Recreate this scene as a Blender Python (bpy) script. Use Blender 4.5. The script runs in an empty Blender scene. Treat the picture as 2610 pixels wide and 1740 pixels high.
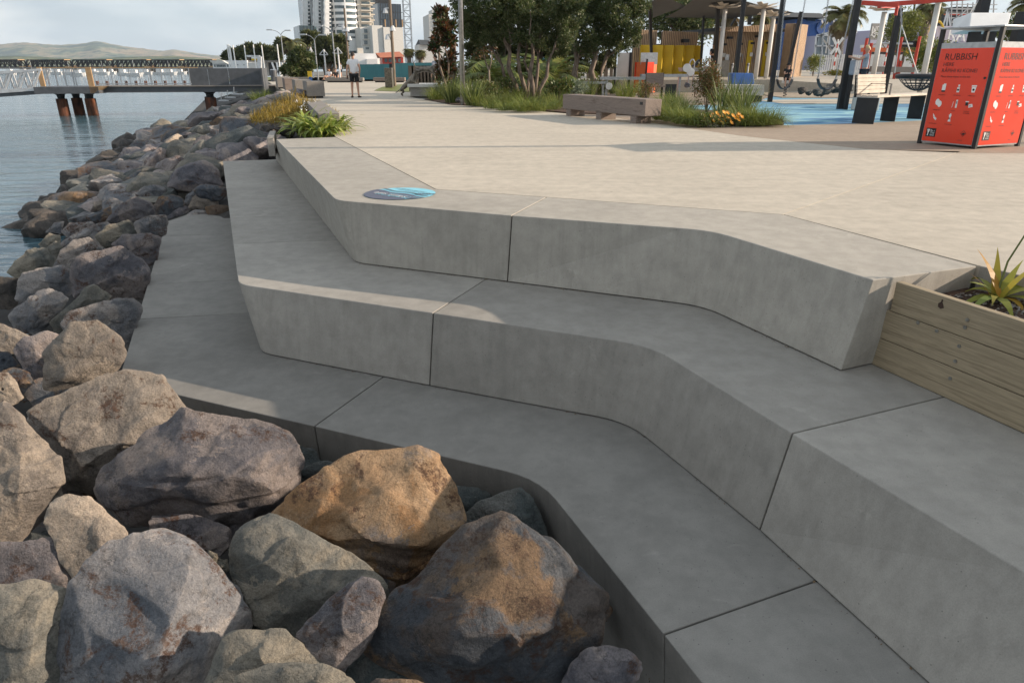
import bpy, bmesh, math, random
import numpy as np
from mathutils import Vector, Matrix, noise
R = math.radians
SC = bpy.context.scene
COL = SC.collection
# ---------------------------------------------------------------- camera, sky, sun, exposure
EYE = 1.2                       # camera height above the promenade (z = 0)
PITCH = R(21.9)
cam_data = bpy.data.cameras.new('camera'); cam = bpy.data.objects.new('camera', cam_data); COL.objects.link(cam)
cam_data.sensor_width = 36; cam_data.lens = 24; cam_data.clip_start = 0.05; cam_data.clip_end = 20000
cam.location = (0, 0, EYE); cam.rotation_euler = (R(90) - PITCH, 0, 0)
SC.camera = cam
SUN_AZ, SUN_EL = R(3.6), R(18.3)     # azimuth from +X towards +Y
SC.view_settings.view_transform = 'Standard'; SC.view_settings.look = 'None'
SC.view_settings.exposure = 0.70; SC.view_settings.gamma = 1.0; SC.view_settings.use_curve_mapping = False
SC.cycles.max_bounces = 6; SC.cycles.transparent_max_bounces = 12
world = bpy.data.worlds.new('World'); SC.world = world; world.use_nodes = True
def build_world():
    nt = world.node_tree; N = nt.nodes; L = nt.links; N.clear()
    out = N.new('ShaderNodeOutputWorld'); bg = N.new('ShaderNodeBackground'); bg.inputs['Strength'].default_value = 0.080
    sky = N.new('ShaderNodeTexSky'); sky.sky_type = 'NISHITA'; sky.sun_disc = False
    sky.sun_elevation = SUN_EL; sky.sun_rotation = R(90) - SUN_AZ
    sky.air_density = 1.0; sky.dust_density = 1.2; sky.ozone_density = 1.0
    tc = N.new('ShaderNodeTexCoord'); sep = N.new('ShaderNodeSeparateXYZ'); L.new(tc.outputs['Generated'], sep.inputs[0])
    # soft banks of cloud by direction, flattened towards the horizon
    mp = N.new('ShaderNodeMapping'); mp.inputs['Scale'].default_value = (1.5, 1.5, 4.6); mp.inputs['Location'].default_value = (2.3, 0.7, 0.25)
    L.new(tc.outputs['Generated'], mp.inputs['Vector'])
    n1 = N.new('ShaderNodeTexNoise'); n1.inputs['Scale'].default_value = 1.0; n1.inputs['Detail'].default_value = 6; n1.inputs['Roughness'].default_value = 0.5
    L.new(mp.outputs[0], n1.inputs['Vector'])
    r1 = N.new('ShaderNodeValToRGB'); r1.color_ramp.elements[0].position = 0.36; r1.color_ramp.elements[1].position = 0.60
    r1.color_ramp.elements[0].color = (0.30, 0.30, 0.30, 1); r1.color_ramp.elements[1].color = (1, 1, 1, 1)
    L.new(n1.outputs['Fac'], r1.inputs[0])
    n2 = N.new('ShaderNodeTexNoise'); n2.inputs['Scale'].default_value = 2.1; n2.inputs['Detail'].default_value = 9; n2.inputs['Roughness'].default_value = 0.55
    n2.inputs['Distortion'].default_value = 0.25
    L.new(mp.outputs[0], n2.inputs['Vector'])
    r2 = N.new('ShaderNodeValToRGB'); cr = r2.color_ramp
    cr.elements[0].position = 0.43; cr.elements[0].color = (4.1, 4.65, 5.2, 1)
    cr.elements[1].position = 0.55; cr.elements[1].color = (8.1, 8.1, 8.0, 1)
    L.new(n2.outputs['Fac'], r2.inputs[0])
    blue = N.new('ShaderNodeMixRGB'); blue.inputs[0].default_value = 0.62; blue.inputs[2].default_value = (5.2, 6.3, 7.5, 1); L.new(sky.outputs[0], blue.inputs[1])
    mix = N.new('ShaderNodeMixRGB'); L.new(r1.outputs[0], mix.inputs[0]); L.new(blue.outputs[0], mix.inputs[1]); L.new(r2.outputs[0], mix.inputs[2])
    L.new(mix.outputs[0], bg.inputs['Color']); L.new(bg.outputs[0], out.inputs[0])
build_world()
sun_data = bpy.data.lights.new('sun', 'SUN'); sun_data.energy = 5.0; sun_data.angle = R(0.5); sun_data.color = (1.0, 0.83, 0.66)
sun = bpy.data.objects.new('sun', sun_data); COL.objects.link(sun)
SUN_DIR = Vector((math.cos(SUN_EL) * math.cos(SUN_AZ), math.cos(SUN_EL) * math.sin(SUN_AZ), math.sin(SUN_EL)))
sun.rotation_euler = (-SUN_DIR).to_track_quat('-Z', 'Y').to_euler(); sun.location = SUN_DIR * 50

# ---------------------------------------------------------------- where a point of the photograph lies in the place
FPX = 1740.0; CP, SP = math.cos(PITCH), math.sin(PITCH)
def ray(u, v):
    x = (u - 1305) / FPX; y = -(v - 870) / FPX
    return Vector((x, CP + y * SP, -SP + y * CP))
def on(u, v, z=0.0):            # meets the level z
    q = ray(u, v); t = (z - EYE) / q.z
    return Vector((q.x * t, q.y * t, z))
def far(u, v, Y):               # meets the vertical plane y = Y
    q = ray(u, v); t = Y / q.y
    return Vector((q.x * t, Y, EYE + q.z * t))
K = 2610 / 2352
def on2(x, y, z=0.0): return on(x * K, y * K, z)
def crop(ox, oy, s): return lambda p: (ox + p[0] / s, oy + p[1] / s)

# ---------------------------------------------------------------- object helpers
def tag(o, label=None, cat=None, group=None, kind=None):
    if label: o['label'] = label
    if cat: o['category'] = cat
    if group: o['group'] = group
    if kind: o['kind'] = kind
    return o
def thing(name, label, cat, loc=(0, 0, 0), group=None, kind=None):
    o = bpy.data.objects.new(name, None); COL.objects.link(o); o.location = loc
    o.empty_display_size = 0.1
    return tag(o, label, cat, group, kind)
def wloc(o):
    v = Vector((0, 0, 0))
    while o: v += Vector(o.location); o = o.parent
    return v
class MB:
    def __init__(s): s.v = []; s.f = []; s.mi = []; s.cur = 0
    def add(s, vs, fs):
        b = len(s.v); s.v.extend(tuple(x) for x in vs); s.f.extend(tuple(b + i for i in f) for f in fs); s.mi.extend([s.cur] * len(fs)); return s
    def box(s, c, d, rz=0.0, M=None, taper=1.0):
        c = Vector(c); hx, hy, hz = d[0] / 2, d[1] / 2, d[2] / 2
        vs = []
        for z, t in ((-hz, 1.0), (hz, taper)):
            for x, y in ((-hx, -hy), (hx, -hy), (hx, hy), (-hx, hy)): vs.append(Vector((x * t, y * t, z)))
        if rz: Mz = Matrix.Rotation(rz, 3, 'Z'); vs = [Mz @ v for v in vs]
        if M: vs = [M @ v for v in vs]
        return s.add([v + c for v in vs], [(3, 2, 1, 0), (4, 5, 6, 7), (0, 1, 5, 4), (1, 2, 6, 5), (2, 3, 7, 6), (3, 0, 4, 7)])
    def bar(s, a, b, w, h=None, up=(0, 0, 1)):       # square bar between two points
        a, b = Vector(a), Vector(b); h = h or w; d = (b - a).normalized(); up = Vector(up)
        if abs(d.dot(up)) > 0.98: up = Vector((0, 1, 0))
        x = d.cross(up).normalized(); y = x.cross(d).normalized()
        vs = [p + x * sx * w / 2 + y * sy * h / 2 for p in (a, b) for sx, sy in ((-1, -1), (1, -1), (1, 1), (-1, 1))]
        return s.add(vs, [(0, 1, 2, 3), (7, 6, 5, 4), (0, 4, 5, 1), (1, 5, 6, 2), (2, 6, 7, 3), (3, 7, 4, 0)])
    def tube(s, pts, rad, n=8, cap=True):
        pts = [Vector(p) for p in pts]; m = len(pts)
        rad = rad if isinstance(rad, (list, tuple)) else [rad] * m
        ref = None; rings = []
        for i, p in enumerate(pts):
            d = (pts[min(i + 1, m - 1)] - pts[max(i - 1, 0)])
            d = d.normalized() if d.length > 1e-9 else Vector((0, 0, 1))
            if ref is None or abs(ref.dot(d)) > 0.95: ref = Vector((0, 0, 1)) if abs(d.z) < 0.9 else Vector((0, 1, 0))
            x = d.cross(ref).normalized(); y = d.cross(x).normalized(); ref = y.cross(d) if False else ref
            rings.append([p + (x * math.cos(2 * math.pi * j / n) + y * math.sin(2 * math.pi * j / n)) * rad[i] for j in range(n)])
        vs = [q for r in rings for q in r]; fs = []
        for i in range(m - 1):
            for j in range(n):
                a = i * n + j; b = i * n + (j + 1) % n; fs.append((a, b, b + n, a + n))
        if cap: fs.append(tuple(range(n - 1, -1, -1))); fs.append(tuple((m - 1) * n + j for j in range(n)))
        return s.add(vs, fs)
    def prism(s, poly, z0, z1):                      # counter-clockwise polygon in plan
        n = len(poly); vs = [(p[0], p[1], z0) for p in poly] + [(p[0], p[1], z1) for p in poly]
        return s.add(vs, [tuple(range(n - 1, -1, -1)), tuple(range(n, 2 * n))] + [(i, (i + 1) % n, n + (i + 1) % n, n + i) for i in range(n)])
    def loft(s, bot, top):
        n = len(bot); return s.add(list(bot) + list(top), [tuple(range(n - 1, -1, -1)), tuple(range(n, 2 * n))] + [(i, (i + 1) % n, n + (i + 1) % n, n + i) for i in range(n)])
    def quad(s, a, b, c, d): return s.add([a, b, c, d], [(0, 1, 2, 3)])
    def disc(s, c, nrm, r, n=16, thick=0.0):
        c = Vector(c); nrm = Vector(nrm).normalized()
        return s.tube([c, c + nrm * max(thick, 0.002)], r, n)
    def build(s, name, mat, parent=None, smooth=False, bevel=0.0, seg=2, recalc=False, label=None, center=False, local=False):
        off = wloc(parent) if parent and not local else Vector((0, 0, 0))
        vs = np.array(s.v, dtype=np.float64).reshape(-1, 3)
        loc = Vector((0, 0, 0))
        if center and not parent and len(vs):
            loc = Vector(((vs[:, 0].min() + vs[:, 0].max()) / 2, (vs[:, 1].min() + vs[:, 1].max()) / 2, vs[:, 2].min()))
        vs = vs - np.array(off) - np.array(loc)
        me = bpy.data.meshes.new(name); me.from_pydata(vs.tolist(), [], s.f)
        for m in (mat if isinstance(mat, (list, tuple)) else [mat]): me.materials.append(m)
        if any(s.mi): me.polygons.foreach_set('material_index', s.mi)
        if recalc:
            b = bmesh.new(); b.from_mesh(me); bmesh.ops.recalc_face_normals(b, faces=b.faces); b.to_mesh(me); b.free()
        if smooth: me.polygons.foreach_set('use_smooth', [True] * len(me.polygons))
        o = bpy.data.objects.new(name, me); COL.objects.link(o); o.location = loc
        if parent: o.parent = parent
        if bevel:
            m = o.modifiers.new('bevel', 'BEVEL'); m.width = bevel; m.segments = seg; m.limit_method = 'ANGLE'; m.angle_limit = R(35)
        if label: o['label'] = label
        return o
def kids(o): return [c for c in COL.objects if c.parent == o]
CH = {}
def copy_tree(o, parent=None):
    c = o.copy(); COL.objects.link(c)
    if parent: c.parent = parent
    for ch in list(o.children): copy_tree(ch, c)
    return c

# ---------------------------------------------------------------- materials
def nodes_of(m):
    m.use_nodes = True; nt = m.node_tree; nt.nodes.clear()
    o = nt.nodes.new('ShaderNodeOutputMaterial'); b = nt.nodes.new('ShaderNodeBsdfPrincipled'); nt.links.new(b.outputs[0], o.inputs[0])
    return nt, nt.nodes, nt.links, b
def c4(c): return (c[0], c[1], c[2], 1)
def noise_tex(nt, vec, scale, detail=6, rough=0.55, dist=0.0):
    n = nt.nodes.new('ShaderNodeTexNoise'); n.inputs['Scale'].default_value = scale; n.inputs['Detail'].default_value = detail
    n.inputs['Roughness'].default_value = rough; n.inputs['Distortion'].default_value = dist
    if vec: nt.links.new(vec, n.inputs['Vector'])
    return n.outputs['Fac']
def ramp(nt, fac, stops):
    r = nt.nodes.new('ShaderNodeValToRGB'); cr = r.color_ramp
    while len(cr.elements) < len(stops): cr.elements.new(0.5)
    for e, (p, c) in zip(cr.elements, stops): e.position = p; e.color = c4(c) if len(c) == 3 else c
    nt.links.new(fac, r.inputs[0]); return r.outputs[0]
def gray(a): return (a, a, a)
def mixc(nt, fac, a, b, mode='MIX'):
    m = nt.nodes.new('ShaderNodeMixRGB'); m.blend_type = mode
    for i, x in enumerate((fac, a, b)):
        if isinstance(x, (int, float)): m.inputs[i].default_value = x
        elif isinstance(x, tuple): m.inputs[i].default_value = c4(x)
        else: nt.links.new(x, m.inputs[i])
    return m.outputs[0]
def coords(nt, kind='Object', scale=(1, 1, 1), rot=(0, 0, 0)):
    t = nt.nodes.new('ShaderNodeTexCoord'); mp = nt.nodes.new('ShaderNodeMapping')
    mp.inputs['Scale'].default_value = scale; mp.inputs['Rotation'].default_value = rot
    nt.links.new(t.outputs[kind], mp.inputs['Vector']); return mp.outputs[0]
def bump(nt, b, h, strength, dist=0.01):
    n = nt.nodes.new('ShaderNodeBump'); n.inputs['Strength'].default_value = strength; n.inputs['Distance'].default_value = dist
    nt.links.new(h, n.inputs['Height']); nt.links.new(n.outputs[0], b.inputs['Normal'])
def mat(name, c1, c2=None, scale=4.0, rough=0.75, bstr=0.0, bscale=40.0, metal=0.0, spec=0.4, stretch=(1, 1, 1), detail=6, lo=0.35, hi=0.65):
    m = bpy.data.materials.new(name); nt, N, L, b = nodes_of(m)
    b.inputs['Roughness'].default_value = rough; b.inputs['Metallic'].default_value = metal; b.inputs['Specular IOR Level'].default_value = spec
    vec = coords(nt, 'Object', stretch)
    if c2 is None: c2 = tuple(x * 0.82 for x in c1)
    L.new(ramp(nt, noise_tex(nt, vec, scale, detail), [(lo, c2), (hi, c1)]), b.inputs['Base Color'])
    if bstr: bump(nt, b, noise_tex(nt, vec, bscale, 5), bstr)
    return m
def leaf_mat(name, cols, trans=0.35, rough=0.5):
    m = bpy.data.materials.new(name); nt, N, L, b = nodes_of(m)
    g = N.new('ShaderNodeNewGeometry')
    st = [(i / max(1, len(cols) - 1), c) for i, c in enumerate(cols)]
    col = ramp(nt, g.outputs['Random Per Island'], st)
    L.new(col, b.inputs['Base Color']); b.inputs['Roughness'].default_value = rough; b.inputs['Specular IOR Level'].default_value = 0.35
    tr = N.new('ShaderNodeBsdfTranslucent'); L.new(col, tr.inputs[0]); mx = N.new('ShaderNodeMixShader'); mx.inputs[0].default_value = trans
    L.new(b.outputs[0], mx.inputs[1]); L.new(tr.outputs[0], mx.inputs[2])
    L.new(mx.outputs[0], [n for n in N if n.type == 'OUTPUT_MATERIAL'][0].inputs[0])
    return m
def concrete(name, base, warm=(1, 1, 1), streak=True, dark=0.72, broom=False):
    m = bpy.data.materials.new(name); nt, N, L, b = nodes_of(m)
    base = tuple(base[i] * warm[i] for i in range(3))
    vec = coords(nt, 'Object')
    big = ramp(nt, noise_tex(nt, vec, .8, 7, 0.65, 0.2), [(0.3, tuple(x * dark for x in base)), (0.62, base)])
    mid = ramp(nt, noise_tex(nt, vec, 7, 6, 0.65), [(0.35, gray(0.88)), (0.62, gray(1.05))])
    col = mixc(nt, 1.0, big, mid, 'MULTIPLY')
    fine = ramp(nt, noise_tex(nt, vec, 160, 3, 0.7), [(0.3, gray(0.8)), (0.55, gray(1.0)), (0.8, gray(1.08))])
    col = mixc(nt, 0.75 if streak else 0.45, col, fine, 'MULTIPLY')
    if streak:   # water marks running down the face
        sv = coords(nt, 'Object', (5.5, 5.5, 0.35))
        st = ramp(nt, noise_tex(nt, sv, 1.6, 6, 0.6), [(0.35, gray(0.93)), (0.6, gray(1.0)), (0.75, gray(1.05))])
        ge = N.new('ShaderNodeNewGeometry'); sx = N.new('ShaderNodeSeparateXYZ'); L.new(ge.outputs['Normal'], sx.inputs[0])
        side = ramp(nt, sx.outputs['Z'], [(0.3, gray(1)), (0.7, gray(0))])
        s2 = ramp(nt, noise_tex(nt, coords(nt, 'Object', (16, 16, 0.5)), 1.3, 5, 0.65), [(0.36, gray(0.93)), (0.5, gray(1.0)), (0.68, gray(1.0)), (0.76, gray(1.10))])
        col = mixc(nt, side, col, mixc(nt, 1.0, mixc(nt, 1.0, col, st, 'MULTIPLY'), s2, 'MULTIPLY'))
    if broom:    # floated finish, long soft smears and darker traffic marks
        bv = coords(nt, 'Object', (0.35, 3.2, 1), (0, 0, R(4)))
        col = mixc(nt, 0.9, col, ramp(nt, noise_tex(nt, bv, 1.5, 7, 0.62, 0.8), [(0.34, gray(0.92)), (0.5, gray(1.0)), (0.66, gray(1.04))]), 'MULTIPLY')
        b2 = ramp(nt, noise_tex(nt, coords(nt, 'Object', (0.5, 9, 1), (0, 0, R(7))), 1.2, 4, 0.7, 1.5), [(0.67, gray(1.0)), (0.72, gray(0.88))])
        col = mixc(nt, 0.8, col, b2, 'MULTIPLY')
        sp = N.new('ShaderNodeTexVoronoi'); sp.inputs['Scale'].default_value = 1.3; L.new(vec, sp.inputs['Vector'])
        col = mixc(nt, 0.7, col, ramp(nt, sp.outputs['Distance'], [(0.018, gray(0.5)), (0.03, gray(1.0))]), 'MULTIPLY')
    # small pits and pale scuffs
    vo = N.new('ShaderNodeTexVoronoi'); vo.inputs['Scale'].default_value = 26; L.new(vec, vo.inputs['Vector'])
    pit = ramp(nt, vo.outputs['Distance'], [(0.04, gray(0.45)), (0.11, gray(1.0))])
    gate = ramp(nt, noise_tex(nt, vec, 3.1, 4, .7), [(0.44, gray(0)), (0.5, gray(1))])
    col = mixc(nt, gate, col, mixc(nt, 1.0, col, pit, 'MULTIPLY'))
    sc = ramp(nt, noise_tex(nt, vec, 2.9, 9, 0.76, 0.5), [(0.60, gray(0)), (0.70, gray(0.5))])
    col = mixc(nt, sc, col, tuple(min(1, x * 1.35) for x in base))
    oi = N.new('ShaderNodeObjectInfo'); hv = N.new('ShaderNodeHueSaturation'); mr = N.new('ShaderNodeMapRange'); mr.inputs['To Min'].default_value = 0.90; mr.inputs['To Max'].default_value = 1.06      # each pour a little different
    L.new(oi.outputs['Random'], mr.inputs[0]); L.new(mr.outputs[0], hv.inputs['Value']); L.new(col, hv.inputs['Color']); col = hv.outputs[0]
    L.new(col, b.inputs['Base Color']); b.inputs['Roughness'].default_value = 0.82; b.inputs['Specular IOR Level'].default_value = 0.3
    bump(nt, b, noise_tex(nt, vec, 90, 5, 0.75), 0.3, 0.004)
    return m
def rockmat(name, ca, cb, cc, patch=0.5, vein=0.35, rust=0.0):
    m = bpy.data.materials.new(name); nt, N, L, b = nodes_of(m)
    oi = N.new('ShaderNodeObjectInfo')
    tcn = N.new('ShaderNodeTexCoord'); va = N.new('ShaderNodeVectorMath'); va.operation = 'ADD'
    cm = N.new('ShaderNodeMath'); cm.operation = 'MULTIPLY'; cm.inputs[1].default_value = 37.0
    L.new(oi.outputs['Random'], cm.inputs[0]); L.new(tcn.outputs['Object'], va.inputs[0])
    cx = N.new('ShaderNodeCombineXYZ')
    for i in range(3): L.new(cm.outputs[0], cx.inputs[i])
    L.new(cx.outputs[0], va.inputs[1]); vec = va.outputs[0]
    big = ramp(nt, noise_tex(nt, vec, 2.3, 9, 0.66, 0.5), [(0.36, ca), (0.46, cb), (0.50, cb), (0.58, cc)])
    vc = N.new('ShaderNodeTexVoronoi'); vc.inputs['Scale'].default_value = 2.6          # fracture faces of another tint
    nz = N.new('ShaderNodeTexNoise'); nz.inputs['Scale'].default_value = 4.5; nz.inputs['Detail'].default_value = 8; nz.inputs['Roughness'].default_value = .7; L.new(vec, nz.inputs['Vector'])
    vz = N.new('ShaderNodeVectorMath'); vz.operation = 'MULTIPLY_ADD'; vz.inputs[1].default_value = (.55, .55, .55); L.new(nz.outputs['Color'], vz.inputs[0]); L.new(vec, vz.inputs[2]); L.new(vz.outputs[0], vc.inputs['Vector'])
    sv_ = N.new('ShaderNodeSeparateXYZ'); L.new(vc.outputs['Color'], sv_.inputs[0])
    big = mixc(nt, ramp(nt, sv_.outputs['X'], [(0.45, gray(0)), (0.5, gray(0.65))]), big, ramp(nt, sv_.outputs['Y'], [(0.0, ca), (0.45, ca), (0.5, cb), (0.75, tuple(x * .75 for x in cb)), (0.8, cc)]))
    mid = ramp(nt, noise_tex(nt, vec, 11, 9, 0.74, 0.3), [(0.34, gray(0.42)), (0.46, gray(0.9)), (0.58, gray(1.05)), (0.7, gray(1.3))])
    col = mixc(nt, 0.8, big, mid, 'MULTIPLY')
    fine = ramp(nt, noise_tex(nt, vec, 95, 6, 0.8), [(0.34, gray(0.5)), (0.5, gray(1.0)), (0.68, gray(1.35))])
    col = mixc(nt, 0.8, col, fine, 'MULTIPLY')
    if rust:
        g = ramp(nt, noise_tex(nt, vec, 3.3, 9, 0.74, 0.4), [(0.60 - rust * 0.16, gray(0)), (0.64 - rust * 0.16, gray(0.9))])
        sp = ramp(nt, noise_tex(nt, vec, 34, 7, 0.8), [(0.44, gray(0.15)), (0.53, gray(1))])
        col = mixc(nt, mixc(nt, 1.0, g, sp, 'MULTIPLY'), col, (0.075, 0.036, 0.02))
    if vein:     # pale mineral lines
        w = N.new('ShaderNodeTexVoronoi'); w.feature = 'DISTANCE_TO_EDGE'; w.inputs['Scale'].default_value = 4.0
        nn = N.new('ShaderNodeTexNoise'); nn.inputs['Scale'].default_value = 3.5; nn.inputs['Detail'].default_value = 7; nn.inputs['Roughness'].default_value = .7; L.new(vec, nn.inputs['Vector'])
        wv = N.new('ShaderNodeVectorMath'); wv.operation = 'ADD'; L.new(vec, wv.inputs[0]); L.new(nn.outputs['Color'], wv.inputs[1]); L.new(wv.outputs[0], w.inputs['Vector'])
        ln = ramp(nt, w.outputs['Distance'], [(0.0, gray(vein)), (0.018, gray(0))])
        gt = ramp(nt, noise_tex(nt, vec, 2.1, 4), [(0.5, gray(0)), (0.6, gray(1))])
        col = mixc(nt, mixc(nt, 1.0, ln, gt, 'MULTIPLY'), col, (0.40, 0.38, 0.36))
    fl = ramp(nt, noise_tex(nt, vec, 26, 8, 0.78), [(0.64, gray(0)), (0.69, gray(0.55))])                 # pale flecks
    col = mixc(nt, fl, col, (0.46, 0.43, 0.40))
    ck = N.new('ShaderNodeTexVoronoi'); ck.feature = 'DISTANCE_TO_EDGE'; ck.inputs['Scale'].default_value = 2.1; L.new(vz.outputs[0], ck.inputs['Vector'])   # hairline cracks
    crk = ramp(nt, ck.outputs['Distance'], [(0.0, gray(0.35)), (0.012, gray(0.9)), (0.02, gray(1))])
    col = mixc(nt, ramp(nt, noise_tex(nt, vec, 1.3, 4), [(0.45, gray(0)), (0.55, gray(1))]), col, mixc(nt, 1.0, col, crk, 'MULTIPLY'))
    ge = N.new('ShaderNodeNewGeometry')      # rubbed, paler edges, with edge highlights painted into the colour
    ed = ramp(nt, ge.outputs['Pointiness'], [(0.515, gray(0)), (0.60, gray(0.55))])
    col = mixc(nt, ed, col, tuple(min(.6, x * 1.25) for x in cc))
    hv = N.new('ShaderNodeHueSaturation'); mr = N.new('ShaderNodeMapRange'); mr.inputs['To Min'].default_value = 0.62; mr.inputs['To Max'].default_value = 0.98
    L.new(oi.outputs['Random'], mr.inputs[0]); L.new(mr.outputs[0], hv.inputs['Value']); L.new(col, hv.inputs['Color']); col = hv.outputs[0]
    L.new(col, b.inputs['Base Color']); b.inputs['Roughness'].default_value = 0.75; b.inputs['Specular IOR Level'].default_value = 0.35
    h1 = noise_tex(nt, vec, 9, 10, 0.70, 0.15)
    bump(nt, b, h1, 0.9, 0.06)
    return m
M = {}
M['plaza'] = concrete('promenade_concrete', (0.475, 0.425, 0.35), streak=False, dark=0.90, broom=True)
M['apron'] = concrete('brown_concrete', (0.34, 0.27, 0.205), streak=False, dark=0.85, broom=True)
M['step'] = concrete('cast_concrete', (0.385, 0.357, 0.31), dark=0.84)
M['step_mid'] = concrete('cast_concrete_dark', (0.325, 0.305, 0.272), dark=0.82)  # same concrete, darker tone for the middle step
M['step_low'] = concrete('cast_concrete_darkest', (0.245, 0.234, 0.213), dark=0.80)  # same concrete, darkest tone for the lowest step
M['rim'] = concrete('pale_concrete', (0.40, 0.37, 0.33))
M['soil'] = mat('bark_mulch', (0.10, 0.055, 0.035), (0.035, 0.02, 0.014), 30, 0.95, 0.6, 60)
M['bank'] = mat('wet_bank', (0.05, 0.045, 0.04), (0.02, 0.02, 0.02), 3, 0.9)
M['grass'] = mat('lawn', (0.14, 0.16, 0.04), (0.08, 0.11, 0.03), 6, 0.9)
M['ground'] = mat('town_ground', (0.20, 0.19, 0.17), (0.12, 0.12, 0.11), 0.3, 0.9)
RK = [rockmat('purple_grey_stone', (0.095, 0.095, 0.112), (0.175, 0.162, 0.172), (0.31, 0.262, 0.24), rust=0.25),
      rockmat('tan_stone', (0.165, 0.145, 0.13), (0.28, 0.24, 0.20), (0.38, 0.315, 0.25), vein=0.2, rust=.1),
      rockmat('orange_stone', (0.20, 0.18, 0.17), (0.36, 0.24, 0.14), (0.30, 0.17, 0.08), rust=0.3),
      rockmat('green_grey_stone', (0.085, 0.092, 0.088), (0.165, 0.16, 0.14), (0.27, 0.24, 0.19), vein=0.25),
      rockmat('pale_grey_stone', (0.105, 0.115, 0.132), (0.21, 0.208, 0.215), (0.36, 0.32, 0.29), rust=0.4),
      rockmat('blue_grey_stone', (0.062, 0.072, 0.088), (0.11, 0.12, 0.135), (0.24, 0.155, 0.09), rust=0.35),
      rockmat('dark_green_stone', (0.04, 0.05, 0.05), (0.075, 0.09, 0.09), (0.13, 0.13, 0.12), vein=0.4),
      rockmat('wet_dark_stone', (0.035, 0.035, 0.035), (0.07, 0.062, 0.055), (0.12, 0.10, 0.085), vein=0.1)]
# ---------------------------------------------------------------- setting: water, bank, land, promenade
WATER = -1.75
def water_mat():
    m = bpy.data.materials.new('harbour_water'); nt, N, L, b = nodes_of(m)
    b.inputs['Base Color'].default_value = (0.06, 0.115, 0.14, 1); b.inputs['Roughness'].default_value = 0.13; b.inputs['IOR'].default_value = 1.33
    v = coords(nt, 'Object', (0.55, 1.5, 1), (0, 0, R(-8)))
    a = noise_tex(nt, v, 1.6, 4, 0.5, 0.3); c = noise_tex(nt, v, 0.35, 3, 0.5, 0.3)
    ad = N.new('ShaderNodeMath'); ad.operation = 'MULTIPLY_ADD'; ad.inputs[1].default_value = 2.6; L.new(c, ad.inputs[0]); L.new(a, ad.inputs[2])
    bump(nt, b, ad.outputs[0], 0.55, 0.14)
    return m
M['water'] = water_mat()
mb = MB(); mb.add([(-4000, -60, WATER), (19.4, -60, WATER), (-29, 70, WATER), (-50, 160, WATER), (-58, 400, WATER), (-58, 6000, WATER), (-4000, 6000, WATER)], [(0, 1, 2, 3, 4, 5, 6)])
tag(mb.build('water', M['water']), kind='structure')
def shore_d(x, y): return (x + 8.15) * 0.937 + (y - 10.5) * 0.349      # metres inland of the waterline
def slope_z(x, y):
    z = WATER + 0.28 * shore_d(x, y)
    return min(z, -1.4 if y < 8 else (-1.4 + (y - 8) * 0.24 if y < 14 else 0.05))
mb = MB(); nx, ny = 26, 60; gv = []
for j in range(ny + 1):
    y = -6 + j * 1.25
    for i in range(nx + 1):
        d = -6 + i * 0.55
        x = -8.15 + (d - (y - 10.5) * 0.349) / 0.937
        z = WATER + 0.28 * d
        z = min(z - 0.3, -2.1 if y < 8 else (-2.1 + (y - 8) * 0.25 if y < 15 else -0.3))
        if 0.6 < d < 1.4: z = max(z, WATER + 0.03)
        gv.append((x, y, z))
mb.add(gv, [(j * (nx + 1) + i, j * (nx + 1) + i + 1, (j + 1) * (nx + 1) + i + 1, (j + 1) * (nx + 1) + i) for j in range(ny) for i in range(nx)])
tag(mb.build('bank', M['bank']), kind='structure')

def fillet(pts, bots, idx, r, n=5):
    """round corner idx of the top line (and the matching bottom line) with n+1 points"""
    T, B = [], []
    for i, (t, b) in enumerate(zip(pts, bots)):
        if i in idx:
            for arr, p, q in ((T, pts, r), (B, bots, r)):
                c = p[i]; a = (p[i - 1] - c).normalized(); d = (p[i + 1] - c).normalized()
                s = c + a * q; e = c + d * q
                for k in range(n + 1):
                    t_ = k / n; arr.append(s.lerp(c, t_).lerp(c.lerp(e, t_), t_))
        else: T.append(t); B.append(b)
    return T, B
def slab(name, parent, front, fbot, back, zb, material, gap=0.004, bevel=0.006, shrink=True):
    """one cast block: front edge line with its own foot line, back edge straight down to zb"""
    top = list(front) + list(back); bot = list(fbot) + [Vector((p.x, p.y, zb)) for p in back]
    mb = MB(); mb.loft(bot, top)
    return mb.build(name, material, parent, bevel=bevel, seg=2, recalc=True)
def V3(p, z): return Vector((p[0], p[1], z))
S1, S2, S3 = 0.0, -0.6, -1.2
LIFT = 0.008
# ---- line of the top step
t1 = [on(704, 355, S1), on(856.6, 510.3, S1), on(1304.5, 549.5, S1), on(1811, 587, S1), on(2224.6, 713.4, S1)]
b1 = [on(703, 408, S2), on(905, 671, S2), on(1293, 719, S2), on(1791, 782, S2), on(2142.6, 946.4, S2)]
b1 = [V3(p, S2 + LIFT) for p in b1]
i1 = [on2(770, 315), on2(1000, 435), on2(1255, 453), on2(1800, 493), on2(2245, 610)]
end1 = on2(2243, 611)
def nudge(a, b, g): return a + (b - a).normalized() * g
tier = thing('seating_step', 'highest concrete seating step, level with the promenade, with a round sticker on it', 'concrete step', (0, 6, S2))
G = 0.005
T, B = fillet([t1[0], t1[1], nudge(t1[2], t1[1], G)], [b1[0], b1[1], nudge(b1[2], b1[1], G)], {1}, 0.14)
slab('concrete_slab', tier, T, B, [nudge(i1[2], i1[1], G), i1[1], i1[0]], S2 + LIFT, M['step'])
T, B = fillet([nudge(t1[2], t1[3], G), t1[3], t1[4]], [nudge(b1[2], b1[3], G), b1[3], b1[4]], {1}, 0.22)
e_b = V3(end1, S2 + LIFT) + Vector((0.03, 0.08, 0))
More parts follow.
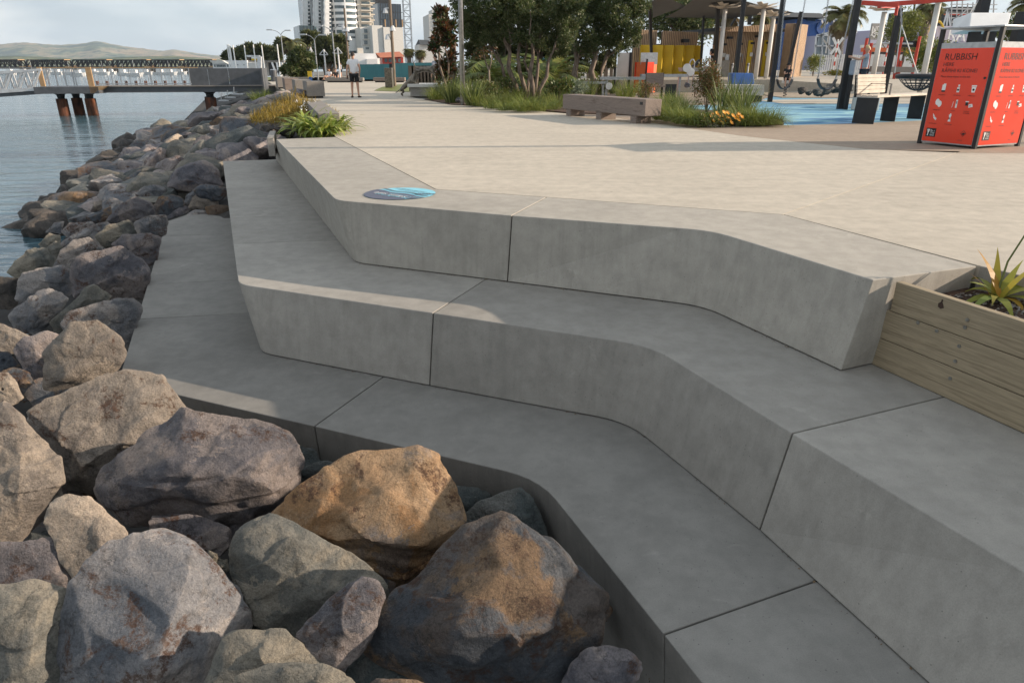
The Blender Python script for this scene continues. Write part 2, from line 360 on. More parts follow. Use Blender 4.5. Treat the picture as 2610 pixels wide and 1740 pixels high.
mbx = MB(); top = T + [end1 + Vector((0, 0, 0)), i1[3], nudge(i1[2], i1[3], G)]
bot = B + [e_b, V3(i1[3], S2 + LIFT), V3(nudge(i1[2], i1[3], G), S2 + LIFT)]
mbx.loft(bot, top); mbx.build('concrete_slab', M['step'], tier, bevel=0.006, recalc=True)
# ---- middle step
t2 = [on(568, 411, S2), on(607.9, 724, S2), on(1103.9, 797.7, S2), on(1658, 880.3, S2), on(2019, 1103.5, S2), on(2610, 1455, S2)]
t2.append(t2[-1] + (t2[-1] - t2[-2]) * 2.2)
b2 = [None, on(666, 901, S3), on(1094.8, 984, S3), on(1599.5, 1078, S3), on(1935.2, 1352.2, S3), on(2363, 1740, S3)]
b2[0] = V3(t2[0] + (V3(b2[1], S2) - t2[1]), S3)
b2.append(b2[-1] + (b2[-1] - b2[-2]) * 2.2)
b2 = [V3(p, S3 + LIFT) for p in b2]
def cut(pt_px, z): return on(pt_px[0], pt_px[1], z)
back2 = [b1[0] + Vector((0.5, 0.25, 0)), b1[1] + Vector((0.5, 0.45, 0)), b1[2] + Vector((0.2, 0.5, 0)), b1[3] + Vector((0.35, 0.5, 0)), b1[4] + Vector((0.7, 0.5, 0))]
back2 = [V3(p, S2) for p in back2]
tier2 = thing('seating_step', 'middle concrete seating step between the flush top step and the low one by the boulders', 'concrete step', (0, 5, S3))
def lerp_on(a, b, y):            # point of the line a-b at world y
    t = (y - a.y) / (b.y - a.y); return a.lerp(b, t)
ys = [t2[0].y] + [on(x, y, S2).y for x, y in ((575, 479.5), (585, 555), (593, 621))]
ye = [back2[0].y] + [lerp_on(b1[0], b1[1], on(x, y, S2).y).y for x, y in ((741, 472), (816, 546), (860, 607))]
segs = []
for i in range(3):
    f0, f1 = lerp_on(t2[0], t2[1], ys[i]), lerp_on(t2[0], t2[1], ys[i + 1])
    g0, g1 = lerp_on(b2[0], b2[1], ys[i]), lerp_on(b2[0], b2[1], ys[i + 1])
    k0, k1 = V3(lerp_on(back2[0], back2[1], ye[i]), S2), V3(lerp_on(back2[0], back2[1], ye[i + 1]), S2)
    if i == 0: k0 = back2[0]
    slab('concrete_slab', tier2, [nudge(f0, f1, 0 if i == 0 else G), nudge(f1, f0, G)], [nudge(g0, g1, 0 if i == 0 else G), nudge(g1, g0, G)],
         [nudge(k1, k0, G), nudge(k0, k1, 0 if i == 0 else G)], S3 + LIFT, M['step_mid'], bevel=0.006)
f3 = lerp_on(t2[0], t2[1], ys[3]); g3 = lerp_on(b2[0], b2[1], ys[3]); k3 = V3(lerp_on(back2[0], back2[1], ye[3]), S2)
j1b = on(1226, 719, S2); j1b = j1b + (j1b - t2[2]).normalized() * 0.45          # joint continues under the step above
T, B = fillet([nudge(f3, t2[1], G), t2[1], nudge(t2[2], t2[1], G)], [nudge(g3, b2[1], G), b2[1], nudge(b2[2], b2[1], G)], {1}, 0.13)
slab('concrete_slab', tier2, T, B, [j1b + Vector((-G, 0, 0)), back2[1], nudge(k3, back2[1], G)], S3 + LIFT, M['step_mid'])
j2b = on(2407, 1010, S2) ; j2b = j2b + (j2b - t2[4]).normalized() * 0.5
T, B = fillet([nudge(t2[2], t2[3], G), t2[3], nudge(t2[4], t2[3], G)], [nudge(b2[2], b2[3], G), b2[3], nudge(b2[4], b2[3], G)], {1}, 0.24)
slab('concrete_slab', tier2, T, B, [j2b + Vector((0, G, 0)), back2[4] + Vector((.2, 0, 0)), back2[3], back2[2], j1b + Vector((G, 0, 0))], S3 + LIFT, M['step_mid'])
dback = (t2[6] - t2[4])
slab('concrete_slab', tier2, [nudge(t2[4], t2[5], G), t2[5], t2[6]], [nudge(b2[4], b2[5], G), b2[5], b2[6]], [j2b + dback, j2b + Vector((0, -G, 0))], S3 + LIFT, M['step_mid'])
# ---- low step
t3 = [on(424.8, 564.5, S3), on(301.4, 971.4, S3), on(801.3, 1085.5, S3), on(1374.2, 1219.4, S3), on(1692, 1615, S3), on(1790.6, 1740, S3)]
t3.append(t3[-1] + (t3[-1] - t3[-2]) * 12)
nin = [Vector((0.02, -0.0, 0)), Vector((0.08, 0.10, 0)), Vector((0, 0.08, 0)), Vector((0.06, 0.07, 0)), Vector((0.07, 0.03, 0)), Vector((0.07, 0.03, 0)), Vector((0.07, 0.03, 0))]
b3 = [V3(p + d, -2.0) for p, d in zip(t3, nin)]
back3 = [V3(b2[0] + Vector((0.5, 0.2, 0)), S3), V3(b2[1] + Vector((0.5, 0.45, 0)), S3), V3(b2[2] + Vector((0.2, 0.5, 0)), S3), V3(b2[3] + Vector((0.4, 0.4, 0)), S3), V3(b2[4] + Vector((0.5, 0.3, 0)), S3), V3(b2[6] + Vector((0.5, 0.3, 0)), S3)]
tier3 = thing('seating_step', 'lowest concrete seating step, against the boulders', 'concrete step', (0, 4, -2.0))
ys = [t3[0].y] + [on(x, y, S3).y for x, y in ((415, 601), (377, 725), (350, 813))]
ye = [back3[0].y] + [on(x, y, S3).y for x, y in ((585, 593), (600, 704), (600, 788))]
for i in range(3):
    f0, f1 = lerp_on(t3[0], t3[1], ys[i]), lerp_on(t3[0], t3[1], ys[i + 1]); g0, g1 = lerp_on(b3[0], b3[1], ys[i]), lerp_on(b3[0], b3[1], ys[i + 1])
    k0, k1 = lerp_on(back3[0], back3[1], ye[i]), lerp_on(back3[0], back3[1], ye[i + 1])
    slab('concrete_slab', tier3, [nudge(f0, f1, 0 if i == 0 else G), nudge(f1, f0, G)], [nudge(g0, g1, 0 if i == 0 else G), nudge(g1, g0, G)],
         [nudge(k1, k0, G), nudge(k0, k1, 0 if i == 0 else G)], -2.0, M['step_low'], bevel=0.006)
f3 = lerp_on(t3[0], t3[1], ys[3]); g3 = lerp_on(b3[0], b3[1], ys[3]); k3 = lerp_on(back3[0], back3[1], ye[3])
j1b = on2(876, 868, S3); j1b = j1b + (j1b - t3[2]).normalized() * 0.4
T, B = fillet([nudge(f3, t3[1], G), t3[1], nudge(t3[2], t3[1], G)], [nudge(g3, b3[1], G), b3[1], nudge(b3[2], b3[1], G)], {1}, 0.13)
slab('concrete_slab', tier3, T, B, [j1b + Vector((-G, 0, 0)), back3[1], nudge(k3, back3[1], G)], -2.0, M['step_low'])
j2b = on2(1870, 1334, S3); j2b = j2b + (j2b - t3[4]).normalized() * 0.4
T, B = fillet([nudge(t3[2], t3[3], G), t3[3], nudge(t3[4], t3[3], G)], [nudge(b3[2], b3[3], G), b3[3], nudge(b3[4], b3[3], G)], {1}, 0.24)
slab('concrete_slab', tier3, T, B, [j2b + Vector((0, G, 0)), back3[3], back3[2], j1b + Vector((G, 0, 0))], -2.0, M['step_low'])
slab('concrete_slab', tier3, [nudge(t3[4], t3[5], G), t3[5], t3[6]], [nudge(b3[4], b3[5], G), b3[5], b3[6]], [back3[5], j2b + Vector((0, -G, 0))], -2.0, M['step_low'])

# ---- promenade slabs (flush paving with thin joints) and the brown apron by the playground
prom = bpy.data.objects.new('promenade', None); COL.objects.link(prom); tag(prom, kind='structure')
ap = [on2(1310, 262), on2(1420, 272), on2(1505, 284), on2(1700, 312), on2(1990, 343), on2(2200, 351), on2(2420, 353)]
g = 0.006
def flat(name, poly, z0, z1, material, parent=None, bevel=0.0):
    mb = MB(); mb.prism([(p[0], p[1]) for p in poly], z0, z1); return mb.build(name, material, parent, bevel=bevel, seg=1, recalc=True)
shift = Vector((0.008, 0.012, 0))
jn = on2(2207, 348)
pa = [i1[0] + shift, i1[1] + shift, i1[2] + Vector((0, .01, 0)), i1[3] + Vector((-.004, .01, 0)), jn + Vector((-.006, 0, 0)), *[p for p in reversed(ap[:5])],
      on2(1130, 246), on2(1035, 241), on2(975, 228), Vector((-4.5, 31, 0)), Vector((4, 60, 0)), Vector((4, 95, 0)), Vector((-30, 95, 0)), Vector((-22.5, 67, 0)), Vector((-15.2, 47, 0)), Vector((-9.0, 30.3, 0)), on2(730, 238), on2(770, 320) + Vector((-1.6, 5.2, 0)), on2(783, 300) + Vector((-.35, .5, 0))]
flat('paving_slab', pa, -0.12, 0.0, M['plaza'], prom)
pb = [i1[3] + Vector((.006, .008, 0)), i1[4] + Vector((.01, .01, 0)), Vector((i1[4].x + 4.2, i1[4].y - 8.0, 0)), Vector((16, -4, 0)), Vector((16, 10.2, 0)), ap[6] + Vector((0, -.006, 0)), ap[5] + Vector((0, -.006, 0)), jn + Vector((.006, -.004, 0))]
flat('paving_slab', pb, -0.12, 0.0, M['plaza'], prom)
pc = [p + Vector((.004, .008, 0)) for p in ap] + [Vector((16, 10.3, 0)), Vector((16, 18.5, 0)), on2(2352, 300) + Vector((1, 0, 0)), on2(2160, 275), on2(1960, 284), on2(1800, 288), on2(1690, 291), on2(1515, 270), on2(1310, 258)]
flat('apron', pc, -0.12, 0.0, M['apron'], prom)
# land under and behind it all
land = [(-30, 95), (-22.5, 67), (-15.2, 47), (-9, 30.3), (-5, 18.5), (-3.4, 13.2), (-.9, 7.6), (.4, 7.1), (2.5, 6.2), (3.3, 4.6), (20, -6), (3000, -6), (3000, 3000), (-60, 3000), (-60, 400), (-52, 160)]
mb = MB(); mb.prism(land, -1.2, -0.06); tag(mb.build('ground', M['ground']), kind='structure')
# ---------------------------------------------------------------- boulders
_ICO = {}
def ico(lv):
    if lv not in _ICO:
        bm = bmesh.new(); bmesh.ops.create_icosphere(bm, subdivisions=lv, radius=1.0)
        co = np.array([v.co[:] for v in bm.verts]); fs = [tuple(v.index for v in f.verts) for f in bm.faces]; bm.free(); _ICO[lv] = (co / np.linalg.norm(co, axis=1)[:, None], fs)
    return _ICO[lv]
def rock_mesh(name, pts, size, seed, lv, amp, chips=7, p_=220, depth=(.87, .98)):
    """a broken boulder: the hull of pts with more faces split off, its edges slightly worn, then roughened"""
    rnd = random.Random(seed * 17 + 3); bm = bmesh.new()
    for p in pts: bm.verts.new(p)
    bmesh.ops.remove_doubles(bm, verts=bm.verts, dist=1e-4); bmesh.ops.convex_hull(bm, input=bm.verts); bm.normal_update()
    hv = np.array([v.co[:] for v in bm.verts if v.link_faces]); c = (hv.min(0) + hv.max(0)) / 2; ext = (hv.max(0) - hv.min(0)) / 2 + 1e-6
    pl = []
    for f in sorted(bm.faces, key=lambda f: -f.calc_area()):
        n = np.array(f.normal[:]); v = np.array(f.verts[0].co[:])
        if (v - c) @ n < 0: n = -n
        if all(n @ q[0] < .975 for q in pl): pl.append((n, (v - c) @ n))
    bm.free()
    for _ in range(chips):
        n = np.array([rnd.gauss(0, 1), rnd.gauss(0, 1) - .5, rnd.gauss(0, 1) + .4]); n /= np.linalg.norm(n); sup = ((hv - c) @ n).max(); pl.append((n, sup * rnd.uniform(*depth)))
    d, fs = ico(lv); dd = d * ext; dd = dd / np.linalg.norm(dd, axis=1)[:, None]
    Nn = np.array([q[0] for q in pl]); D = np.maximum(np.array([q[1] for q in pl]), 1e-3)
    k = np.maximum(dd @ Nn.T / D, 0); r = (k ** p_).sum(1) ** (-1.0 / p_); P = dd * r[:, None]
    s1 = 1.6 / size; o = Vector((seed * 7.13 % 61, seed * 3.7 % 47, seed * 1.9 % 53)); out = []
    for x, y, z in P.tolist():
        p = Vector((x * s1, y * s1, z * s1)) + o; q = Vector((p.x * 1.3, p.y * 1.3, p.z * 2.2))
        e = noise.noise(p * 1.1) * .18 + noise.noise(p * 2.7) * .22 + (abs(noise.noise(q * 2.1)) - .25) * .3 + noise.noise(p * 6.5) * .2 + (abs(noise.noise(p * 13)) - .25) * .16
        n3, n4, n5 = noise.noise(q * .6 + o), noise.noise(q * 1.25 - o), noise.noise(p * 2.1 + o)
        e += max(-1, min(1, n3 * 22)) * .34 + max(-1, min(1, (n4 - .1) * 26)) * .34 + max(-1, min(1, (n5 - .18) * 22)) * .24
        out.append(e * amp * size)
    P = P + dd * np.array(out)[:, None] + c
    me = bpy.data.meshes.new(name); me.from_pydata(P.tolist(), [], fs); return me
def rock_obj(name, me, m, loc):
    me.materials.append(m); me.polygons.foreach_set('use_smooth', [True] * len(me.polygons))
    try: me.set_sharp_from_angle(angle=R(28))
    except Exception: pass
    o = bpy.data.objects.new(name, me); COL.objects.link(o); o.location = loc; return o
def slope_hit(u, v, dz):
    q = ray(u, v); lo, hi = 0.8, 60.0
    for _ in range(50):
        t = (lo + hi) / 2; p = Vector((0, 0, EYE)) + q * t
        if p.z > slope_z(p.x, p.y) + dz: lo = t
        else: hi = t
    return Vector((0, 0, EYE)) + q * lo
CR1, CR2, CR3 = crop(0, 400, 2.6133), crop(0, 900, 1.8667), crop(500, 1050, 1.96)
_seed = [0]
def boulder(cr, outline, ridge, m, label, dz=0.1, lv=None, amp=0.028, tilt=0.35, group='boulders of the stone bank', Yc=None):
    _seed[0] += 1
    px = [cr(p) for p in outline]; cu = sum(p[0] for p in px) / len(px); cv = sum(p[1] for p in px) / len(px)
    c = far(cu, cv, Yc) if Yc else slope_hit(cu, cv, dz); eye = Vector((0, 0, EYE)); n = (eye - c).normalized()
    n2 = (n * (1 - tilt) + Vector((0, -1, 0.25)).normalized() * tilt).normalized()     # the outline leans upright rather than square to the view
    def hit(u, v):
        q = ray(u, v); t = (c - eye).dot(n2) / q.dot(n2); return eye + q * t
    pts = [hit(*p) for p in px]
    w = max((p - c).length for p in pts) * 2
    cc = sum(pts, Vector()) / len(pts)
    grow = [cc + (p - cc) * 1.07 for p in pts]
    back = [cc + (p - cc) * 0.7 - n * 0.32 * w for p in pts] + [cc - n * 0.5 * w]
    base = [cc + Vector(((p - cc).x * .8, 0.05 * w, -0.30 * w)) for p in pts[::3]]
    fr = []
    for rd in ridge:
        u, v = cr(rd[:2]); p = hit(u, v); d = (eye - p); f = rd[2] * w * 0.9
        fr.append(p + d.normalized() * f)
    lv = lv or (6 if cr in (CR2, CR3) and w > .75 else 5)
    me = rock_mesh('boulder', [p - cc for p in grow + back + base + fr], w, _seed[0], lv, amp)
    o = rock_obj('boulder', me, m, cc); tag(o, label, 'boulder', group); return o
H = boulder
H(CR2, [(125,280),(180,240),(400,150),(630,72),(720,95),(800,150),(868,262),(760,420),(620,560),(460,690),(385,620),(290,640),(240,450),(190,380)], [(270,380,.10),(385,560,.22),(765,310,.16),(560,440,.22)], RK[1], 'tan slab-like boulder at the outer corner of the lowest concrete step', .35)
H(CR2, [(465,640),(510,530),(640,430),(760,330),(865,262),(1050,285),(1230,310),(1350,360),(1420,450),(1455,530),(1400,640),(1240,720),(1140,800),(900,840),(620,810),(490,720)], [(600,585,.12),(830,585,.25),(1000,570,.26),(1090,590,.27),(1230,685,.2),(1100,420,.1)], RK[0], 'wide purple grey boulder with a tan end, beneath the first joint of the lowest step', .3)
H(CR3, [(320,495),(420,410),(540,340),(700,240),(830,200),(1000,205),(1090,185),(1190,225),(1260,320),(1320,420),(1345,560),(1280,640),(1130,740),(990,850),(870,780),(640,660),(500,570)], [(760,640,.2),(1130,670,.24),(950,400,.16),(1190,240,.06),(1230,600,.14),(520,520,.1)], RK[2], 'big orange and grey mottled boulder against the lowest step', .3)
H(CR2, [(785,800),(880,840),(960,920),(1080,1050),(1160,1200),(1195,1310),(1120,1420),(1050,1480),(980,1600),(860,1700),(330,1700),(295,1500),(305,1300),(360,1110),(500,960),(640,870)], [(890,900,.12),(870,1130,.2),(790,1350,.26),(740,1560,.28),(640,920,.06),(430,1320,.16)], RK[4], 'large egg-shaped pale grey boulder with brown rust spots', .3, amp=.022)
H(CR3, [(165,700),(215,555),(330,495),(420,520),(560,620),(760,700),(900,800),(965,880),(930,960),(830,1050),(700,1100),(560,1130),(390,1110),(270,1050),(200,850)], [(220,690,.1),(480,650,.14),(600,900,.22)], RK[3], 'rough greenish grey boulder below the orange mottled one', .3)
H(CR3, [(505,1120),(620,970),(720,900),(820,810),(900,830),(935,920),(900,1050),(830,1170),(720,1290),(600,1240)], [(740,920,.12),(750,1060,.18)], RK[0], 'smaller purple boulder with a dark rust mark between the green and blue grey ones', .45)
H(CR3, [(850,1110),(960,950),(1040,860),(1200,720),(1340,580),(1510,518),(1620,565),(1720,640),(1870,720),(1960,830),(2030,920),(2065,1080),(2040,1200),(1900,1300),(1840,1390),(1250,1400),(1150,1340),(950,1230)], [(1690,650,.08),(1560,780,.16),(1390,900,.2),(1290,1080,.27),(1240,1200,.24),(1800,1100,.2),(1070,1090,.12)], RK[5], 'biggest boulder, blue grey with orange patches, beside the lowest step', .35, amp=.03)
H(CR3, [(1345,500),(1440,460),(1530,400),(1620,385),(1680,440),(1730,540),(1745,620),(1600,700),(1400,720),(1340,640)], [(1560,490,.1)], RK[6], 'dark green boulder wedged between the biggest boulder and the lowest step', .0)
H(CR3, [(1815,1380),(1870,1250),(1960,1180),(2050,1155),(2160,1175),(2235,1225),(2200,1330),(2130,1420),(1900,1450)], [(2000,1250,.15)], RK[0], 'small purple grey stone in the corner below the lowest step', .2)
H(CR3, [(30,1400),(120,1260),(170,1160),(160,1095),(240,1110),(370,1100),(480,1130),(600,1250),(700,1290),(800,1380),(600,1460),(200,1460)], [(330,1190,.08),(300,1260,.12)], RK[3], 'olive grey boulder with a notched top under the greenish one', .35)
H(CR3, [(200,1320),(360,1245),(620,1250),(740,1300),(830,1420),(250,1470)], [(480,1300,.12)], RK[3], 'greenish boulder cut by the lower picture edge below the olive one', .6)
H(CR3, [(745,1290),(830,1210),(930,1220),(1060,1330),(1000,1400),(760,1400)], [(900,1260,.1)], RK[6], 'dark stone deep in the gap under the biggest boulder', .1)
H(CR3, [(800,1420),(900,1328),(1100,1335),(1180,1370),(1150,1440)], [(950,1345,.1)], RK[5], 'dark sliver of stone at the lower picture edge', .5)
H(CR2, [(-90,280),(20,255),(90,300),(190,400),(265,500),(292,600),(270,650),(160,800),(100,900),(-90,940)], [(255,640,.06),(0,770,.14),(100,720,.16),(100,480,.14)], RK[1], 'big rounded tan boulder cut off by the picture side', .4)
H(CR2, [(235,740),(255,680),(320,665),(430,700),(520,770),(590,830),(620,870),(500,960),(430,1020),(370,1085),(300,1000),(250,870)], [(470,800,.12),(480,940,.14),(290,730,.05)], RK[1], 'small upright tan boulder beside the egg-shaped one', .3)
H(CR2, [(-90,920),(0,905),(150,890),(260,880),(310,960),(340,1100),(300,1150),(-60,1180)], [(180,900,.03),(270,1040,.1)], RK[0], 'flat-topped mauve boulder under the big rounded tan one', .2)
H(CR2, [(-120,1130),(0,1115),(100,1075),(200,1070),(290,1100),(335,1160),(325,1400),(330,1600),(200,1700),(-120,1700)], [(190,1120,.12),(150,1330,.2),(90,1500,.22)], RK[3], 'green grey boulder with a pale ridge in the lower picture corner', .35)
H(CR2, [(725,775),(880,755),(1000,790),(1110,850),(1080,930),(990,990),(900,930),(740,850)], [(1000,850,.1)], RK[0], 'small brown stone tucked above the egg-shaped boulder', .0)
H(CR2, [(985,930),(1080,980),(1095,1040),(1000,1040)], [(1040,990,.1)], RK[3], 'tiny greenish stone in the gap beside the egg-shaped boulder', .1, lv=4)
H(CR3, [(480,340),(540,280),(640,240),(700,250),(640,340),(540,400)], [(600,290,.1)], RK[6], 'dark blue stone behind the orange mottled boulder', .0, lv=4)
# smaller stones wedged into the gaps
for i, (u, v, r, m_) in enumerate(((330, 1215, 95, 5), (735, 1195, 70, 6), (600, 1330, 70, 0), (905, 1500, 90, 5), (960, 1610, 80, 3), (255, 1480, 80, 5), (120, 1270, 80, 0), (640, 1560, 60, 6), (1190, 1290, 60, 6), (60, 1180, 70, 5), (420, 1290, 60, 0), (930, 1400, 60, 6), (1010, 1680, 110, 0), (1400, 1700, 70, 5), (130, 1010, 55, 5), (20, 1560, 90, 0), (1330, 1560, 80, 6), (1480, 1560, 60, 5), (700, 1700, 80, 5), (840, 1290, 55, 5), (150, 1400, 60, 6), (470, 1120, 60, 5), (250, 960, 45, 6), (1090, 1240, 60, 5), (1250, 1420, 70, 6))):
    pl = [(u + 1.3 * r * math.cos(a * .9 + i) * (1 + .25 * math.sin(a * 2.3 + i)), v + r * 1.0 * math.sin(a * .9 + i)) for a in range(7)]
    boulder(lambda p: p, pl, [(u, v - r * .1, .15)], RK[m_], 'small stone wedged deep in a gap between the big boulders', -.06, lv=4, amp=.04, group='small stones wedged between the big boulders')
# the rows further along the lowest step
H(CR1, [(285,1400),(300,1290),(400,1180),(500,1100),(640,1080),(710,1120),(790,1200),(835,1300),(800,1430),(640,1500),(380,1550),(300,1530)], [(400,1250,.12),(650,1260,.16),(740,1190,.08),(450,1450,.16)], RK[1], 'sunlit tan and grey boulder standing proud beside the lowest step', .45)
H(CR1, [(465,930),(490,720),(560,650),(800,595),(880,620),(960,680),(1010,760),(980,850),(960,950),(840,940),(640,860)], [(785,700,.12),(760,800,.18),(930,790,.14)], RK[0], 'large dark brown boulder with a flat slanted face beside the lowest step', .35)
H(CR1, [(415,1130),(450,1050),(600,990),(760,940),(880,940),(935,1000),(910,1100),(870,1200),(830,1270),(700,1200),(460,1190)], [(680,1040,.12)], RK[4], 'rounded grey boulder behind the sunlit one beside the lowest step', .3)
H(CR1, [(330,1110),(400,1030),(540,900),(610,845),(750,935),(600,1000),(440,1070),(360,1170)], [(560,950,.1)], RK[3], 'green grey wedge boulder below the large dark brown one', .25)
H(CR1, [(40,1080),(90,1010),(240,900),(330,875),(410,900),(470,950),(330,1080),(230,1190),(100,1150)], [(280,980,.14),(200,1090,.14)], RK[4], 'pinkish boulder with a dimple, second row from the lowest step', .25)
H(CR1, [(105,960),(110,840),(150,770),(300,740),(430,725),(475,760),(470,900),(410,920),(240,930)], [(300,830,.14)], RK[4], 'pale pink streaked boulder beside the large dark brown one', .25)
H(CR1, [(350,740),(400,620),(480,550),(590,530),(690,610),(500,700),(480,760)], [(520,610,.12)], RK[4], 'smooth pale boulder with a dark brown blotch', .2)
H(CR1, [(630,530),(700,460),(850,420),(910,470),(920,530),(740,610),(700,610)], [(780,470,.1),(760,520,.1)], RK[3], 'dull green boulder near the far end of the lowest step', .2)
H(CR1, [(740,580),(820,520),(1000,510),(1070,540),(1030,650),(1010,720),(880,640)], [(960,560,.1)], RK[0], 'brown boulder touching the far part of the lowest step', .2)
H(CR1, [(890,440),(1000,390),(1100,390),(1115,440),(1085,530),(920,530)], [(1000,440,.1)], RK[4], 'grey boulder at the far corner of the lowest step', .2)
H(CR1, [(-90,820),(20,800),(120,810),(125,970),(60,1020),(-90,1000)], [(60,850,.12)], RK[7], 'black wet boulder at the picture side close to the water', .1)
H(CR1, [(45,770),(110,680),(220,600),(310,600),(380,680),(350,750),(140,820)], [(230,680,.14)], RK[3], 'olive brown boulder at the water edge', .1)
H(CR1, [(190,515),(260,400),(310,385),(400,410),(340,500),(250,550)], [(300,450,.12)], RK[7], 'dark wet boulder jutting into the water, biggest at the edge', .05)
H(CR1, [(-60,1110),(20,1105),(140,1170),(200,1200),(150,1290),(-60,1330)], [(60,1190,.1)], RK[1], 'sandy boulder at the picture side, below the wet black one', .25)
H(CR1, [(85,1290),(130,1200),(300,1150),(385,1180),(300,1330),(270,1510),(180,1450)], [(230,1250,.12)], RK[0], 'mauve boulder in the shade of the sunlit tan and grey one', .2)
H(CR1, [(-80,1450),(50,1440),(110,1500),(150,1600),(60,1660),(-80,1660)], [(70,1510,.12)], RK[1], 'pinkish sunlit boulder above the big rounded tan one', .3)
H(CR1, [(0,1430),(100,1405),(200,1440),(250,1560),(160,1640),(60,1560)], [(150,1470,.08)], RK[5], 'bluish boulder half hidden behind the pinkish sunlit one', .05)
H(CR1, [(-60,1290),(60,1295),(130,1390),(60,1440),(-60,1440)], [(60,1350,.08)], RK[5], 'slate grey boulder at the picture side', .1)
mid = [([(700,430),(800,310),(900,260),(1010,300),(1045,380),(900,430)],0,'maroon brown boulder beyond the dull green one'),
 ([(895,250),(960,195),(1050,185),(1105,220),(1060,270),(950,270)],4,'speckled grey boulder beyond the maroon brown one'),
 ([(1005,350),(1050,270),(1150,250),(1225,280),(1220,330),(1090,400)],5,'blue grey boulder with a tan top near the middle step end'),
 ([(1085,410),(1200,310),(1260,340),(1250,420),(1120,440)],0,'brown pointed boulder at the far end of the lowest step'),
 ([(1225,310),(1240,250),(1310,210),(1345,230),(1260,330)],4,'light grey boulder by the end of the middle step'),
 ([(1250,340),(1300,260),(1440,230),(1455,370),(1340,350)],1,'tan edged boulder by the end of the middle step'),
 ([(1245,420),(1260,350),(1370,330),(1520,400),(1330,430)],6,'dark flat stone against the lowest step end'),
 ([(1280,215),(1330,180),(1520,205),(1500,260),(1350,270)],5,'long dark boulder against the middle step end'),
 ([(612,205),(640,160),(740,130),(760,180),(720,220)],7,'low black boulder in the shallows'),
 ([(725,215),(770,115),(890,130),(905,185),(800,225)],3,'olive boulder next to the low black one at the water'),
 ([(580,300),(640,268),(695,290),(600,320)],7,'small black stone in the shallows'),
 ([(450,385),(500,335),(565,340),(500,395)],7,'second small black stone, nearer, in the shallows'),
 ([(515,350),(600,305),(760,280),(790,305),(720,370),(540,375)],1,'flat tan boulder near the water'),
 ([(905,170),(960,75),(1110,80),(1135,140),(1080,195),(930,190)],3,'large flat-faced blue green boulder'),
 ([(1105,210),(1130,110),(1250,40),(1370,30),(1435,80),(1485,190),(1300,210),(1200,215)],0,'largest brown boulder beside the middle step'),
 ([(455,415),(560,360),(680,380),(610,425)],4,'oval pale boulder near the water'),
 ([(415,500),(460,440),(600,430),(630,450),(480,560)],4,'rosy flat boulder near the water'),
 ([(395,610),(430,560),(560,480),(700,435),(730,455),(620,530),(500,580)],4,'long light boulder with brown specks'),
 ([(305,500),(360,440),(425,430),(410,510)],4,'small rosy boulder near the water'),
 ([(255,580),(330,510),(405,520),(400,610),(300,620)],3,'small olive boulder near the water'),
 ([(315,600),(370,560),(420,600),(380,680),(330,680)],3,'small dark olive boulder in the second row'),
 ([(560,400),(640,370),(735,330),(740,420),(620,440)],5,'grey boulder between the flat tan and maroon ones')]
for o_, k_, l_ in mid: H(CR1, o_, [(sum(p[0] for p in o_) / len(o_), sum(p[1] for p in o_) / len(o_) - 10, .12)], RK[k_], l_, .15, lv=5, Yc=12.45 if ('lowest step' in l_ or 'middle step end' in l_ or 'end of the middle step' in l_) else None)
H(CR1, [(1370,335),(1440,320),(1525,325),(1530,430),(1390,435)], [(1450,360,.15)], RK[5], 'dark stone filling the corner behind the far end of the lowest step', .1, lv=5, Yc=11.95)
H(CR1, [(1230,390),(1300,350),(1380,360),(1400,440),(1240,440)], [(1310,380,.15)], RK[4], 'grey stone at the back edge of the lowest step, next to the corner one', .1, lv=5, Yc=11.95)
# the bank further off: many boulders of a few shapes
random.seed(11)
def loose_rock(seed):
    rnd = random.Random(seed); pts = []
    ex = (rnd.uniform(.85, 1.2), rnd.uniform(.6, .95), rnd.uniform(.45, .75))
    for _ in range(16):
        v = Vector((rnd.gauss(0, 1), rnd.gauss(0, 1), rnd.gauss(0, 1))).normalized()
        pts.append(Vector((v.x * ex[0], v.y * ex[1], v.z * ex[2])) * 0.52)
    me = rock_mesh('boulder', pts, 1.0, seed + 50, 4, 0.035, 7)
    me.polygons.foreach_set('use_smooth', [True] * len(me.polygons))
    try: me.set_sharp_from_angle(angle=R(28))
    except Exception: pass
    return me
shapes = []
for s in range(12):
    me = loose_rock(s)
    for k in random.sample([0, 0, 1, 3, 3, 4, 4, 5, 6], 3):
        m2 = me.copy(); m2.materials.append(RK[k]); shapes.append(m2)
wet = [loose_rock(s + 20) for s in range(3)]
for m_ in wet: m_.materials.append(RK[7])
placed = []
count = 0
y = 12.2
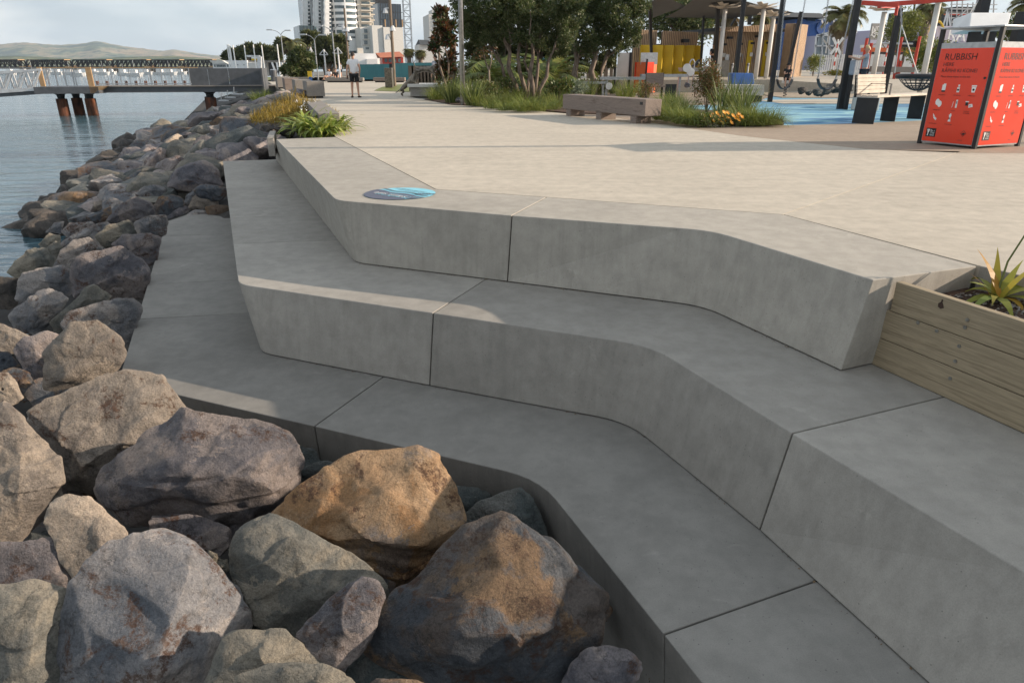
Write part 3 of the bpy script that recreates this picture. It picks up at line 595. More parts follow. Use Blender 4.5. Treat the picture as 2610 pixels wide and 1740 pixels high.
while y < 62:
    step = 0.62 + (y - 12) * 0.012
    dmax = 4.1 + (y - 14) * 0.13 if y < 33 else 6.9
    d = -0.35
    while d < dmax:
        jx = random.uniform(-.15, .15); jy = random.uniform(-.18, .18)
        dd = d + jx; yy = y + jy
        x = -8.15 + (dd - (yy - 10.5) * 0.349) / 0.937
        big = random.random() < .25
        s = random.uniform(.8, 1.2) * (1.35 if big else 1.0) * (1 + (y - 12) * 0.012)
        lim = -5.75 if y < 15.2 else -4.2                     # keep clear of the steps and the lily bed
        ok = not (yy < 15.4 and x + s * .5 > t2[0].x - .05) and not (yy > 13 and yy < 17.5 and x + .5 * s > -4.5)
        if yy < 14.8 and x + s * .55 > -5.95: ok = False
        if yy < 13.8 and dd < 2.9 and yy < 12.6: ok = ok and False
        if ok and count < 215:
            me = random.choice(wet) if dd < 0.25 else random.choice(shapes)
            o = bpy.data.objects.new('boulder', me); COL.objects.link(o)
            z = WATER + 0.28 * dd + random.uniform(-.08, .14)
            o.location = (x, yy, min(z, 0.12 if yy > 17 else -.25)); o.scale = (s, s * random.uniform(.9, 1.1), s * random.uniform(.85, 1.15))
            o.rotation_euler = (random.uniform(-.4, .4), random.uniform(-.4, .4), random.uniform(0, 6.28))
            if dd < 0.25: tag(o, 'black wet boulder along the waterline of the far bank', 'boulder', 'wet boulders along the waterline')
            else: tag(o, 'grey or brown boulder of the far bank between the steps and the pier', 'boulder', 'boulders of the far bank')
            count += 1
        d += step * random.uniform(.85, 1.15)
    y += step * 0.92
# ---------------------------------------------------------------- materials of the furniture and plants
M['timber_green'] = None
def wood(name, light, dark, axis=0, scale=1.0, rough=0.75):
    m = bpy.data.materials.new(name); nt, N, L, b = nodes_of(m)
    st = [14.0, 14.0, 14.0]; st[axis] = 0.7
    v = coords(nt, 'Object', tuple(x * scale for x in st))
    a = noise_tex(nt, v, 1.6, 7, 0.62, 1.4)
    col = ramp(nt, a, [(0.30, dark), (0.48, light), (0.58, tuple(x * .8 for x in light)), (0.70, light)])
    v2 = coords(nt, 'Object', tuple(x * scale * 5 for x in st))
    col = mixc(nt, 0.6, col, ramp(nt, noise_tex(nt, v2, 2, 5, 0.7), [(0.3, gray(.7)), (0.6, gray(1.08))]), 'MULTIPLY')
    L.new(col, b.inputs['Base Color']); b.inputs['Roughness'].default_value = rough; b.inputs['Specular IOR Level'].default_value = 0.25
    bump(nt, b, noise_tex(nt, v2, 2, 4, .7), 0.25, 0.004); return m
M['sleeper'] = wood('treated_pine', (0.33, 0.265, 0.175), (0.16, 0.125, 0.08), 1, 0.8)
M['beam'] = wood('weathered_hardwood', (0.25, 0.20, 0.17), (0.11, 0.08, 0.065), 0, 1.0)
M['beamgrey'] = wood('silvered_hardwood', (0.26, 0.235, 0.21), (0.13, 0.115, 0.10), 1, 0.8)
M['slatwood'] = mat('pale_slat_wood', (0.58, 0.515, 0.435), (0.48, 0.42, 0.345), 5, 0.7)
M['steel_dark'] = mat('black_painted_steel', (0.018, 0.018, 0.02), (0.012, 0.012, 0.013), 8, 0.45)
M['steel_grey'] = mat('grey_painted_steel', (0.10, 0.105, 0.115), (0.075, 0.08, 0.085), 3, 0.5)
M['galv'] = mat('galvanised_steel', (0.45, 0.46, 0.47), (0.33, 0.34, 0.35), 12, 0.38, metal=0.75)
M['white'] = mat('white_paint', (0.78, 0.78, 0.77), (0.68, 0.68, 0.67), 2, 0.5)
M['offwhite'] = mat('offwhite_paint', (0.66, 0.64, 0.60), (0.56, 0.545, 0.51), 2, 0.6)
M['black'] = mat('black_print', (0.012, 0.012, 0.012), None, 3, 0.6)
M['red'] = mat('red_panel', (0.74, 0.055, 0.022), (0.70, 0.05, 0.02), 2, 0.22, spec=0.5)
M['redpaint'] = mat('red_paint', (0.55, 0.05, 0.025), (0.45, 0.04, 0.02), 3, 0.4)
M['screw'] = mat('dull_screw', (0.30, 0.29, 0.26), (0.18, 0.17, 0.15), 30, 0.5, metal=0.6)
M['stain'] = mat('dark_stain', (0.055, 0.03, 0.02), None, 30, 0.8)
M['decal_cyan'] = mat('sticker_cyan', (0.22, 0.55, 0.66), (0.20, 0.50, 0.60), 12, 0.6)
M['decal_navy'] = mat('sticker_navy', (0.085, 0.095, 0.14), (0.07, 0.08, 0.12), 12, 0.6)
M['decal_white'] = mat('sticker_white', (0.7, 0.7, 0.7), None, 12, 0.6)
M['gravel'] = leaf_mat('gravel_stones', [(0.09, 0.08, 0.075), (0.17, 0.15, 0.13), (0.27, 0.25, 0.23), (0.13, 0.12, 0.115)], 0.0, 0.8)
GREENS = dict(
 grass=[(0.10, 0.15, 0.025), (0.17, 0.22, 0.045), (0.24, 0.25, 0.06), (0.08, 0.12, 0.025)],
 flax=[(0.08, 0.12, 0.03), (0.16, 0.20, 0.055), (0.22, 0.24, 0.08), (0.06, 0.09, 0.025)],
 lily=[(0.13, 0.20, 0.03), (0.24, 0.31, 0.05), (0.40, 0.43, 0.11), (0.10, 0.15, 0.025), (0.50, 0.48, 0.16)],
 gold=[(0.30, 0.19, 0.03), (0.36, 0.25, 0.04), (0.24, 0.19, 0.035), (0.17, 0.11, 0.02)],
 shrub=[(0.05, 0.085, 0.02), (0.09, 0.13, 0.03), (0.15, 0.17, 0.05), (0.10, 0.06, 0.025)],
 redshrub=[(0.07, 0.09, 0.025), (0.22, 0.085, 0.04), (0.12, 0.12, 0.04), (0.06, 0.08, 0.02)],
 silver=[(0.17, 0.21, 0.14), (0.24, 0.28, 0.20), (0.13, 0.17, 0.10)],
 tree=[(0.035, 0.06, 0.018), (0.06, 0.09, 0.025), (0.10, 0.125, 0.045), (0.15, 0.155, 0.07), (0.045, 0.07, 0.02)],
 pohu=[(0.045, 0.06, 0.022), (0.075, 0.09, 0.03), (0.11, 0.115, 0.045), (0.055, 0.07, 0.025)],
 magnolia=[(0.025, 0.05, 0.015), (0.04, 0.07, 0.02), (0.13, 0.05, 0.02), (0.09, 0.035, 0.018), (0.03, 0.05, 0.015)],
 palm=[(0.10, 0.115, 0.035), (0.15, 0.16, 0.05), (0.20, 0.17, 0.07), (0.08, 0.10, 0.03)],
 drypalm=[(0.16, 0.12, 0.06), (0.22, 0.17, 0.09), (0.12, 0.08, 0.04)],
 nikau=[(0.10, 0.15, 0.03), (0.15, 0.20, 0.04), (0.22, 0.22, 0.05), (0.06, 0.09, 0.02)],
 bamboo=[(0.13, 0.16, 0.03), (0.20, 0.21, 0.05), (0.09, 0.12, 0.025)],
 yellowlily=[(0.22, 0.26, 0.04), (0.42, 0.32, 0.04), (0.14, 0.20, 0.03), (0.45, 0.20, 0.03)],
 flower=[(0.75, 0.30, 0.01), (0.80, 0.40, 0.02), (0.65, 0.20, 0.01)], orangeleaf=[(0.5, 0.18, 0.04), (0.35, 0.12, 0.04)])
for k_, v_ in GREENS.items(): M[k_] = leaf_mat('leaf_' + k_, v_, 0.12 if k_ in ('flower', 'silver') else 0.3)
M['bark'] = mat('grey_bark', (0.23, 0.18, 0.14), (0.09, 0.065, 0.05), 7, 0.9, 0.8, 25, stretch=(3, 3, 0.5))
M['palebark'] = mat('pale_bark', (0.35, 0.30, 0.24), (0.2, 0.16, 0.12), 7, 0.9, 0.6, 25, stretch=(3, 3, 0.5))
RND = random.Random(5)

# ---- round sticker on the top step
def text_mesh(body, size, M4, name, material, parent, extrude=0.0, align='LEFT', shear=0.0, font_scale_x=1.0):
    cu = bpy.data.curves.new(name, 'FONT'); cu.body = body; cu.size = size; cu.align_x = align; cu.extrude = extrude; cu.shear = shear; cu.resolution_u = 2
    t = bpy.data.objects.new('tmp', cu); COL.objects.link(t)
    dg = bpy.context.evaluated_depsgraph_get(); me = bpy.data.meshes.new_from_object(t.evaluated_get(dg)); bpy.data.objects.remove(t); bpy.data.curves.remove(cu)
    me.name = name
    off = wloc(parent) if parent else Vector((0, 0, 0))
    me.transform(Matrix.Translation(-off) @ M4 @ Matrix.Diagonal((font_scale_x, 1, 1, 1)))
    me.materials.clear(); me.materials.append(material)
    o = bpy.data.objects.new(name, me); COL.objects.link(o)
    if parent: o.parent = parent
    return o
def frame(o, x, y):               # 4x4 with given origin, x direction and y direction
    o, x, y = Vector(o), Vector(x).normalized(), Vector(y).normalized(); z = x.cross(y)
    return Matrix(((x.x, y.x, z.x, o.x), (x.y, y.y, z.y, o.y), (x.z, y.z, z.z, o.z), (0, 0, 0, 1)))
dl, dr_, dt, db = on(926, 497), on(1109, 491), on(1040, 479), on(1000, 510)
dc = (dl + dr_ + dt + db) / 4; drad = ((dl - dr_).length + (dt - db).length) / 4
st = thing('sticker', 'round cyan and navy safety sticker stuck flat on the top step', 'sticker', dc)
wl = on(963, 484.5); wr = on(1080, 503)                # the wavy line across it
wd = (V3(wr, 0) - V3(wl, 0)).normalized(); wn = Vector((-wd.y, wd.x, 0))
mb = MB(); n = 48
mb.add([dc + Vector((math.cos(2 * math.pi * i / n), math.sin(2 * math.pi * i / n), 0)) * drad + Vector((0, 0, .003)) for i in range(n)], [tuple(range(n))])
mb.build('backing', M['decal_cyan'], st)
mid_ = (wl + wr) / 2; off_ = (V3(mid_, 0) - dc).dot(wn)
def wave(t, ph=0): return off_ + 0.018 * math.sin(t * 16 + ph) + .0
half = math.sqrt(max(.01, drad ** 2 - off_ ** 2))
ts = [-half + 2 * half * i / 40 for i in range(41)]
low = [dc + wd * t + wn * wave(t) for t in ts]
a0, a1 = math.atan2(*(low[-1] - dc).yx), math.atan2(*(low[0] - dc).yx)
while a1 > a0: a1 -= 2 * math.pi
arc = [dc + Vector((math.cos(a0 + (a1 - a0) * i / 40), math.sin(a0 + (a1 - a0) * i / 40), 0)) * drad * .999 for i in range(1, 40)]
mb = MB(); pl = low + arc; mb.add([p + Vector((0, 0, .006)) for p in pl], [tuple(range(len(pl)))]); mb.build('navy_field', M['decal_navy'], st, recalc=False)
for k_ in (0.05,):
    mb = MB()
    for i in range(40):
        t0, t1_ = ts[i], ts[i + 1]; p = [dc + wd * t + wn * (wave(t, .4) + k_ + q) for t, q in ((t0, 0), (t1_, 0), (t1_, .022), (t0, .022))]
        if all((v - dc).length < drad for v in p): mb.quad(*[v + Vector((0, 0, .009)) for v in p])
    mb.build('wave_stripe', M['decal_navy'], st)
up_ = -wn
def dtext(s, u, v, size, m): text_mesh(s, size, frame(on(u, v, .009), -wd, up_ * -1 if False else -wn), 'lettering', m, st, align='CENTER')
# the wording faces the water: it reads upside down from the camera
dtext('he wahi noa', 1003, 498, .10, M['decal_cyan']); dtext('swim safe', 1000, 494.5, .12, M['decal_white']); dtext('care', 966, 491, .07, M['decal_white'])
dtext('look before you jump', 1032, 498, .05, M['decal_cyan'])
for a_, b_ in ((1062, 486), (1055, 488), (1048, 483.5)): dtext('mind the rocks and tide', a_, b_, .045, M['decal_navy'])
mb = MB(); p = on(1083, 494, .009)
for i in range(6): mb.add([p + Vector((math.cos(a + i) * .03 + (i - 2.5) * .035, math.sin(a + i) * .03, 0)) for a in (0, 2.1, 4.2)], [(0, 1, 2)])
mb.build('emblem', M['decal_navy'], st)

# ---- timber retaining wall with a gravel bed
tA = on2(2075, 652, -.025); tdir = (on2(2352, 740, -.025) - tA).normalized(); tn = Vector((tdir.y, -tdir.x, 0)); tn = tn if tn.x < 0 else -tn
wall = thing('timber_wall', 'low retaining wall of three treated pine boards beside the step end', 'retaining wall', tA + Vector((0, 0, -.575)))
lng = 3.6
for i in range(3):
    z1 = -.025 - i * .192; z0 = z1 - .188
    lean = [-.045, -.02, .0][i] * 0
    mb = MB(); a = tA + tdir * (-.05 - .08 * i); c = a + tdir * lng / 2 - tn * .025
    R3 = Matrix.Rotation(math.atan2(tdir.y, tdir.x) - R(90), 3, 'Z')
    o = MB().box((0, 0, 0), (.05, lng, .188)).build('plank', M['sleeper'], wall, bevel=.004, local=True)
    o.location = Vector((c.x, c.y, (z0 + z1) / 2)) - wall.location; o.rotation_euler = (0, 0, math.atan2(tdir.y, tdir.x) - R(90))
for u, v in ((2466, 815), (2460, 834), (2445, 882), (2435, 920), (2422, 964), (2340, 822), (2388, 843)):
    q = ray(u, v); t = (tA - Vector((0, 0, EYE))).dot(tn) / q.dot(tn); p = Vector((0, 0, EYE)) + q * t
    mb = MB(); mb.disc(p, tn, .011, 10, .004); mb.build('screw', M['screw'], wall)
q = ray(2400, 775); t = (tA - Vector((0, 0, EYE))).dot(tn) / q.dot(tn); p = Vector((0, 0, EYE)) + q * t
mb = MB(); mb.add([p + tn * .0015 + tdir * a + Vector((0, 0, b)) for a, b in ((-.018, -.02), (0, -.028), (.02, -.018), (.012, 0), (.004, .012), (.006, .026), (-.004, .03), (-.006, .012), (-.02, 0))], [tuple(range(9))])
mb.build('stain', M['stain'], wall)
gA = end1; gz = -.15
poly = [tA - tn * .05, tA + tdir * 3.5 - tn * .05, tA + tdir * 3.5 - tn * 1.3, V3(i1[4], 0) + Vector((-.03, -.0, 0)), V3(i1[4], 0) + Vector((-.15, -.06, 0))]
mb = MB(); mb.prism([(p.x, p.y) for p in poly], gz - .3, gz); tag(mb.build('planter_soil', M['soil'], recalc=True), kind='structure')
dd_ = Vector((4.2, -8.0, 0)).normalized()
mb = MB(); a = i1[4] + Vector((.012, -.012, 0)); dn_ = Vector((-dd_.y, dd_.x, 0))
mb.loft([V3(p, -.55) for p in (a, a + dd_ * 4, a + dd_ * 4 + dn_ * .05, a + dn_ * .05)], [V3(p, -.002) for p in (a, a + dd_ * 4, a + dd_ * 4 + dn_ * .03, a + dn_ * .03)])
tag(mb.build('kerb', M['rim'], recalc=True), kind='structure')
ICO = [(0, 0, 1), (.9, 0, .1), (-.3, .85, .15), (-.35, -.8, .05), (.2, .1, -1)]
mb = MB(); got = 0
while got < 1500:
    s_, t_ = RND.uniform(.02, 2.2), RND.uniform(.05, 1.2)
    p = tA + tdir * s_ - tn * t_
    if (p - gA).dot(Vector((.36, -.93, 0))) < .03 or (p - i1[4]).dot(dn_) > -.01: 
        got += .3; continue
    r = RND.uniform(.008, .017); an = RND.uniform(0, 6.28); ca, sa = math.cos(an), math.sin(an)
    vs = [Vector((p.x + (x * ca - y * sa) * r, p.y + (x * sa + y * ca) * r, gz + .006 + z * r * .7 + RND.uniform(0, .006))) for x, y, z in ICO]
    mb.add(vs, [(0, 1, 2), (0, 2, 3), (0, 3, 1), (4, 2, 1), (4, 3, 2), (4, 1, 3)]); got += 1
tag(mb.build('gravel', M['gravel']), 'loose grey and brown gravel in the bed behind the pine boards', 'gravel', kind='stuff')

# ---------------------------------------------------------------- plants
def blade(mb, p, az, length, width, lift, droop, seg=4, twist=0.0, fold=0.0):
    """a strap leaf: starts at p, rises with `lift` (radians from level) and droops over its length"""
    d = Vector((math.cos(az), math.sin(az), 0)); side = Vector((-d.y, d.x, 0)); pos = Vector(p); el = lift; rows = []
    for i in range(seg + 1):
        t = i / seg; w = width * (0.55 + 0.9 * t if t < .35 else (1 - t) * 1.33) if i < seg else 0.0
        sd = side * math.cos(twist * t) + Vector((0, 0, 1)) * math.sin(twist * t)
        rows.append((pos - sd * w / 2, pos + sd * w / 2)); 
        pos = pos + (d * math.cos(el) + Vector((0, 0, math.sin(el)))) * (length / seg); el -= droop / seg
    vs = [q for r in rows[:-1] for q in r] + [rows[-1][0]]
    fs = [(2 * i, 2 * i + 1, 2 * i + 3, 2 * i + 2) for i in range(seg - 1)] + [(2 * seg - 2, 2 * seg - 1, 2 * seg)]
    mb.add(vs, fs)
def clump(name, p, n, length, width, lift=(.9, 1.45), droop=(.6, 1.6), spread=.1, m='grass', label='', cat='plant', group=None, seg=4, rnd=None):
    rnd = rnd or RND; mb = MB()
    for _ in range(n):
        az = rnd.uniform(0, 2 * math.pi); r = spread * math.sqrt(rnd.random())
        q = Vector(p) + Vector((math.cos(az) * r, math.sin(az) * r, 0))
        blade(mb, q, az + rnd.uniform(-.6, .6), length * rnd.uniform(.6, 1.1), width * rnd.uniform(.7, 1.15), rnd.uniform(*lift), rnd.uniform(*droop), seg, rnd.uniform(-.5, .5))
    o = mb.build(name, M[m], center=True); tag(o, label, cat, group); return o
def leaves_into(mb, c, rad, n, size, rnd, shell=.35, flat=1.0, up=0.25, aspect=.5):
    for _ in range(n):
        v = Vector((rnd.gauss(0, 1), rnd.gauss(0, 1), rnd.gauss(0, 1))).normalized(); r = (shell + (1 - shell) * rnd.random()) ** .6
        p = Vector(c) + Vector((v.x * rad[0], v.y * rad[1], v.z * rad[2])) * r
        d = (v * .7 + Vector((rnd.uniform(-1, 1), rnd.uniform(-1, 1), rnd.uniform(-.8, 1) + up))).normalized()
        s = d.cross(Vector((rnd.uniform(-1, 1), rnd.uniform(-1, 1), rnd.uniform(-1, 1)))).normalized(); L_ = size * rnd.uniform(.6, 1.25); w = L_ * aspect
        mb.add([p, p + d * L_ * .5 + s * w * .5, p + d * L_, p + d * L_ * .5 - s * w * .5], [(0, 1, 2, 3)])
def leafy_shrub(name, p, rad, n, size, m, label, cat='shrub', group=None, stems=5, lumps=7, aspect=.5):
    rnd = RND; t = thing(name, label, cat, p, group); p = Vector(p)
    mb = MB(); tips = []
    for _ in range(lumps):
        v = Vector((rnd.uniform(-1, 1), rnd.uniform(-1, 1), rnd.uniform(-.55, 1))); v = v / max(1, v.length)
        tips.append(p + Vector((v.x * rad[0] * .62, v.y * rad[1] * .62, rad[2] * (1 + v.z * .62))))
    for q in tips: leaves_into(mb, q, (rad[0] * .5, rad[1] * .5, rad[2] * .42), n // lumps, size, rnd, aspect=aspect)
    mb.build('foliage', M[m], t)
    mb = MB()
    for q in tips[:stems]: mb.tube([p, p.lerp(q, .5) + Vector((rnd.uniform(-.1, .1) * rad[0], rnd.uniform(-.1, .1) * rad[1], 0)), q], [.02 * rad[2] + .006, .012 * rad[2] + .004, .004], 5)
    mb.build('stem', M['bark'], t)
    return t
def limb_path(a, b, rnd, wob=.12, n=5):
    a, b = Vector(a), Vector(b); L_ = (b - a).length
    return [a.lerp(b, i / n) + (Vector((rnd.uniform(-1, 1), rnd.uniform(-1, 1), rnd.uniform(-.5, .5))) * wob * L_ * math.sin(math.pi * i / n) * .5) for i in range(n + 1)]
def tree(name, p, trunks, lumps, n, size, m, label, cat='tree', group=None, bark='bark', r0=.12, aspect=.45, extra=None, shell=.35, seed=1):
    """trunks: list of tip points from the base; lumps: list of (centre, radii)"""
    rnd = random.Random(seed); p = Vector(p); t = thing(name, label, cat, p, group)
    ends = []
    for k, (base, tip, r) in enumerate(trunks):
        mb = MB(); pts = limb_path(base, tip, rnd); mb.tube(pts, [r * (1.25 - .8 * i / 5) for i in range(6)], 8)
        ends.append((pts[3], pts[4], Vector(tip)))
        near = sorted(lumps, key=lambda l: (Vector(l[0]) - Vector(tip)).length)[:3]
        for l in near:
            q = limb_path(pts[3 if rnd.random() < .5 else 4], l[0], rnd, .15, 4); mb.tube(q, [r * .5, r * .4, r * .3, r * .2, r * .08], 5)
        mb.build('trunk', M[bark], t, smooth=True)
    tot = sum(l[1][0] * l[1][1] + l[1][0] * l[1][2] for l in lumps)
    mb = MB()
    for c, rad in lumps:
        k = int(n * (rad[0] * rad[1] + rad[0] * rad[2]) / tot)
        sub = 7
        for _ in range(sub):
            v = Vector((rnd.gauss(0, 1), rnd.gauss(0, 1), rnd.gauss(0, 1))).normalized() * rnd.uniform(.55, 1.0)
            cc_ = Vector(c) + Vector((v.x * rad[0], v.y * rad[1], v.z * rad[2])) * .72; s_ = rnd.uniform(.3, .5)
            leaves_into(mb, cc_, (rad[0] * s_, rad[1] * s_, rad[2] * s_), k // sub, size, rnd, shell=shell, aspect=aspect)
    mb.build('crown', M[m], t)
    return t
def palm(name, p, h, n, length, label, m='palm', trunk_r=.22, group=None, dead=True, seed=1, leaflet=.5, lean=(0, 0), bark='bark'):
    rnd = random.Random(seed); p = Vector(p); t = thing(name, label, 'palm tree', p, group); top = p + Vector((lean[0], lean[1], h))
    mb = MB(); mb.tube([p, p.lerp(top, .5), top], [trunk_r * 1.1, trunk_r * .9, trunk_r * .85], 9); mb.build('trunk', M[bark], t, smooth=True)
    for part, mm, cnt, el0, el1, dr in (('crown', m, n, .25, 1.45, 1.9),) + ((('dead_fronds', 'drypalm', n // 2, -.9, .0, .9),) if dead else ()):
        mb = MB()
        for k in range(cnt):
            az = 2 * math.pi * k / cnt * 2.4 + rnd.uniform(-.3, .3); el = rnd.uniform(el0, el1); L_ = length * rnd.uniform(.75, 1.05) * (.7 if part != 'crown' else 1)
            d = Vector((math.cos(az), math.sin(az), 0)); pos = top.copy(); pts = [pos]; seg = 9
            for i in range(seg):
                pos = pos + (d * math.cos(el) + Vector((0, 0, math.sin(el)))) * (L_ / seg); el -= dr / seg; pts.append(pos)
            side = Vector((-d.y, d.x, 0))
            for i in range(seg):
                a, b = pts[i], pts[i + 1]; mb.add([a - side * .02, a + side * .02, b + side * .015, b - side * .015], [(0, 1, 2, 3)])
                if i == 0: continue
                for s_ in (-1, 1):
                    for f in (.0, .33, .66):
                        q = a.lerp(b, f); w = leaflet * math.sin(math.pi * (i + f) / (seg + .6)) ** .6
                        tip = q + side * s_ * w * .8 + (b - a).normalized() * w * .55 + Vector((0, 0, -.30 * w + rnd.uniform(-.05, .05)))
                        e = (b - a).normalized() * .03 * (1 + length / 3)
                        mb.add([q - e, q + e, tip], [(0, 1, 2)])
        mb.build(part, M[mm], t)
    return t

# ---- plants by the steps: lily clump, golden shrub, grass behind
pl_ = on2(712, 312)
rl = random.Random(3); mb = MB()
t = thing('lily', 'broad clump of arching green lily leaves at the far end of the top step', 'plant', pl_)
for k_ in range(16):
    c = pl_ + Vector((rl.uniform(-.6, .35), rl.uniform(.05, 1.6), -.05))
    for _ in range(30): blade(mb, c + Vector((rl.uniform(-.06, .06), rl.uniform(-.06, .06), 0)), rl.uniform(0, 6.28), rl.uniform(.4, .8), rl.uniform(.065, .105), rl.uniform(.75, 1.45), rl.uniform(1.2, 2.6), 5, rl.uniform(-.5, .5))
mb.build('foliage', M['lily'], t)
mb = MB()
for _ in range(14):
    q = pl_ + Vector((rl.uniform(-.25, .05), rl.uniform(.1, .5), rl.uniform(.45, .6)))
    leaves_into(mb, q, (.02, .02, .02), 4, .022, rl, aspect=.9)
mb.build('flower', M['white'], t)
pg = on2(628, 285, -.1)
t = thing('golden_shrub', 'low golden brown wiry shrub spilling over the boulders', 'shrub', pg); mb = MB(); rl = random.Random(8)
for _ in range(5200):
    a = rl.uniform(0, 6.28); r = rl.random() ** .5; c = pg + Vector((math.cos(a) * r * 1.0 + .1, math.sin(a) * r * 1.9 + 1.5, rl.uniform(-.02, .65) * (1.15 - r)))
    blade(mb, c, rl.uniform(0, 6.28), rl.uniform(.12, .26), .016, rl.uniform(-.2, 1.5), rl.uniform(-1.2, 1.8), 3, 1)
mb.build('foliage', M['gold'], t)
pq = on2(598, 232, -.1)
for i_, (dx, dy) in enumerate(((0, 0), (.9, 1.2), (-.3, 1.3))):
    clump('coastal_grass', pq + Vector((dx, dy, 0)), 130, .6, .02, (.7, 1.5), (.4, 1.8), .35, 'grass', ['bright green tuft on the boulders behind the golden shrub', 'green tuft beyond the golden shrub, next to the paving', 'green tuft beyond the golden shrub, on the water side'][i_], 'plant', 'tufts on the boulders')
mb = MB(); a_, b_ = on(704, 352) + Vector((-.15, .12, 0)), on(704, 352) + Vector((-.55, 1.5, 0))
mb.bar(a_ + Vector((0, 0, -.17)), b_ + Vector((0, 0, -.17)), .12, .34); tag(mb.build('concrete_edge', M['rim'], bevel=.01), 'short pale concrete edge beside the lily bed', 'concrete edge')

# leaf litter caught along the feet of the steps
def litter(pts, n, label, zoff=.004):
    mb = MB(); seg = [(a, b, (b - a).length) for a, b in zip(pts, pts[1:])]; tot = sum(q[2] for q in seg); rl = random.Random(len(pts) * 7 + n)
    for _ in range(n):
        r = rl.uniform(0, tot); i = 0
        while r > seg[i][2]: r -= seg[i][2]; i += 1
        a, b, l = seg[i]; u = (b - a) / l; nn = Vector((u.y, -u.x, 0)); c = a + u * r + nn * abs(rl.gauss(0, .016)); c.z += zoff
        th = rl.uniform(0, 6.28); d = Vector((math.cos(th), math.sin(th), rl.uniform(-.1, .3))); s_ = Vector((-d.y, d.x, rl.uniform(-.2, .3))); L_ = rl.uniform(.004, .016); w = L_ * rl.uniform(.15, .5)
        mb.add([c - d * L_ * .5, c + s_ * w, c + d * L_ * .5 + Vector((0, 0, .004)), c - s_ * w], [(0, 1, 2, 3)])
    tag(mb.build('leaf_litter', M['litter']), label, 'leaf litter', kind='stuff')
M['litter'] = leaf_mat('dry_leaf_bits', [(.05, .03, .02), (.12, .075, .04), (.2, .14, .08), (.03, .025, .02)], 0, .9)
litter([V3(p, S2) for p in b1[1:]], 170, 'dry leaf bits along the foot of the top step'); litter([V3(p, S3) for p in b2[1:6]], 110, 'dry leaf bits along the foot of the middle step')
litter([V3(p, S2) for p in (on(2250, 925, S2), on(2610, 1080, S2))], 160, 'dry leaf bits at the foot of the pine boards')
litter([V3(p, -1.62) for p in (b3[3], b3[4], b3[5])], 900, 'dry twigs and leaves between the lowest step and the boulders')
# ---- big timber beams to sit on
def beam_bench(name, A, B, w, h, z0, label, legs, m, group=None, cap=True):
    """A-B is the line of the front lower edge; the body is set back from it"""
    A, B = Vector(A), Vector(B); d = (B - A).normalized(); nrm = Vector((-d.y, d.x, 0)); c = (A + B) / 2 + nrm * w / 2; L_ = (B - A).length
    t = thing(name, label, 'bench', (c.x, c.y, A.z), group); rz = math.atan2(d.y, d.x)
    o = MB().box((0, 0, 0), (L_, w, h)).build('beam', M[m], t, bevel=.012, local=True); o.location = (0, 0, z0 + h / 2); o.rotation_euler = (0, 0, rz)
    for f in legs:
        o = MB().box((0, 0, 0), (.22, w * .96, z0)).build('leg', M[m], t, bevel=.006, local=True); o.location = d * (f * L_) + Vector((0, 0, z0 / 2)); o.rotation_euler = (0, 0, rz)
    return t, d, nrm, L_
lA, lB = on(1454.7, 296.8), on(1613.5, 314.7); dv = (lB - lA); u_ = dv.normalized()
bn, bd, bnn, bl = beam_bench('timber_bench', lA - u_ * .42, lB + u_ * .40, .46, .36, .17, 'long solid timber beam bench with three block feet at the planting bed', (-.42, -.02, .38), 'beam')
for f in (-.36, -.12, .27):
    c = (lA + lB) / 2 + u_ * .1 + bd * f * bl + bnn * .03 + Vector((0, 0, .53)); mb = MB(); mb.box(c, (.05, .04, .02)); mb.build('stud', M['galv'], bn)
c = lB + u_ * .26 + Vector((0, 0, .44)) - bnn * .004; mb = MB(); mb.box(c, (.1, .006, .06), math.atan2(bd.y, bd.x)); mb.build('plate', M['steel_dark'], bn)
beam_bench('low_bench', on2(783, 300), on2(738, 272) + Vector((-.5, 2.0, 0)), .42, .2, .14, 'low weathered timber bench end behind the lily clump', (-.38, .3), 'beamgrey')
CB2 = crop(530, 30, 6.671)
for i_, (a, b, c_, m_, lab) in enumerate((((1700, 1475), (1868, 1472), (1560, 1432), 'beamgrey', 'nearest of the row of timber blocks by the water'),
       ((1500, 1422), (1562, 1422), (1375, 1385), 'beamgrey', 'dark-ended timber block second in the row by the water'),
       ((1320, 1362), (1390, 1362), (1235, 1320), 'beam', 'brown-ended timber block third in the row by the water'),
       ((1190, 1312), (1240, 1312), (1118, 1275), 'beamgrey', 'last timber block of the row, next to the pier wall'))):
    p0, p1 = on(*CB2(a)), on(*CB2(b)); p2 = on(*CB2(c_)); w = max(.7, (p1 - p0).length); L_ = min(2.4, max(1.5, (p2 - p0).length))
    sd = Vector((-.349, .937, 0)); t = thing('timber_block', lab, 'bench', p0, 'row of timber blocks by the water')
    o = MB().box((0, 0, 0), (w, 1.9, .58)).build('beam', M[m_], t, bevel=.015, local=True)
    rz = math.atan2(.937, -.349) - R(90); o.rotation_euler = (0, 0, rz); o.location = Matrix.Rotation(rz, 3, 'Z') @ Vector((w / 2, .95, .36))
    o = MB().box((0, 0, 0), (w * .8, 1.6, .07)).build('base', M['steel_dark'], t, local=True); o.rotation_euler = (0, 0, rz); o.location = Matrix.Rotation(rz, 3, 'Z') @ Vector((w / 2, .95, .035))

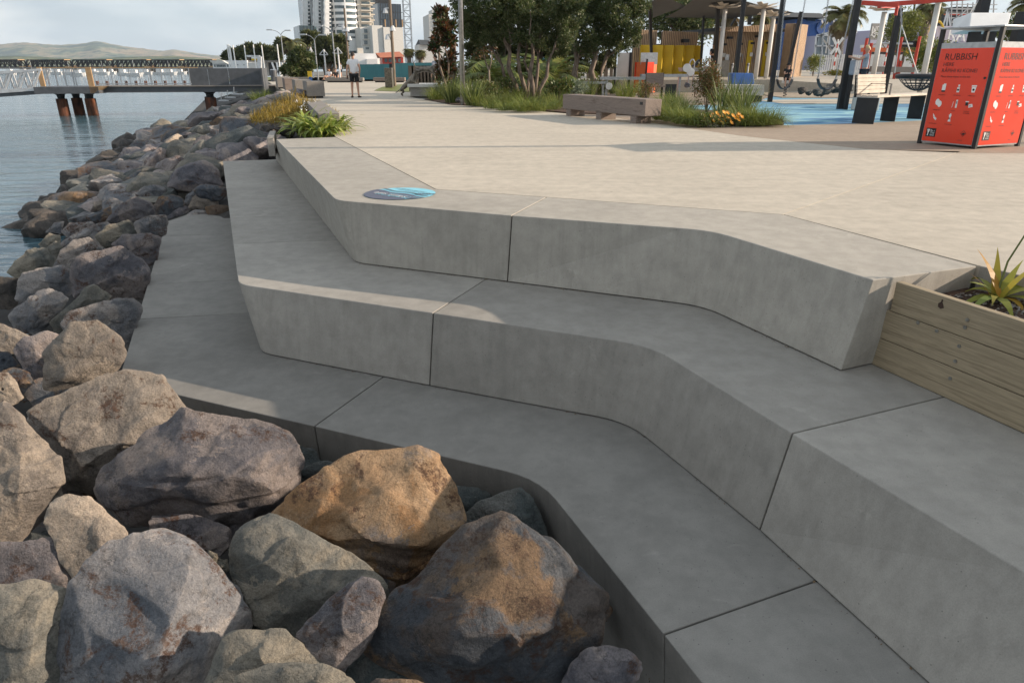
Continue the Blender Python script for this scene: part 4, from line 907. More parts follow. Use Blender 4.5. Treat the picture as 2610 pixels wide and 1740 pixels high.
# ---------------------------------------------------------------- people
M['skin'] = mat('skin', (0.52, 0.30, 0.21), (0.46, 0.26, 0.18), 6, 0.6)
M['whitecloth'] = mat('white_cotton', (0.78, 0.78, 0.79), (0.70, 0.70, 0.72), 9, 0.9, .3, 18)
M['blackcloth'] = mat('black_cloth', (0.014, 0.014, 0.016), (0.02, 0.02, 0.022), 9, 0.9)
M['navycloth'] = mat('navy_cloth', (0.03, 0.035, 0.05), None, 9, 0.9)
M['greycloth'] = mat('striped_grey_cloth', (0.36, 0.38, 0.43), (0.25, 0.27, 0.32), 14, 0.9, stretch=(1, 1, 8))
M['hair_dark'] = mat('dark_hair', (0.03, 0.02, 0.014), (0.018, 0.012, 0.01), 40, 0.7, .5, 80)
M['hair_blond'] = mat('blond_hair', (0.62, 0.46, 0.25), (0.45, 0.31, 0.15), 30, 0.6, .5, 60)
def skin(name, verts, edges, rads, m, parent, root=0, sub=2, M4=None):
    me = bpy.data.meshes.new(name); me.from_pydata([tuple(v) for v in verts], edges, []); o = bpy.data.objects.new('tmp', me); COL.objects.link(o)
    o.modifiers.new('s', 'SKIN'); 
    for i, sv in enumerate(me.skin_vertices[0].data):
        r = rads[i]; sv.radius = (r, r) if not isinstance(r, tuple) else r
        sv.use_root = (i == root)
    s = o.modifiers.new('u', 'SUBSURF'); s.levels = sub; s.render_levels = sub
    dg = bpy.context.evaluated_depsgraph_get(); m2 = bpy.data.meshes.new_from_object(o.evaluated_get(dg)); bpy.data.objects.remove(o); bpy.data.meshes.remove(me)
    m2.name = name; m2.materials.clear(); m2.materials.append(m); m2.polygons.foreach_set('use_smooth', [True] * len(m2.polygons))
    if M4: m2.transform(M4)
    o = bpy.data.objects.new(name, m2); COL.objects.link(o); o.parent = parent; return o
STAND = dict(pelvis=(0, 0, .93), chest=(0, .0, 1.28), neck=(0, .0, 1.47), chin=(0, .0, 1.56), head=(0, .02, 1.655), top=(0, .0, 1.735),
             shL=(-.17, 0, 1.42), elL=(-.25, -.02, 1.13), wrL=(-.25, .06, .88), shR=(.17, 0, 1.42), elR=(.25, -.02, 1.13), wrR=(.25, .06, .88),
             hipL=(-.09, 0, .88), knL=(-.10, .01, .48), anL=(-.11, -.02, .08), toL=(-.13, .15, .03), hipR=(.09, 0, .88), knR=(.10, .01, .48), anR=(.11, -.02, .08), toR=(.13, .15, .03))
def person(label, loc, rz, s=1.0, pose=None, top='whitecloth', legs='blackcloth', hair='hair_dark', sleeve=.55, shortlen=.75, hat=None, shoes='blackcloth', group=None, holds=None):
    """faces +Y before turning by rz"""
    J = dict(STAND); J.update(pose or {}); J = {k: Vector(v) for k, v in J.items()}
    t = thing('person', label, 'person', loc, group); t.rotation_euler = (0, 0, rz); t.scale = (s, s, s)
    names = ['pelvis', 'chest', 'neck', 'chin', 'head', 'top', 'shL', 'elL', 'wrL', 'shR', 'elR', 'wrR', 'hipL', 'knL', 'anL', 'toL', 'hipR', 'knR', 'anR', 'toR']
    rad = [(.135, .095), (.145, .10), .055, (.062, .07), (.082, .098), (.055, .07), .062, .042, .029, .062, .042, .029, .085, .056, .037, .03, .085, .056, .037, .03]
    E_ = [(0, 1), (1, 2), (2, 3), (3, 4), (4, 5), (1, 6), (6, 7), (7, 8), (1, 9), (9, 10), (10, 11), (0, 12), (12, 13), (13, 14), (14, 15), (0, 16), (16, 17), (17, 18), (18, 19)]
    V = [J[n] for n in names]; rr = list(rad)
    for sd, wi, ei in (('L', 8, 7), ('R', 11, 10)):          # palm, four fingers and a thumb
        w = V[wi]; d = (w - V[ei]).normalized(); palm = w + d * .075; V.append(palm); pi_ = len(V) - 1; rr.append((.034, .018)); E_.append((wi, pi_))
        side = d.cross(Vector((1, 0, 0)) if abs(d.x) < .8 else Vector((0, 0, 1))).normalized(); curl = side.cross(d).normalized()
        for f, ln in ((-1.2, .062), (-.4, .075), (.4, .072), (1.2, .055)):
            V.append(palm + d * ln * .6 + side * f * .017); rr.append(.0095); E_.append((pi_, len(V) - 1)); V.append(palm + d * ln + side * f * .017 + curl * .02); rr.append(.0085); E_.append((len(V) - 2, len(V) - 1))
        V.append(w + d * .05 - side * .045); rr.append(.011); E_.append((pi_, len(V) - 1))
    skin('body', V, E_, rr, M['skin'], t)
    # shirt
    sv = [J['pelvis'] + Vector((0, 0, -.07)), J['pelvis'].lerp(J['chest'], .55), J['chest'], J['neck'] - Vector((0, 0, .045)), J['shL'], J['shL'].lerp(J['elL'], sleeve), J['shR'], J['shR'].lerp(J['elR'], sleeve)]
    skin('shirt', sv, [(0, 1), (1, 2), (2, 3), (2, 4), (4, 5), (2, 6), (6, 7)], [(.165, .12), (.155, .118), (.168, .122), .075, .085, .078, .085, .078], M[top], t, 0)
    hv = [J['pelvis'] + Vector((0, 0, .03)), J['hipL'], J['hipL'].lerp(J['knL'], shortlen), J['hipR'], J['hipR'].lerp(J['knR'], shortlen)]
    skin('shorts', hv, [(0, 1), (1, 2), (0, 3), (3, 4)], [(.155, .115), .108, .092, .108, .092], M[legs], t, 0)
    for sd in 'LR':
        a, b = J['an' + sd], J['to' + sd]; d = (b - a); mb = MB(); mb.box(((a + b) / 2) * 1.0 + Vector((0, .0, -.03)), (.095, .26, .05), math.atan2(d.y, d.x) - R(90)); o = mb.build('shoe', M[shoes], None, bevel=.015); o.parent = t
    hc = J['head'] + Vector((0, -.012, .018))
    mb = MB(); n = 12
    for i in range(7):
        th = i / 6 * R(105)
        for j in range(n): mb.v.append(tuple(hc + Vector((math.sin(th) * math.cos(2 * math.pi * j / n) * .087, math.sin(th) * math.sin(2 * math.pi * j / n) * .099 - .012 * (i / 6), math.cos(th) * .097 - math.sin(th) * math.sin(2 * math.pi * j / n) * -.05))))
    for i in range(6):
        for j in range(n): mb.f.append((i * n + j, i * n + (j + 1) % n, (i + 1) * n + (j + 1) % n, (i + 1) * n + j)); mb.mi.append(0)
    o = mb.build('hair', M[hair], None, smooth=True, recalc=True); o.parent = t
    # face: nose, eyes, mouth, ears
    fc = J['head'] + Vector((0, .09, -.012)); mb = MB(); mb.box(fc + Vector((0, .014, -.012)), (.024, .03, .045)); 
    for sx in (-1, 1): mb.box(J['head'] + Vector((sx * .088, .0, -.015)), (.016, .035, .05))
    o = mb.build('nose_and_ears', M['skin'], None, bevel=.006); o.parent = t
    mb = MB(); [mb.box(fc + Vector((sx * .033, -.002, .018)), (.024, .012, .01)) for sx in (-1, 1)]; mb.box(fc + Vector((0, -.008, -.052)), (.045, .012, .008)); o = mb.build('eyes_and_mouth', M['hair_dark'], None); o.parent = t
    if hat:
        mb = MB(); h0 = J['head'] + Vector((0, 0, .05)); mb.tube([h0 + Vector((0, 0, -.01)), h0 + Vector((0, 0, .012))], [.165, .15], 16); mb.tube([h0 + Vector((0, 0, .012)), h0 + Vector((0, 0, .07)), h0 + Vector((0, 0, .085))], [.112, .105, .07], 16)
        o = mb.build('hat', M[hat], None, smooth=False); o.parent = t
    return t
pm = on(907, 249)
person('man in a white T-shirt and black shorts standing with his back turned on the promenade', pm, R(4), 1.0, dict(elL=(-.27, .0, 1.14), wrL=(-.30, .05, .90), elR=(.26, -.03, 1.14), wrR=(.22, .06, .93), anL=(-.13, -.03, .08), toL=(-.17, .14, .03), anR=(.13, .0, .08), toR=(.16, .17, .03), knL=(-.115, .01, .48), knR=(.115, .02, .48)))
o = MB().box((0, 0, 0), (.075, .012, .15)).build('phone', M['steel_dark'], center=False); o.location = pm + Vector((-.31, .1, .80)); tag(o, 'dark phone held low in the standing man\'s hand', 'phone')

# ---------------------------------------------------------------- rubbish bin
B0, B1, B2 = on(2359.5, 364.8), on(2482, 380), on(2591.6, 372.4)
ex_ = (B2 - B1).normalized(); ey_ = Vector((-ex_.y, ex_.x, 0)); BW, BD = (B2 - B1).length, (B0 - B1).length
binT = thing('rubbish_bin', 'tall red rubbish bin cabinet with black frame and printed signs', 'bin', (B0 + B2) / 2)
topz = far(2423, 76, B0.y).z; pz1 = far(2420, 120, B0.y).z; pz2 = far(2416, 111, B0.y).z
def BP(x, y, z): return B1 + ex_ * x + ey_ * y + Vector((0, 0, z))
for x, y in ((0, 0), (BW, 0), (BW, BD), (0, BD)):
    mb = MB(); mb.bar(BP(x, y, 0), BP(x, y, topz), .06, .06, up=ey_); mb.build('post', M['steel_dark'], binT, bevel=.006)
mb = MB(); c = BP(BW / 2, BD / 2, topz + .012); mb.box(c, (BW + .08, BD + .08, .025), math.atan2(ex_.y, ex_.x)); mb.build('roof', M['galv'], binT, bevel=.004)
mb = MB(); mb.box(BP(BW / 2, BD / 2, (pz1 + .06) / 2 + .02), (BW - .05, BD - .05, pz1 - .06), math.atan2(ex_.y, ex_.x)); mb.build('body', M['steel_dark'], binT)
for side in (0, 1):
    O = BP(.03, -.012, 0) if side == 0 else BP(-.012, BD - .03, 0); xd = ex_ if side == 0 else -ey_; W_ = (BW if side == 0 else BD) - .06; nr = -ey_ if side == 0 else -ex_
    def FP(x, z, d=0): return O + xd * x + Vector((0, 0, z)) + nr * d
    def rect(mbx, x0, z0, x1, z1, d): mbx.quad(FP(x0, z0, d), FP(x1, z0, d), FP(x1, z1, d), FP(x0, z1, d))
    mb = MB(); mb.loft([FP(0, .035, -.01), FP(W_, .035, -.01), FP(W_, .035, .004), FP(0, .035, .004)], [FP(0, pz2, -.01), FP(W_, pz2, -.01), FP(W_, pz2, .004), FP(0, pz2, .004)])
    pan = mb.build('surround', M['galv'], binT, recalc=True)
    mb = MB(); mb.loft([FP(.012, .055, .004), FP(W_ - .012, .055, .004), FP(W_ - .012, .055, .009), FP(.012, .055, .009)], [FP(.012, pz1 - .03, .004), FP(W_ - .012, pz1 - .03, .004), FP(W_ - .012, pz1 - .03, .009), FP(.012, pz1 - .03, .009)])
    pan = mb.build('red_panel', M['red'], binT, recalc=True)
    H_ = pz1 - .09
    def txt(s, fx, fz, size, m=M['black'], sc=1.0): text_mesh(s, size, frame(FP(.012 + fx * W_, .055 + fz * H_, .0115), xd, (0, 0, 1)), 'lettering', m, pan, font_scale_x=sc)
    txt('RUBBISH', .11, .885, .135, sc=1.02); txt('HERE', .11, .82, .078); txt('R\u0100PIHI KI KONEI', .105, .755, .078); txt('Place these items in this bin', .11, .70, .044)
    kb = MB(); kw = MB()
    def spot(fx, fz): return .012 + fx * W_, .055 + fz * H_
    for i, (fx, fz) in enumerate(((.22, .585), (.50, .585), (.78, .585), (.18, .425), (.50, .425), (.76, .425), (.16, .27), (.46, .27))):
        x, z = spot(fx, fz)
        if i == 0: rect(kw, x - .03, z - .03, x + .03, z + .055, .0115); rect(kw, x - .01, z + .055, x + .03, z + .07, .0115); rect(kb, x - .03, z - .055, x + .03, z - .03, .0115)
        elif i == 1: rect(kw, x - .022, z - .055, x + .022, z + .02, .0115); rect(kw, x - .012, z + .03, x + .016, z + .06, .0115); rect(kb, x - .018, z - .03, x + .018, z - .005, .0135)
        elif i == 2: kw.add([FP(x - .026, z - .05, .0115), FP(x + .026, z - .05, .0115), FP(x + .036, z + .03, .0115), FP(x - .036, z + .03, .0115)], [(0, 1, 2, 3)]); rect(kw, x - .04, z + .035, x + .04, z + .055, .0115); kb.add([FP(x + .018 * math.cos(a * .785), z - .01 + .018 * math.sin(a * .785), .0135) for a in range(8)], [tuple(range(8))])
        elif i == 3:
            for cx, cz in ((-.02, .015), (.022, -.012)): kw.add([FP(x + cx + .036 * math.cos(a * .63) , z + cz + .05 * math.sin(a * .63), .0115 + .001 * (cx > 0)) for a in range(10)], [tuple(range(10))])
        elif i == 4: rect(kw, x + .01, z - .06, x + .038, z + .06, .0115); kw.add([FP(x - .045, z - .06, .0115), FP(x - .038, z - .06, .0115), FP(x - .028, z + .03, .0115), FP(x - .035, z + .03, .0115)], [(0, 1, 2, 3)]); rect(kb, x + .018, z, x + .03, z + .04, .0135)
        elif i == 5: rect(kb, x - .06, z - .02, x - .015, z + .03, .0115); rect(kw, x - .064, z + .03, x - .01, z + .045, .0115); kw.add([FP(x, z - .05, .0115), FP(x + .07, z - .035, .0115), FP(x + .05, z + .01, .0115), FP(x - .005, z + .0, .0115)], [(0, 1, 2, 3)]); rect(kb, x + .015, z - .03, x + .03, z - .015, .0135)
        elif i == 6: kw.add([FP(x - .035, z + .06, .0115), FP(x - .022, z + .0, .0115), FP(x + .005, z + .015, .0115)], [(0, 1, 2)]); kw.add([FP(x - .02, z - .01, .0115), FP(x + .03, z - .05, .0115), FP(x + .045, z - .02, .0115), FP(x + .0, z + .01, .0115)], [(0, 1, 2, 3)])
        else: kw.add([FP(x - .025, z - .055, .0115), FP(x + .025, z - .055, .0115), FP(x + .01, z - .0, .0115), FP(x + .025, z + .05, .0115), FP(x - .025, z + .05, .0115), FP(x - .01, z - .0, .0115)], [(0, 1, 2, 3, 4, 5)]); rect(kw, x - .008, z + .05, x + .012, z + .07, .0115); rect(kb, x - .012, z - .02, x + .004, z + .005, .0135)
    kw.build('icon_print', M['white'], pan)['kind'] = 'stuff'; kb.build('icon_print', M['black'], pan)['kind'] = 'stuff'
    for s_, fx, fz in (('soft plastics', .14, .51), ('soft plastics', .43, .51), ('coffee cups', .70, .51), ('polystyrene', .10, .345), ('straws', .45, .345), ('fast food\npackaging', .69, .345), ('broken glass', .08, .195), ('food scraps', .39, .195)): txt(s_, fx, fz, .026)
    mb = MB(); x0, z0 = spot(.06, .05); rect(mb, x0, z0, x0 + .17, z0 + .135, .0115)
    mb.build('logo_block', M['black'], pan)
    for s_, dx, dz in (('Be a', .075, .085), ('Tidy', .075, .05), ('Kiwi', .075, .015)): text_mesh(s_, .042, frame(FP(x0 + dx, z0 + dz, .0135), xd, (0, 0, 1)), 'lettering', M['white'], pan)
    mb = MB()
    for dx in (.028, .052): mb.add([FP(x0 + dx + .013 * math.cos(a * .785), z0 + .108 + .013 * math.sin(a * .785), .0135) for a in range(8)], [tuple(range(8))])
    mb.add([FP(x0 + .02, z0 + .095, .0135), FP(x0 + .06, z0 + .095, .0135), FP(x0 + .045, z0 + .06, .0135), FP(x0 + .042, z0 + .015, .0135), FP(x0 + .025, z0 + .015, .0135), FP(x0 + .03, z0 + .06, .0135)], [(5, 4, 3, 2, 1, 0)])
    mb.build('logo_figure', M['white'], pan)
    x0, z0 = spot(.78, .115); mb = MB(); r_ = .048
    for a in range(4):
        pa_, pb_ = a * math.pi / 2, (a + 1) * math.pi / 2
        mb.quad(FP(x0 + r_ * math.cos(pa_), z0 + r_ * math.sin(pa_), .0115), FP(x0 + r_ * math.cos(pb_), z0 + r_ * math.sin(pb_), .0115), FP(x0 + .86 * r_ * math.cos(pb_), z0 + .86 * r_ * math.sin(pb_), .0115), FP(x0 + .86 * r_ * math.cos(pa_), z0 + .86 * r_ * math.sin(pa_), .0115))
    mb.add([FP(x0 - .03, z0 - .008, .0115), FP(x0 + .0, z0 + .012, .0115), FP(x0 + .03, z0 + .004, .0115), FP(x0 + .006, z0 - .028, .0115)], [(0, 1, 2, 3)]); mb.build('emblem', M['black'], pan)
    txt('council', .70, .035, .026)
    x0, z0 = spot(.93, .70); mb = MB(); mb.disc(FP(x0, z0, .009), nr, .017, 14, .012); mb.build('lock', M['steel_dark'], pan)
# ================================================================ far side, by the water
C1 = crop(0, 0, 3.336); CB1 = crop(760, 0, 6.671); CB3 = crop(1000, 60, 6.671)
def F1(x, y, Y): return far(*C1((x, y)), Y)
def FB2(x, y, Y): return far(*CB2((x, y)), Y)
def FB1(x, y, Y): return far(*CB1((x, y)), Y)
M['glassblue'] = mat('dark_glass', (0.05, 0.075, 0.10), (0.035, 0.05, 0.07), 0.2, 0.12, spec=0.8)
M['glassgreen'] = mat('green_glass', (0.045, 0.09, 0.095), (0.03, 0.06, 0.065), 0.3, 0.15, spec=0.8)
M['window'] = mat('window_glass', (0.10, 0.14, 0.15), (0.05, 0.07, 0.08), 0.4, 0.15, spec=0.7)
M['cream'] = mat('cream_render', (0.62, 0.57, 0.49), (0.55, 0.50, 0.43), 0.5, 0.8)
M['whiterender'] = mat('white_render', (0.82, 0.81, 0.79), (0.76, 0.75, 0.73), 0.3, 0.8)
M['teal'] = mat('teal_hoarding', (0.085, 0.27, 0.28), (0.065, 0.21, 0.23), 0.5, 0.6)
M['tileroof'] = mat('orange_roof', (0.50, 0.17, 0.09), (0.40, 0.13, 0.07), 1, 0.8)
M['darkroof'] = mat('dark_roof', (0.05, 0.055, 0.06), None, 1, 0.8)
M['rust'] = mat('rusty_steel', (0.19, 0.068, 0.03), (0.035, 0.022, 0.018), 2.2, 0.9, .4, 12, stretch=(1.5, 1.5, .5))
M['alu'] = mat('bare_aluminium', (0.60, 0.61, 0.62), (0.48, 0.49, 0.5), 3, 0.4, metal=0.3)
M['palewood'] = mat('pale_wood_post', (0.42, 0.28, 0.15), (0.33, 0.21, 0.11), 6, 0.7)
M['truss'] = mat('dark_truss_steel', (0.025, 0.025, 0.03), None, 1, 0.7)
M['polewood'] = mat('old_timber_pole', (0.22, 0.17, 0.13), (0.13, 0.10, 0.075), 3, 0.9, stretch=(4, 4, .6))
M['yellow'] = mat('yellow_paint', (0.62, 0.42, 0.02), (0.56, 0.37, 0.015), 2, 0.5)
M['blue'] = mat('blue_paint', (0.03, 0.10, 0.30), (0.025, 0.08, 0.25), 2, 0.5)
M['bronze'] = mat('bronze', (0.20, 0.17, 0.13), (0.08, 0.07, 0.06), 9, 0.35, metal=0.6)
def vert_post(name, base, h, r, m, label, cat, group=None, n=8, r2=None):
    mb = MB(); mb.tube([base, base + Vector((0, 0, h))], [r, r2 or r], n); return tag(mb.build(name, M[m], center=True, smooth=False), label, cat, group)
# ---- pier: runs out from the bank, its near end slightly closer to the camera
PY0 = 49.0
def pier_pt(px, v=None, back=0.0):
    """point on the pier's near face at picture column px; height from row v"""
    q = ray(px, v if v is not None else 220); a = Vector((on(690, 220).x, PY0, 0)); d = Vector((.981, .196, 0)); nn = Vector((-d.y, d.x, 0))
    t = ((a - Vector((0, 0, EYE))).dot(nn)) / q.dot(nn); p = Vector((0, 0, EYE)) + q * t; return p + nn * back
def zof(v): return pier_pt(400, v).z
pdz = Vector((-.196, .981, 0)); pdd = Vector((.981, .196, 0))
pier = thing('pier', 'pier with a grey beam deck and railings on rusty piles', 'pier', V3(pier_pt(400), 0))
zt, zb_ = pier_pt(400, 219).z, pier_pt(400, 236).z
def strip(mb, pxa, pxb, z1, z0, y0, y1):
    a, b = V3(pier_pt(pxa), 0), V3(pier_pt(pxb), 0)
    mb.loft([V3(p, z0) for p in (a + pdz * y0, b + pdz * y0, b + pdz * y1, a + pdz * y1)], [V3(p, z1) for p in (a + pdz * y0, b + pdz * y0, b + pdz * y1, a + pdz * y1)])
mb = MB(); strip(mb, 245, 706, zt - .06, zb_, 0, .25); strip(mb, 245, 706, zt - .06, zb_, 2.3, 2.5); mb.build('girder', M['steel_grey'], pier, recalc=True)
mb = MB(); strip(mb, 240, 712, zt, zt - .06, -.12, 2.6); mb.build('deck', M['beamgrey'], pier, recalc=True)
mb = MB(); strip(mb, 100, 262, zt - .02, zb_ - .02, -.9, 2.6); mb.build('landing', M['steel_grey'], pier, recalc=True)
mb = MB(); a = V3(pier_pt(240), 0) - pdz * .9; mb.loft([V3(a, zb_), V3(a + pdd * .2, zb_), V3(a + pdd * .2 + pdz * 1, zb_), V3(a + pdz * 1, zb_)], [V3(a, zt), V3(a + pdd * .9, zt), V3(a + pdd * .9 + pdz * 1, zt), V3(a + pdz * 1, zt)]); mb.build('bracket', M['palewood'], pier, recalc=True)
rz_ = math.atan2(.196, .981); zr = pier_pt(400, 173).z
mb = MB(); mb.bar(V3(pier_pt(108), zr), V3(pier_pt(490), zr), .09, .05); mb.build('handrail', M['palewood'], pier)
mb = MB(); mb.bar(V3(pier_pt(250), zt + .12), V3(pier_pt(490), zt + .12), .03, .05); mb.build('rail', M['galv'], pier)
mb = MB(); mb.bar(V3(pier_pt(108, back=2.4), zr), V3(pier_pt(490, back=2.4), zr), .07, .05); mb.build('handrail', M['palewood'], pier)
for px, w in ((114, .26), (237, .32)):
    mb = MB(); c = V3(pier_pt(px, back=-.2), (zt + zr) / 2 + .02); mb.box(c, (w, .12, zr - zt + .04), rz_); mb.build('board_post', M['palewood'], pier)
for px in (127, 148, 171, 191, 197, 289, 311, 335, 360, 388, 415, 440, 467, 487):
    mb = MB(); mb.box(V3(pier_pt(px), (zt + zr) / 2), (.055, .06, zr - zt), rz_); mb.build('post', M['galv'], pier)
mb = MB()
px = 121.0
while px < 488:
    mb.box(V3(pier_pt(px), (zt + zr) / 2), (.014, .014, zr - zt - .1), rz_); px += 4.2
for bk in (2.4,):
    px = 121.0
    while px < 488: mb.box(V3(pier_pt(px, back=bk), (zt + zr) / 2), (.014, .014, zr - zt - .1), rz_); px += 9
o = mb.build('railing_bar', M['galv'], pier); o['kind'] = 'stuff'
for i in range(11):
    mb = MB(); mb.box(V3(pier_pt(216 + i * 26, back=2.35), zt + .14), (.16, .1, .26), rz_); mb.build('bracket', M['rust'], pier)
for px, v in ((150, 292), (172, 284), (224, 288), (516, 293), (531, 293)):
    bk = {150: .3, 172: 1.4, 224: .3, 516: 1.9, 531: .4}[px]
    p = V3(pier_pt(px - 6 if px < 300 else px - 2, back=bk), 0); mb = MB(); mb.tube([V3(p, -4.5), V3(p, zb_ - .35)], .33, 16); pl2 = mb.build('pile', M['rust'], pier, smooth=False)
    mb = MB(); mb.tube([V3(p, zb_ - .35), V3(p, zb_ - .12), V3(p, zb_)], [.2, .24, .42], 10); mb.build('pile_cap', M['steel_dark'], pl2)
    if px == 172: mb = MB(); p = p + pdz * .5 + pdd * .55; mb.tube([V3(p, -4.5), V3(p, zb_)], .2, 12); mb.build('pile', M['steel_dark'], pier)
# solid grey wall panels at the land end
pw = thing('pier_wall', 'dark grey solid wall panels at the land end of the pier', 'wall', V3(pier_pt(590), zt))
zw = pier_pt(590, 174.5).z
for a, b in ((488, 534), (535, 586), (587, 680)):
    mb = MB(); A_, B_ = V3(pier_pt(a), zt + .012), V3(pier_pt(b), zt + .012)
    mb.loft([A_, B_, B_ + pdz * .07, A_ + pdz * .07], [V3(A_, zw) - (pdd * .12 if a == 488 else Vector()), V3(B_, zw), V3(B_, zw) + pdz * .07, V3(A_, zw) + pdz * .07 - (pdd * .12 if a == 488 else Vector())]); mb.build('wall_panel', M['steel_grey'], pw, recalc=True)
mb = MB(); A_ = V3(pier_pt(681), zt - .3); mb.loft([A_, A_ + pdd * .1, A_ + pdd * .1 - pdz * 2.3, A_ - pdz * 2.3], [V3(p, zw + .02) for p in (A_, A_ + pdd * .1, A_ + pdd * .1 - pdz * 2.3, A_ - pdz * 2.3)]); mb.build('return_panel', M['steel_grey'], pw, recalc=True)
# aluminium gangway sloping down to a float on the left
gw = thing('gangway', 'white aluminium truss gangway sloping down from the pier', 'gangway', V3(pier_pt(60), 0))
for bk in (-.3, 1.1):
    def G_(px, v): return pier_pt(px, v, bk)
    for a, b, w in (((-90, 192), (110, 177.5), .13), ((-90, 240), (110, 226), .2)):
        mb = MB(); mb.bar(G_(*a), G_(*b), w, w); mb.build('chord', M['alu'], gw)
    for k_ in range(6):
        x0 = 108 - k_ * 36; x1 = x0 - 18; x2 = x0 - 36
        t0 = 177.5 + (110 - x0) * .0725; bt = 226 + (110 - x1) * .07
        for a, b in (((x0, t0), (x1, bt)), ((x1, bt), (x2, t0 + 2.6))):
            mb = MB(); mb.bar(G_(*a), G_(*b), .1, .1); mb.build('brace', M['alu'], gw)
    mb = MB()
    for k_ in range(36): x0 = 104 - k_ * 5; mb.bar(G_(x0, 178 + (110 - x0) * .0725), G_(x0, 226 + (110 - x0) * .07), .012)
    mb.build('railing_bar', M['galv'], gw)['kind'] = 'stuff'
mb = MB(); a, b = pier_pt(110, 229), pier_pt(-90, 243); mb.loft([a - pdz * .3 + Vector((0, 0, -.25)), b - pdz * .3 + Vector((0, 0, -.25)), b + pdz * 1.1 + Vector((0, 0, -.25)), a + pdz * 1.1 + Vector((0, 0, -.25))], [a - pdz * .3, b - pdz * .3, b + pdz * 1.1, a + pdz * 1.1]); mb.build('walkway', M['steel_grey'], gw, recalc=True)
# steps down to the water by the bank
ls = thing('landing_steps', 'small galvanised landing steps going down to the water under the pier', 'steps', FB2(400, 1500, 44))
for x, y, w in ((525, 1400, 170), (410, 1455, 160), (300, 1510, 150)):
    mb = MB(); mb.box(FB2(x, y, 44), (w * .0042 * 1.0, .6, .06)); mb.build('tread', M['galv'], ls)
    mb = MB(); mb.bar(FB2(x - w / 2, y, 44), FB2(x - w / 2, y - 120, 44), .04); mb.build('post', M['galv'], ls)

# ---- far truss bridge
BY = 350
br = thing('truss_bridge', 'long dark steel truss railway bridge across the harbour', 'bridge', V3(F1(900, 600, BY), WATER))
bt_, bb_ = 513, 571
for x0, x1, a0, a1, n_ in ((-390, -175, -360, -205, 8), (-170, 200, -140, 150, 8), (205, 588, 232, 545, 9), (593, 933, 622, 905, 8), (938, 1258, 965, 1245, 8), (1263, 1543, 1285, 1525, 8), (1548, 1812, 1570, 1805, 8)):
    for yb in (BY, BY + 4.5):
        mb = MB()
        mb.bar(F1(x0, bb_, BY), F1(x1, bb_, BY), .5, .5); mb.bar(F1(a0, bt_, BY), F1(a1, bt_, BY), .6, .55)
        mb.bar(F1(x0, bb_, BY), F1(a0, bt_, BY), .4); mb.bar(F1(x1, bb_, BY), F1(a1, bt_, BY), .4)
        for i in range(n_):
            xa, xb = a0 + (a1 - a0) * i / n_, a0 + (a1 - a0) * (i + 1) / n_; xm = (xa + xb) / 2
            ba = x0 + (x1 - x0) * (i + .5) / n_
            mb.bar(F1(xa, bt_, BY), F1(ba, bb_, BY), .36); mb.bar(F1(ba, bb_, BY), F1(xb, bt_, BY), .36)
            if i % 2 == 0: mb.bar(F1(ba, bb_, BY), F1(ba, bt_, BY), .3)
        o = mb.build('truss', M['truss'], br); o.location.y += yb - BY
    mb = MB(); c = F1((a1 + a1 - 55) / 2, bt_ - 4, BY); mb.box(c + Vector((0, 2.2, 0)), (3.4, 4.9, .35)); mb.build('portal_beam', M['palewood'], br)
    mb = MB(); c = F1(x1 + 2, 600, BY); mb.box((c.x, BY + 2.2, -.5), (3.2, 5, 4.0)); mb.build('pier_base', M['palewood'], br)
mb = MB(); mb.bar(F1(-390, 580, BY) + Vector((0, 2.2, 0)), F1(1830, 580, BY) + Vector((0, 2.2, 0)), 5.5, .7); mb.build('deck', M['beamgrey'], br)
mb = MB(); mb.bar(F1(1815, 540, BY + 30), F1(1990, 545, BY + 30), 4, 1.6); mb.build('approach_span', M['steel_grey'], br)

# ---- hills across the water
def hills(name, prof, Y, depth, m, seed, base_v=172):
    o_ = Vector((seed, seed * 2, 0)); n_, d_ = 150, 16; vs, fs = [], []
    u0, u1 = -900, 640
    def crest(u):
        for (a, va), (b, vb) in zip(prof, prof[1:]):
            if a <= u <= b: return va + (vb - va) * (u - a) / (b - a)
        return prof[-1][1] if u > prof[-1][0] else prof[0][1]
    for j in range(d_ + 1):
        t = j / d_; Yj = Y + depth * t
        for i in range(n_ + 1):
            u = u0 + (u1 - u0) * i / n_; top = far(u, crest(u), Y + depth).z
            p = far(u, 170, Yj); k_ = math.sin(t * math.pi / 2) ** 1.2
            nz = noise.fractal(Vector((p.x * .0022, p.y * .003, 0)) + o_, 1.0, 2.1, 5) * .16 * top * (1 - t) * (t * 3 if t < .33 else 1)
            nz += noise.noise(Vector((u * .06, j * .7, seed))) * top * .05
            vs.append((p.x, p.y, -3 + (top + 3) * k_ + nz + (noise.noise(Vector((u * .03, 3, seed))) * top * .04 if j == d_ else 0)))
    for j in range(d_):
        for i in range(n_): a = j * (n_ + 1) + i; fs.append((a, a + 1, a + n_ + 2, a + n_ + 1))
    b0 = len(vs); vs += [(v[0], v[1] + depth * .4, -5) for v in vs[d_ * (n_ + 1):]]
    for i in range(n_): a = d_ * (n_ + 1) + i; fs.append((a, a + 1, b0 + i + 1, b0 + i))
    mb = MB(); mb.add(vs, fs); return tag(mb.build(name, m, smooth=True, recalc=False), kind='structure')
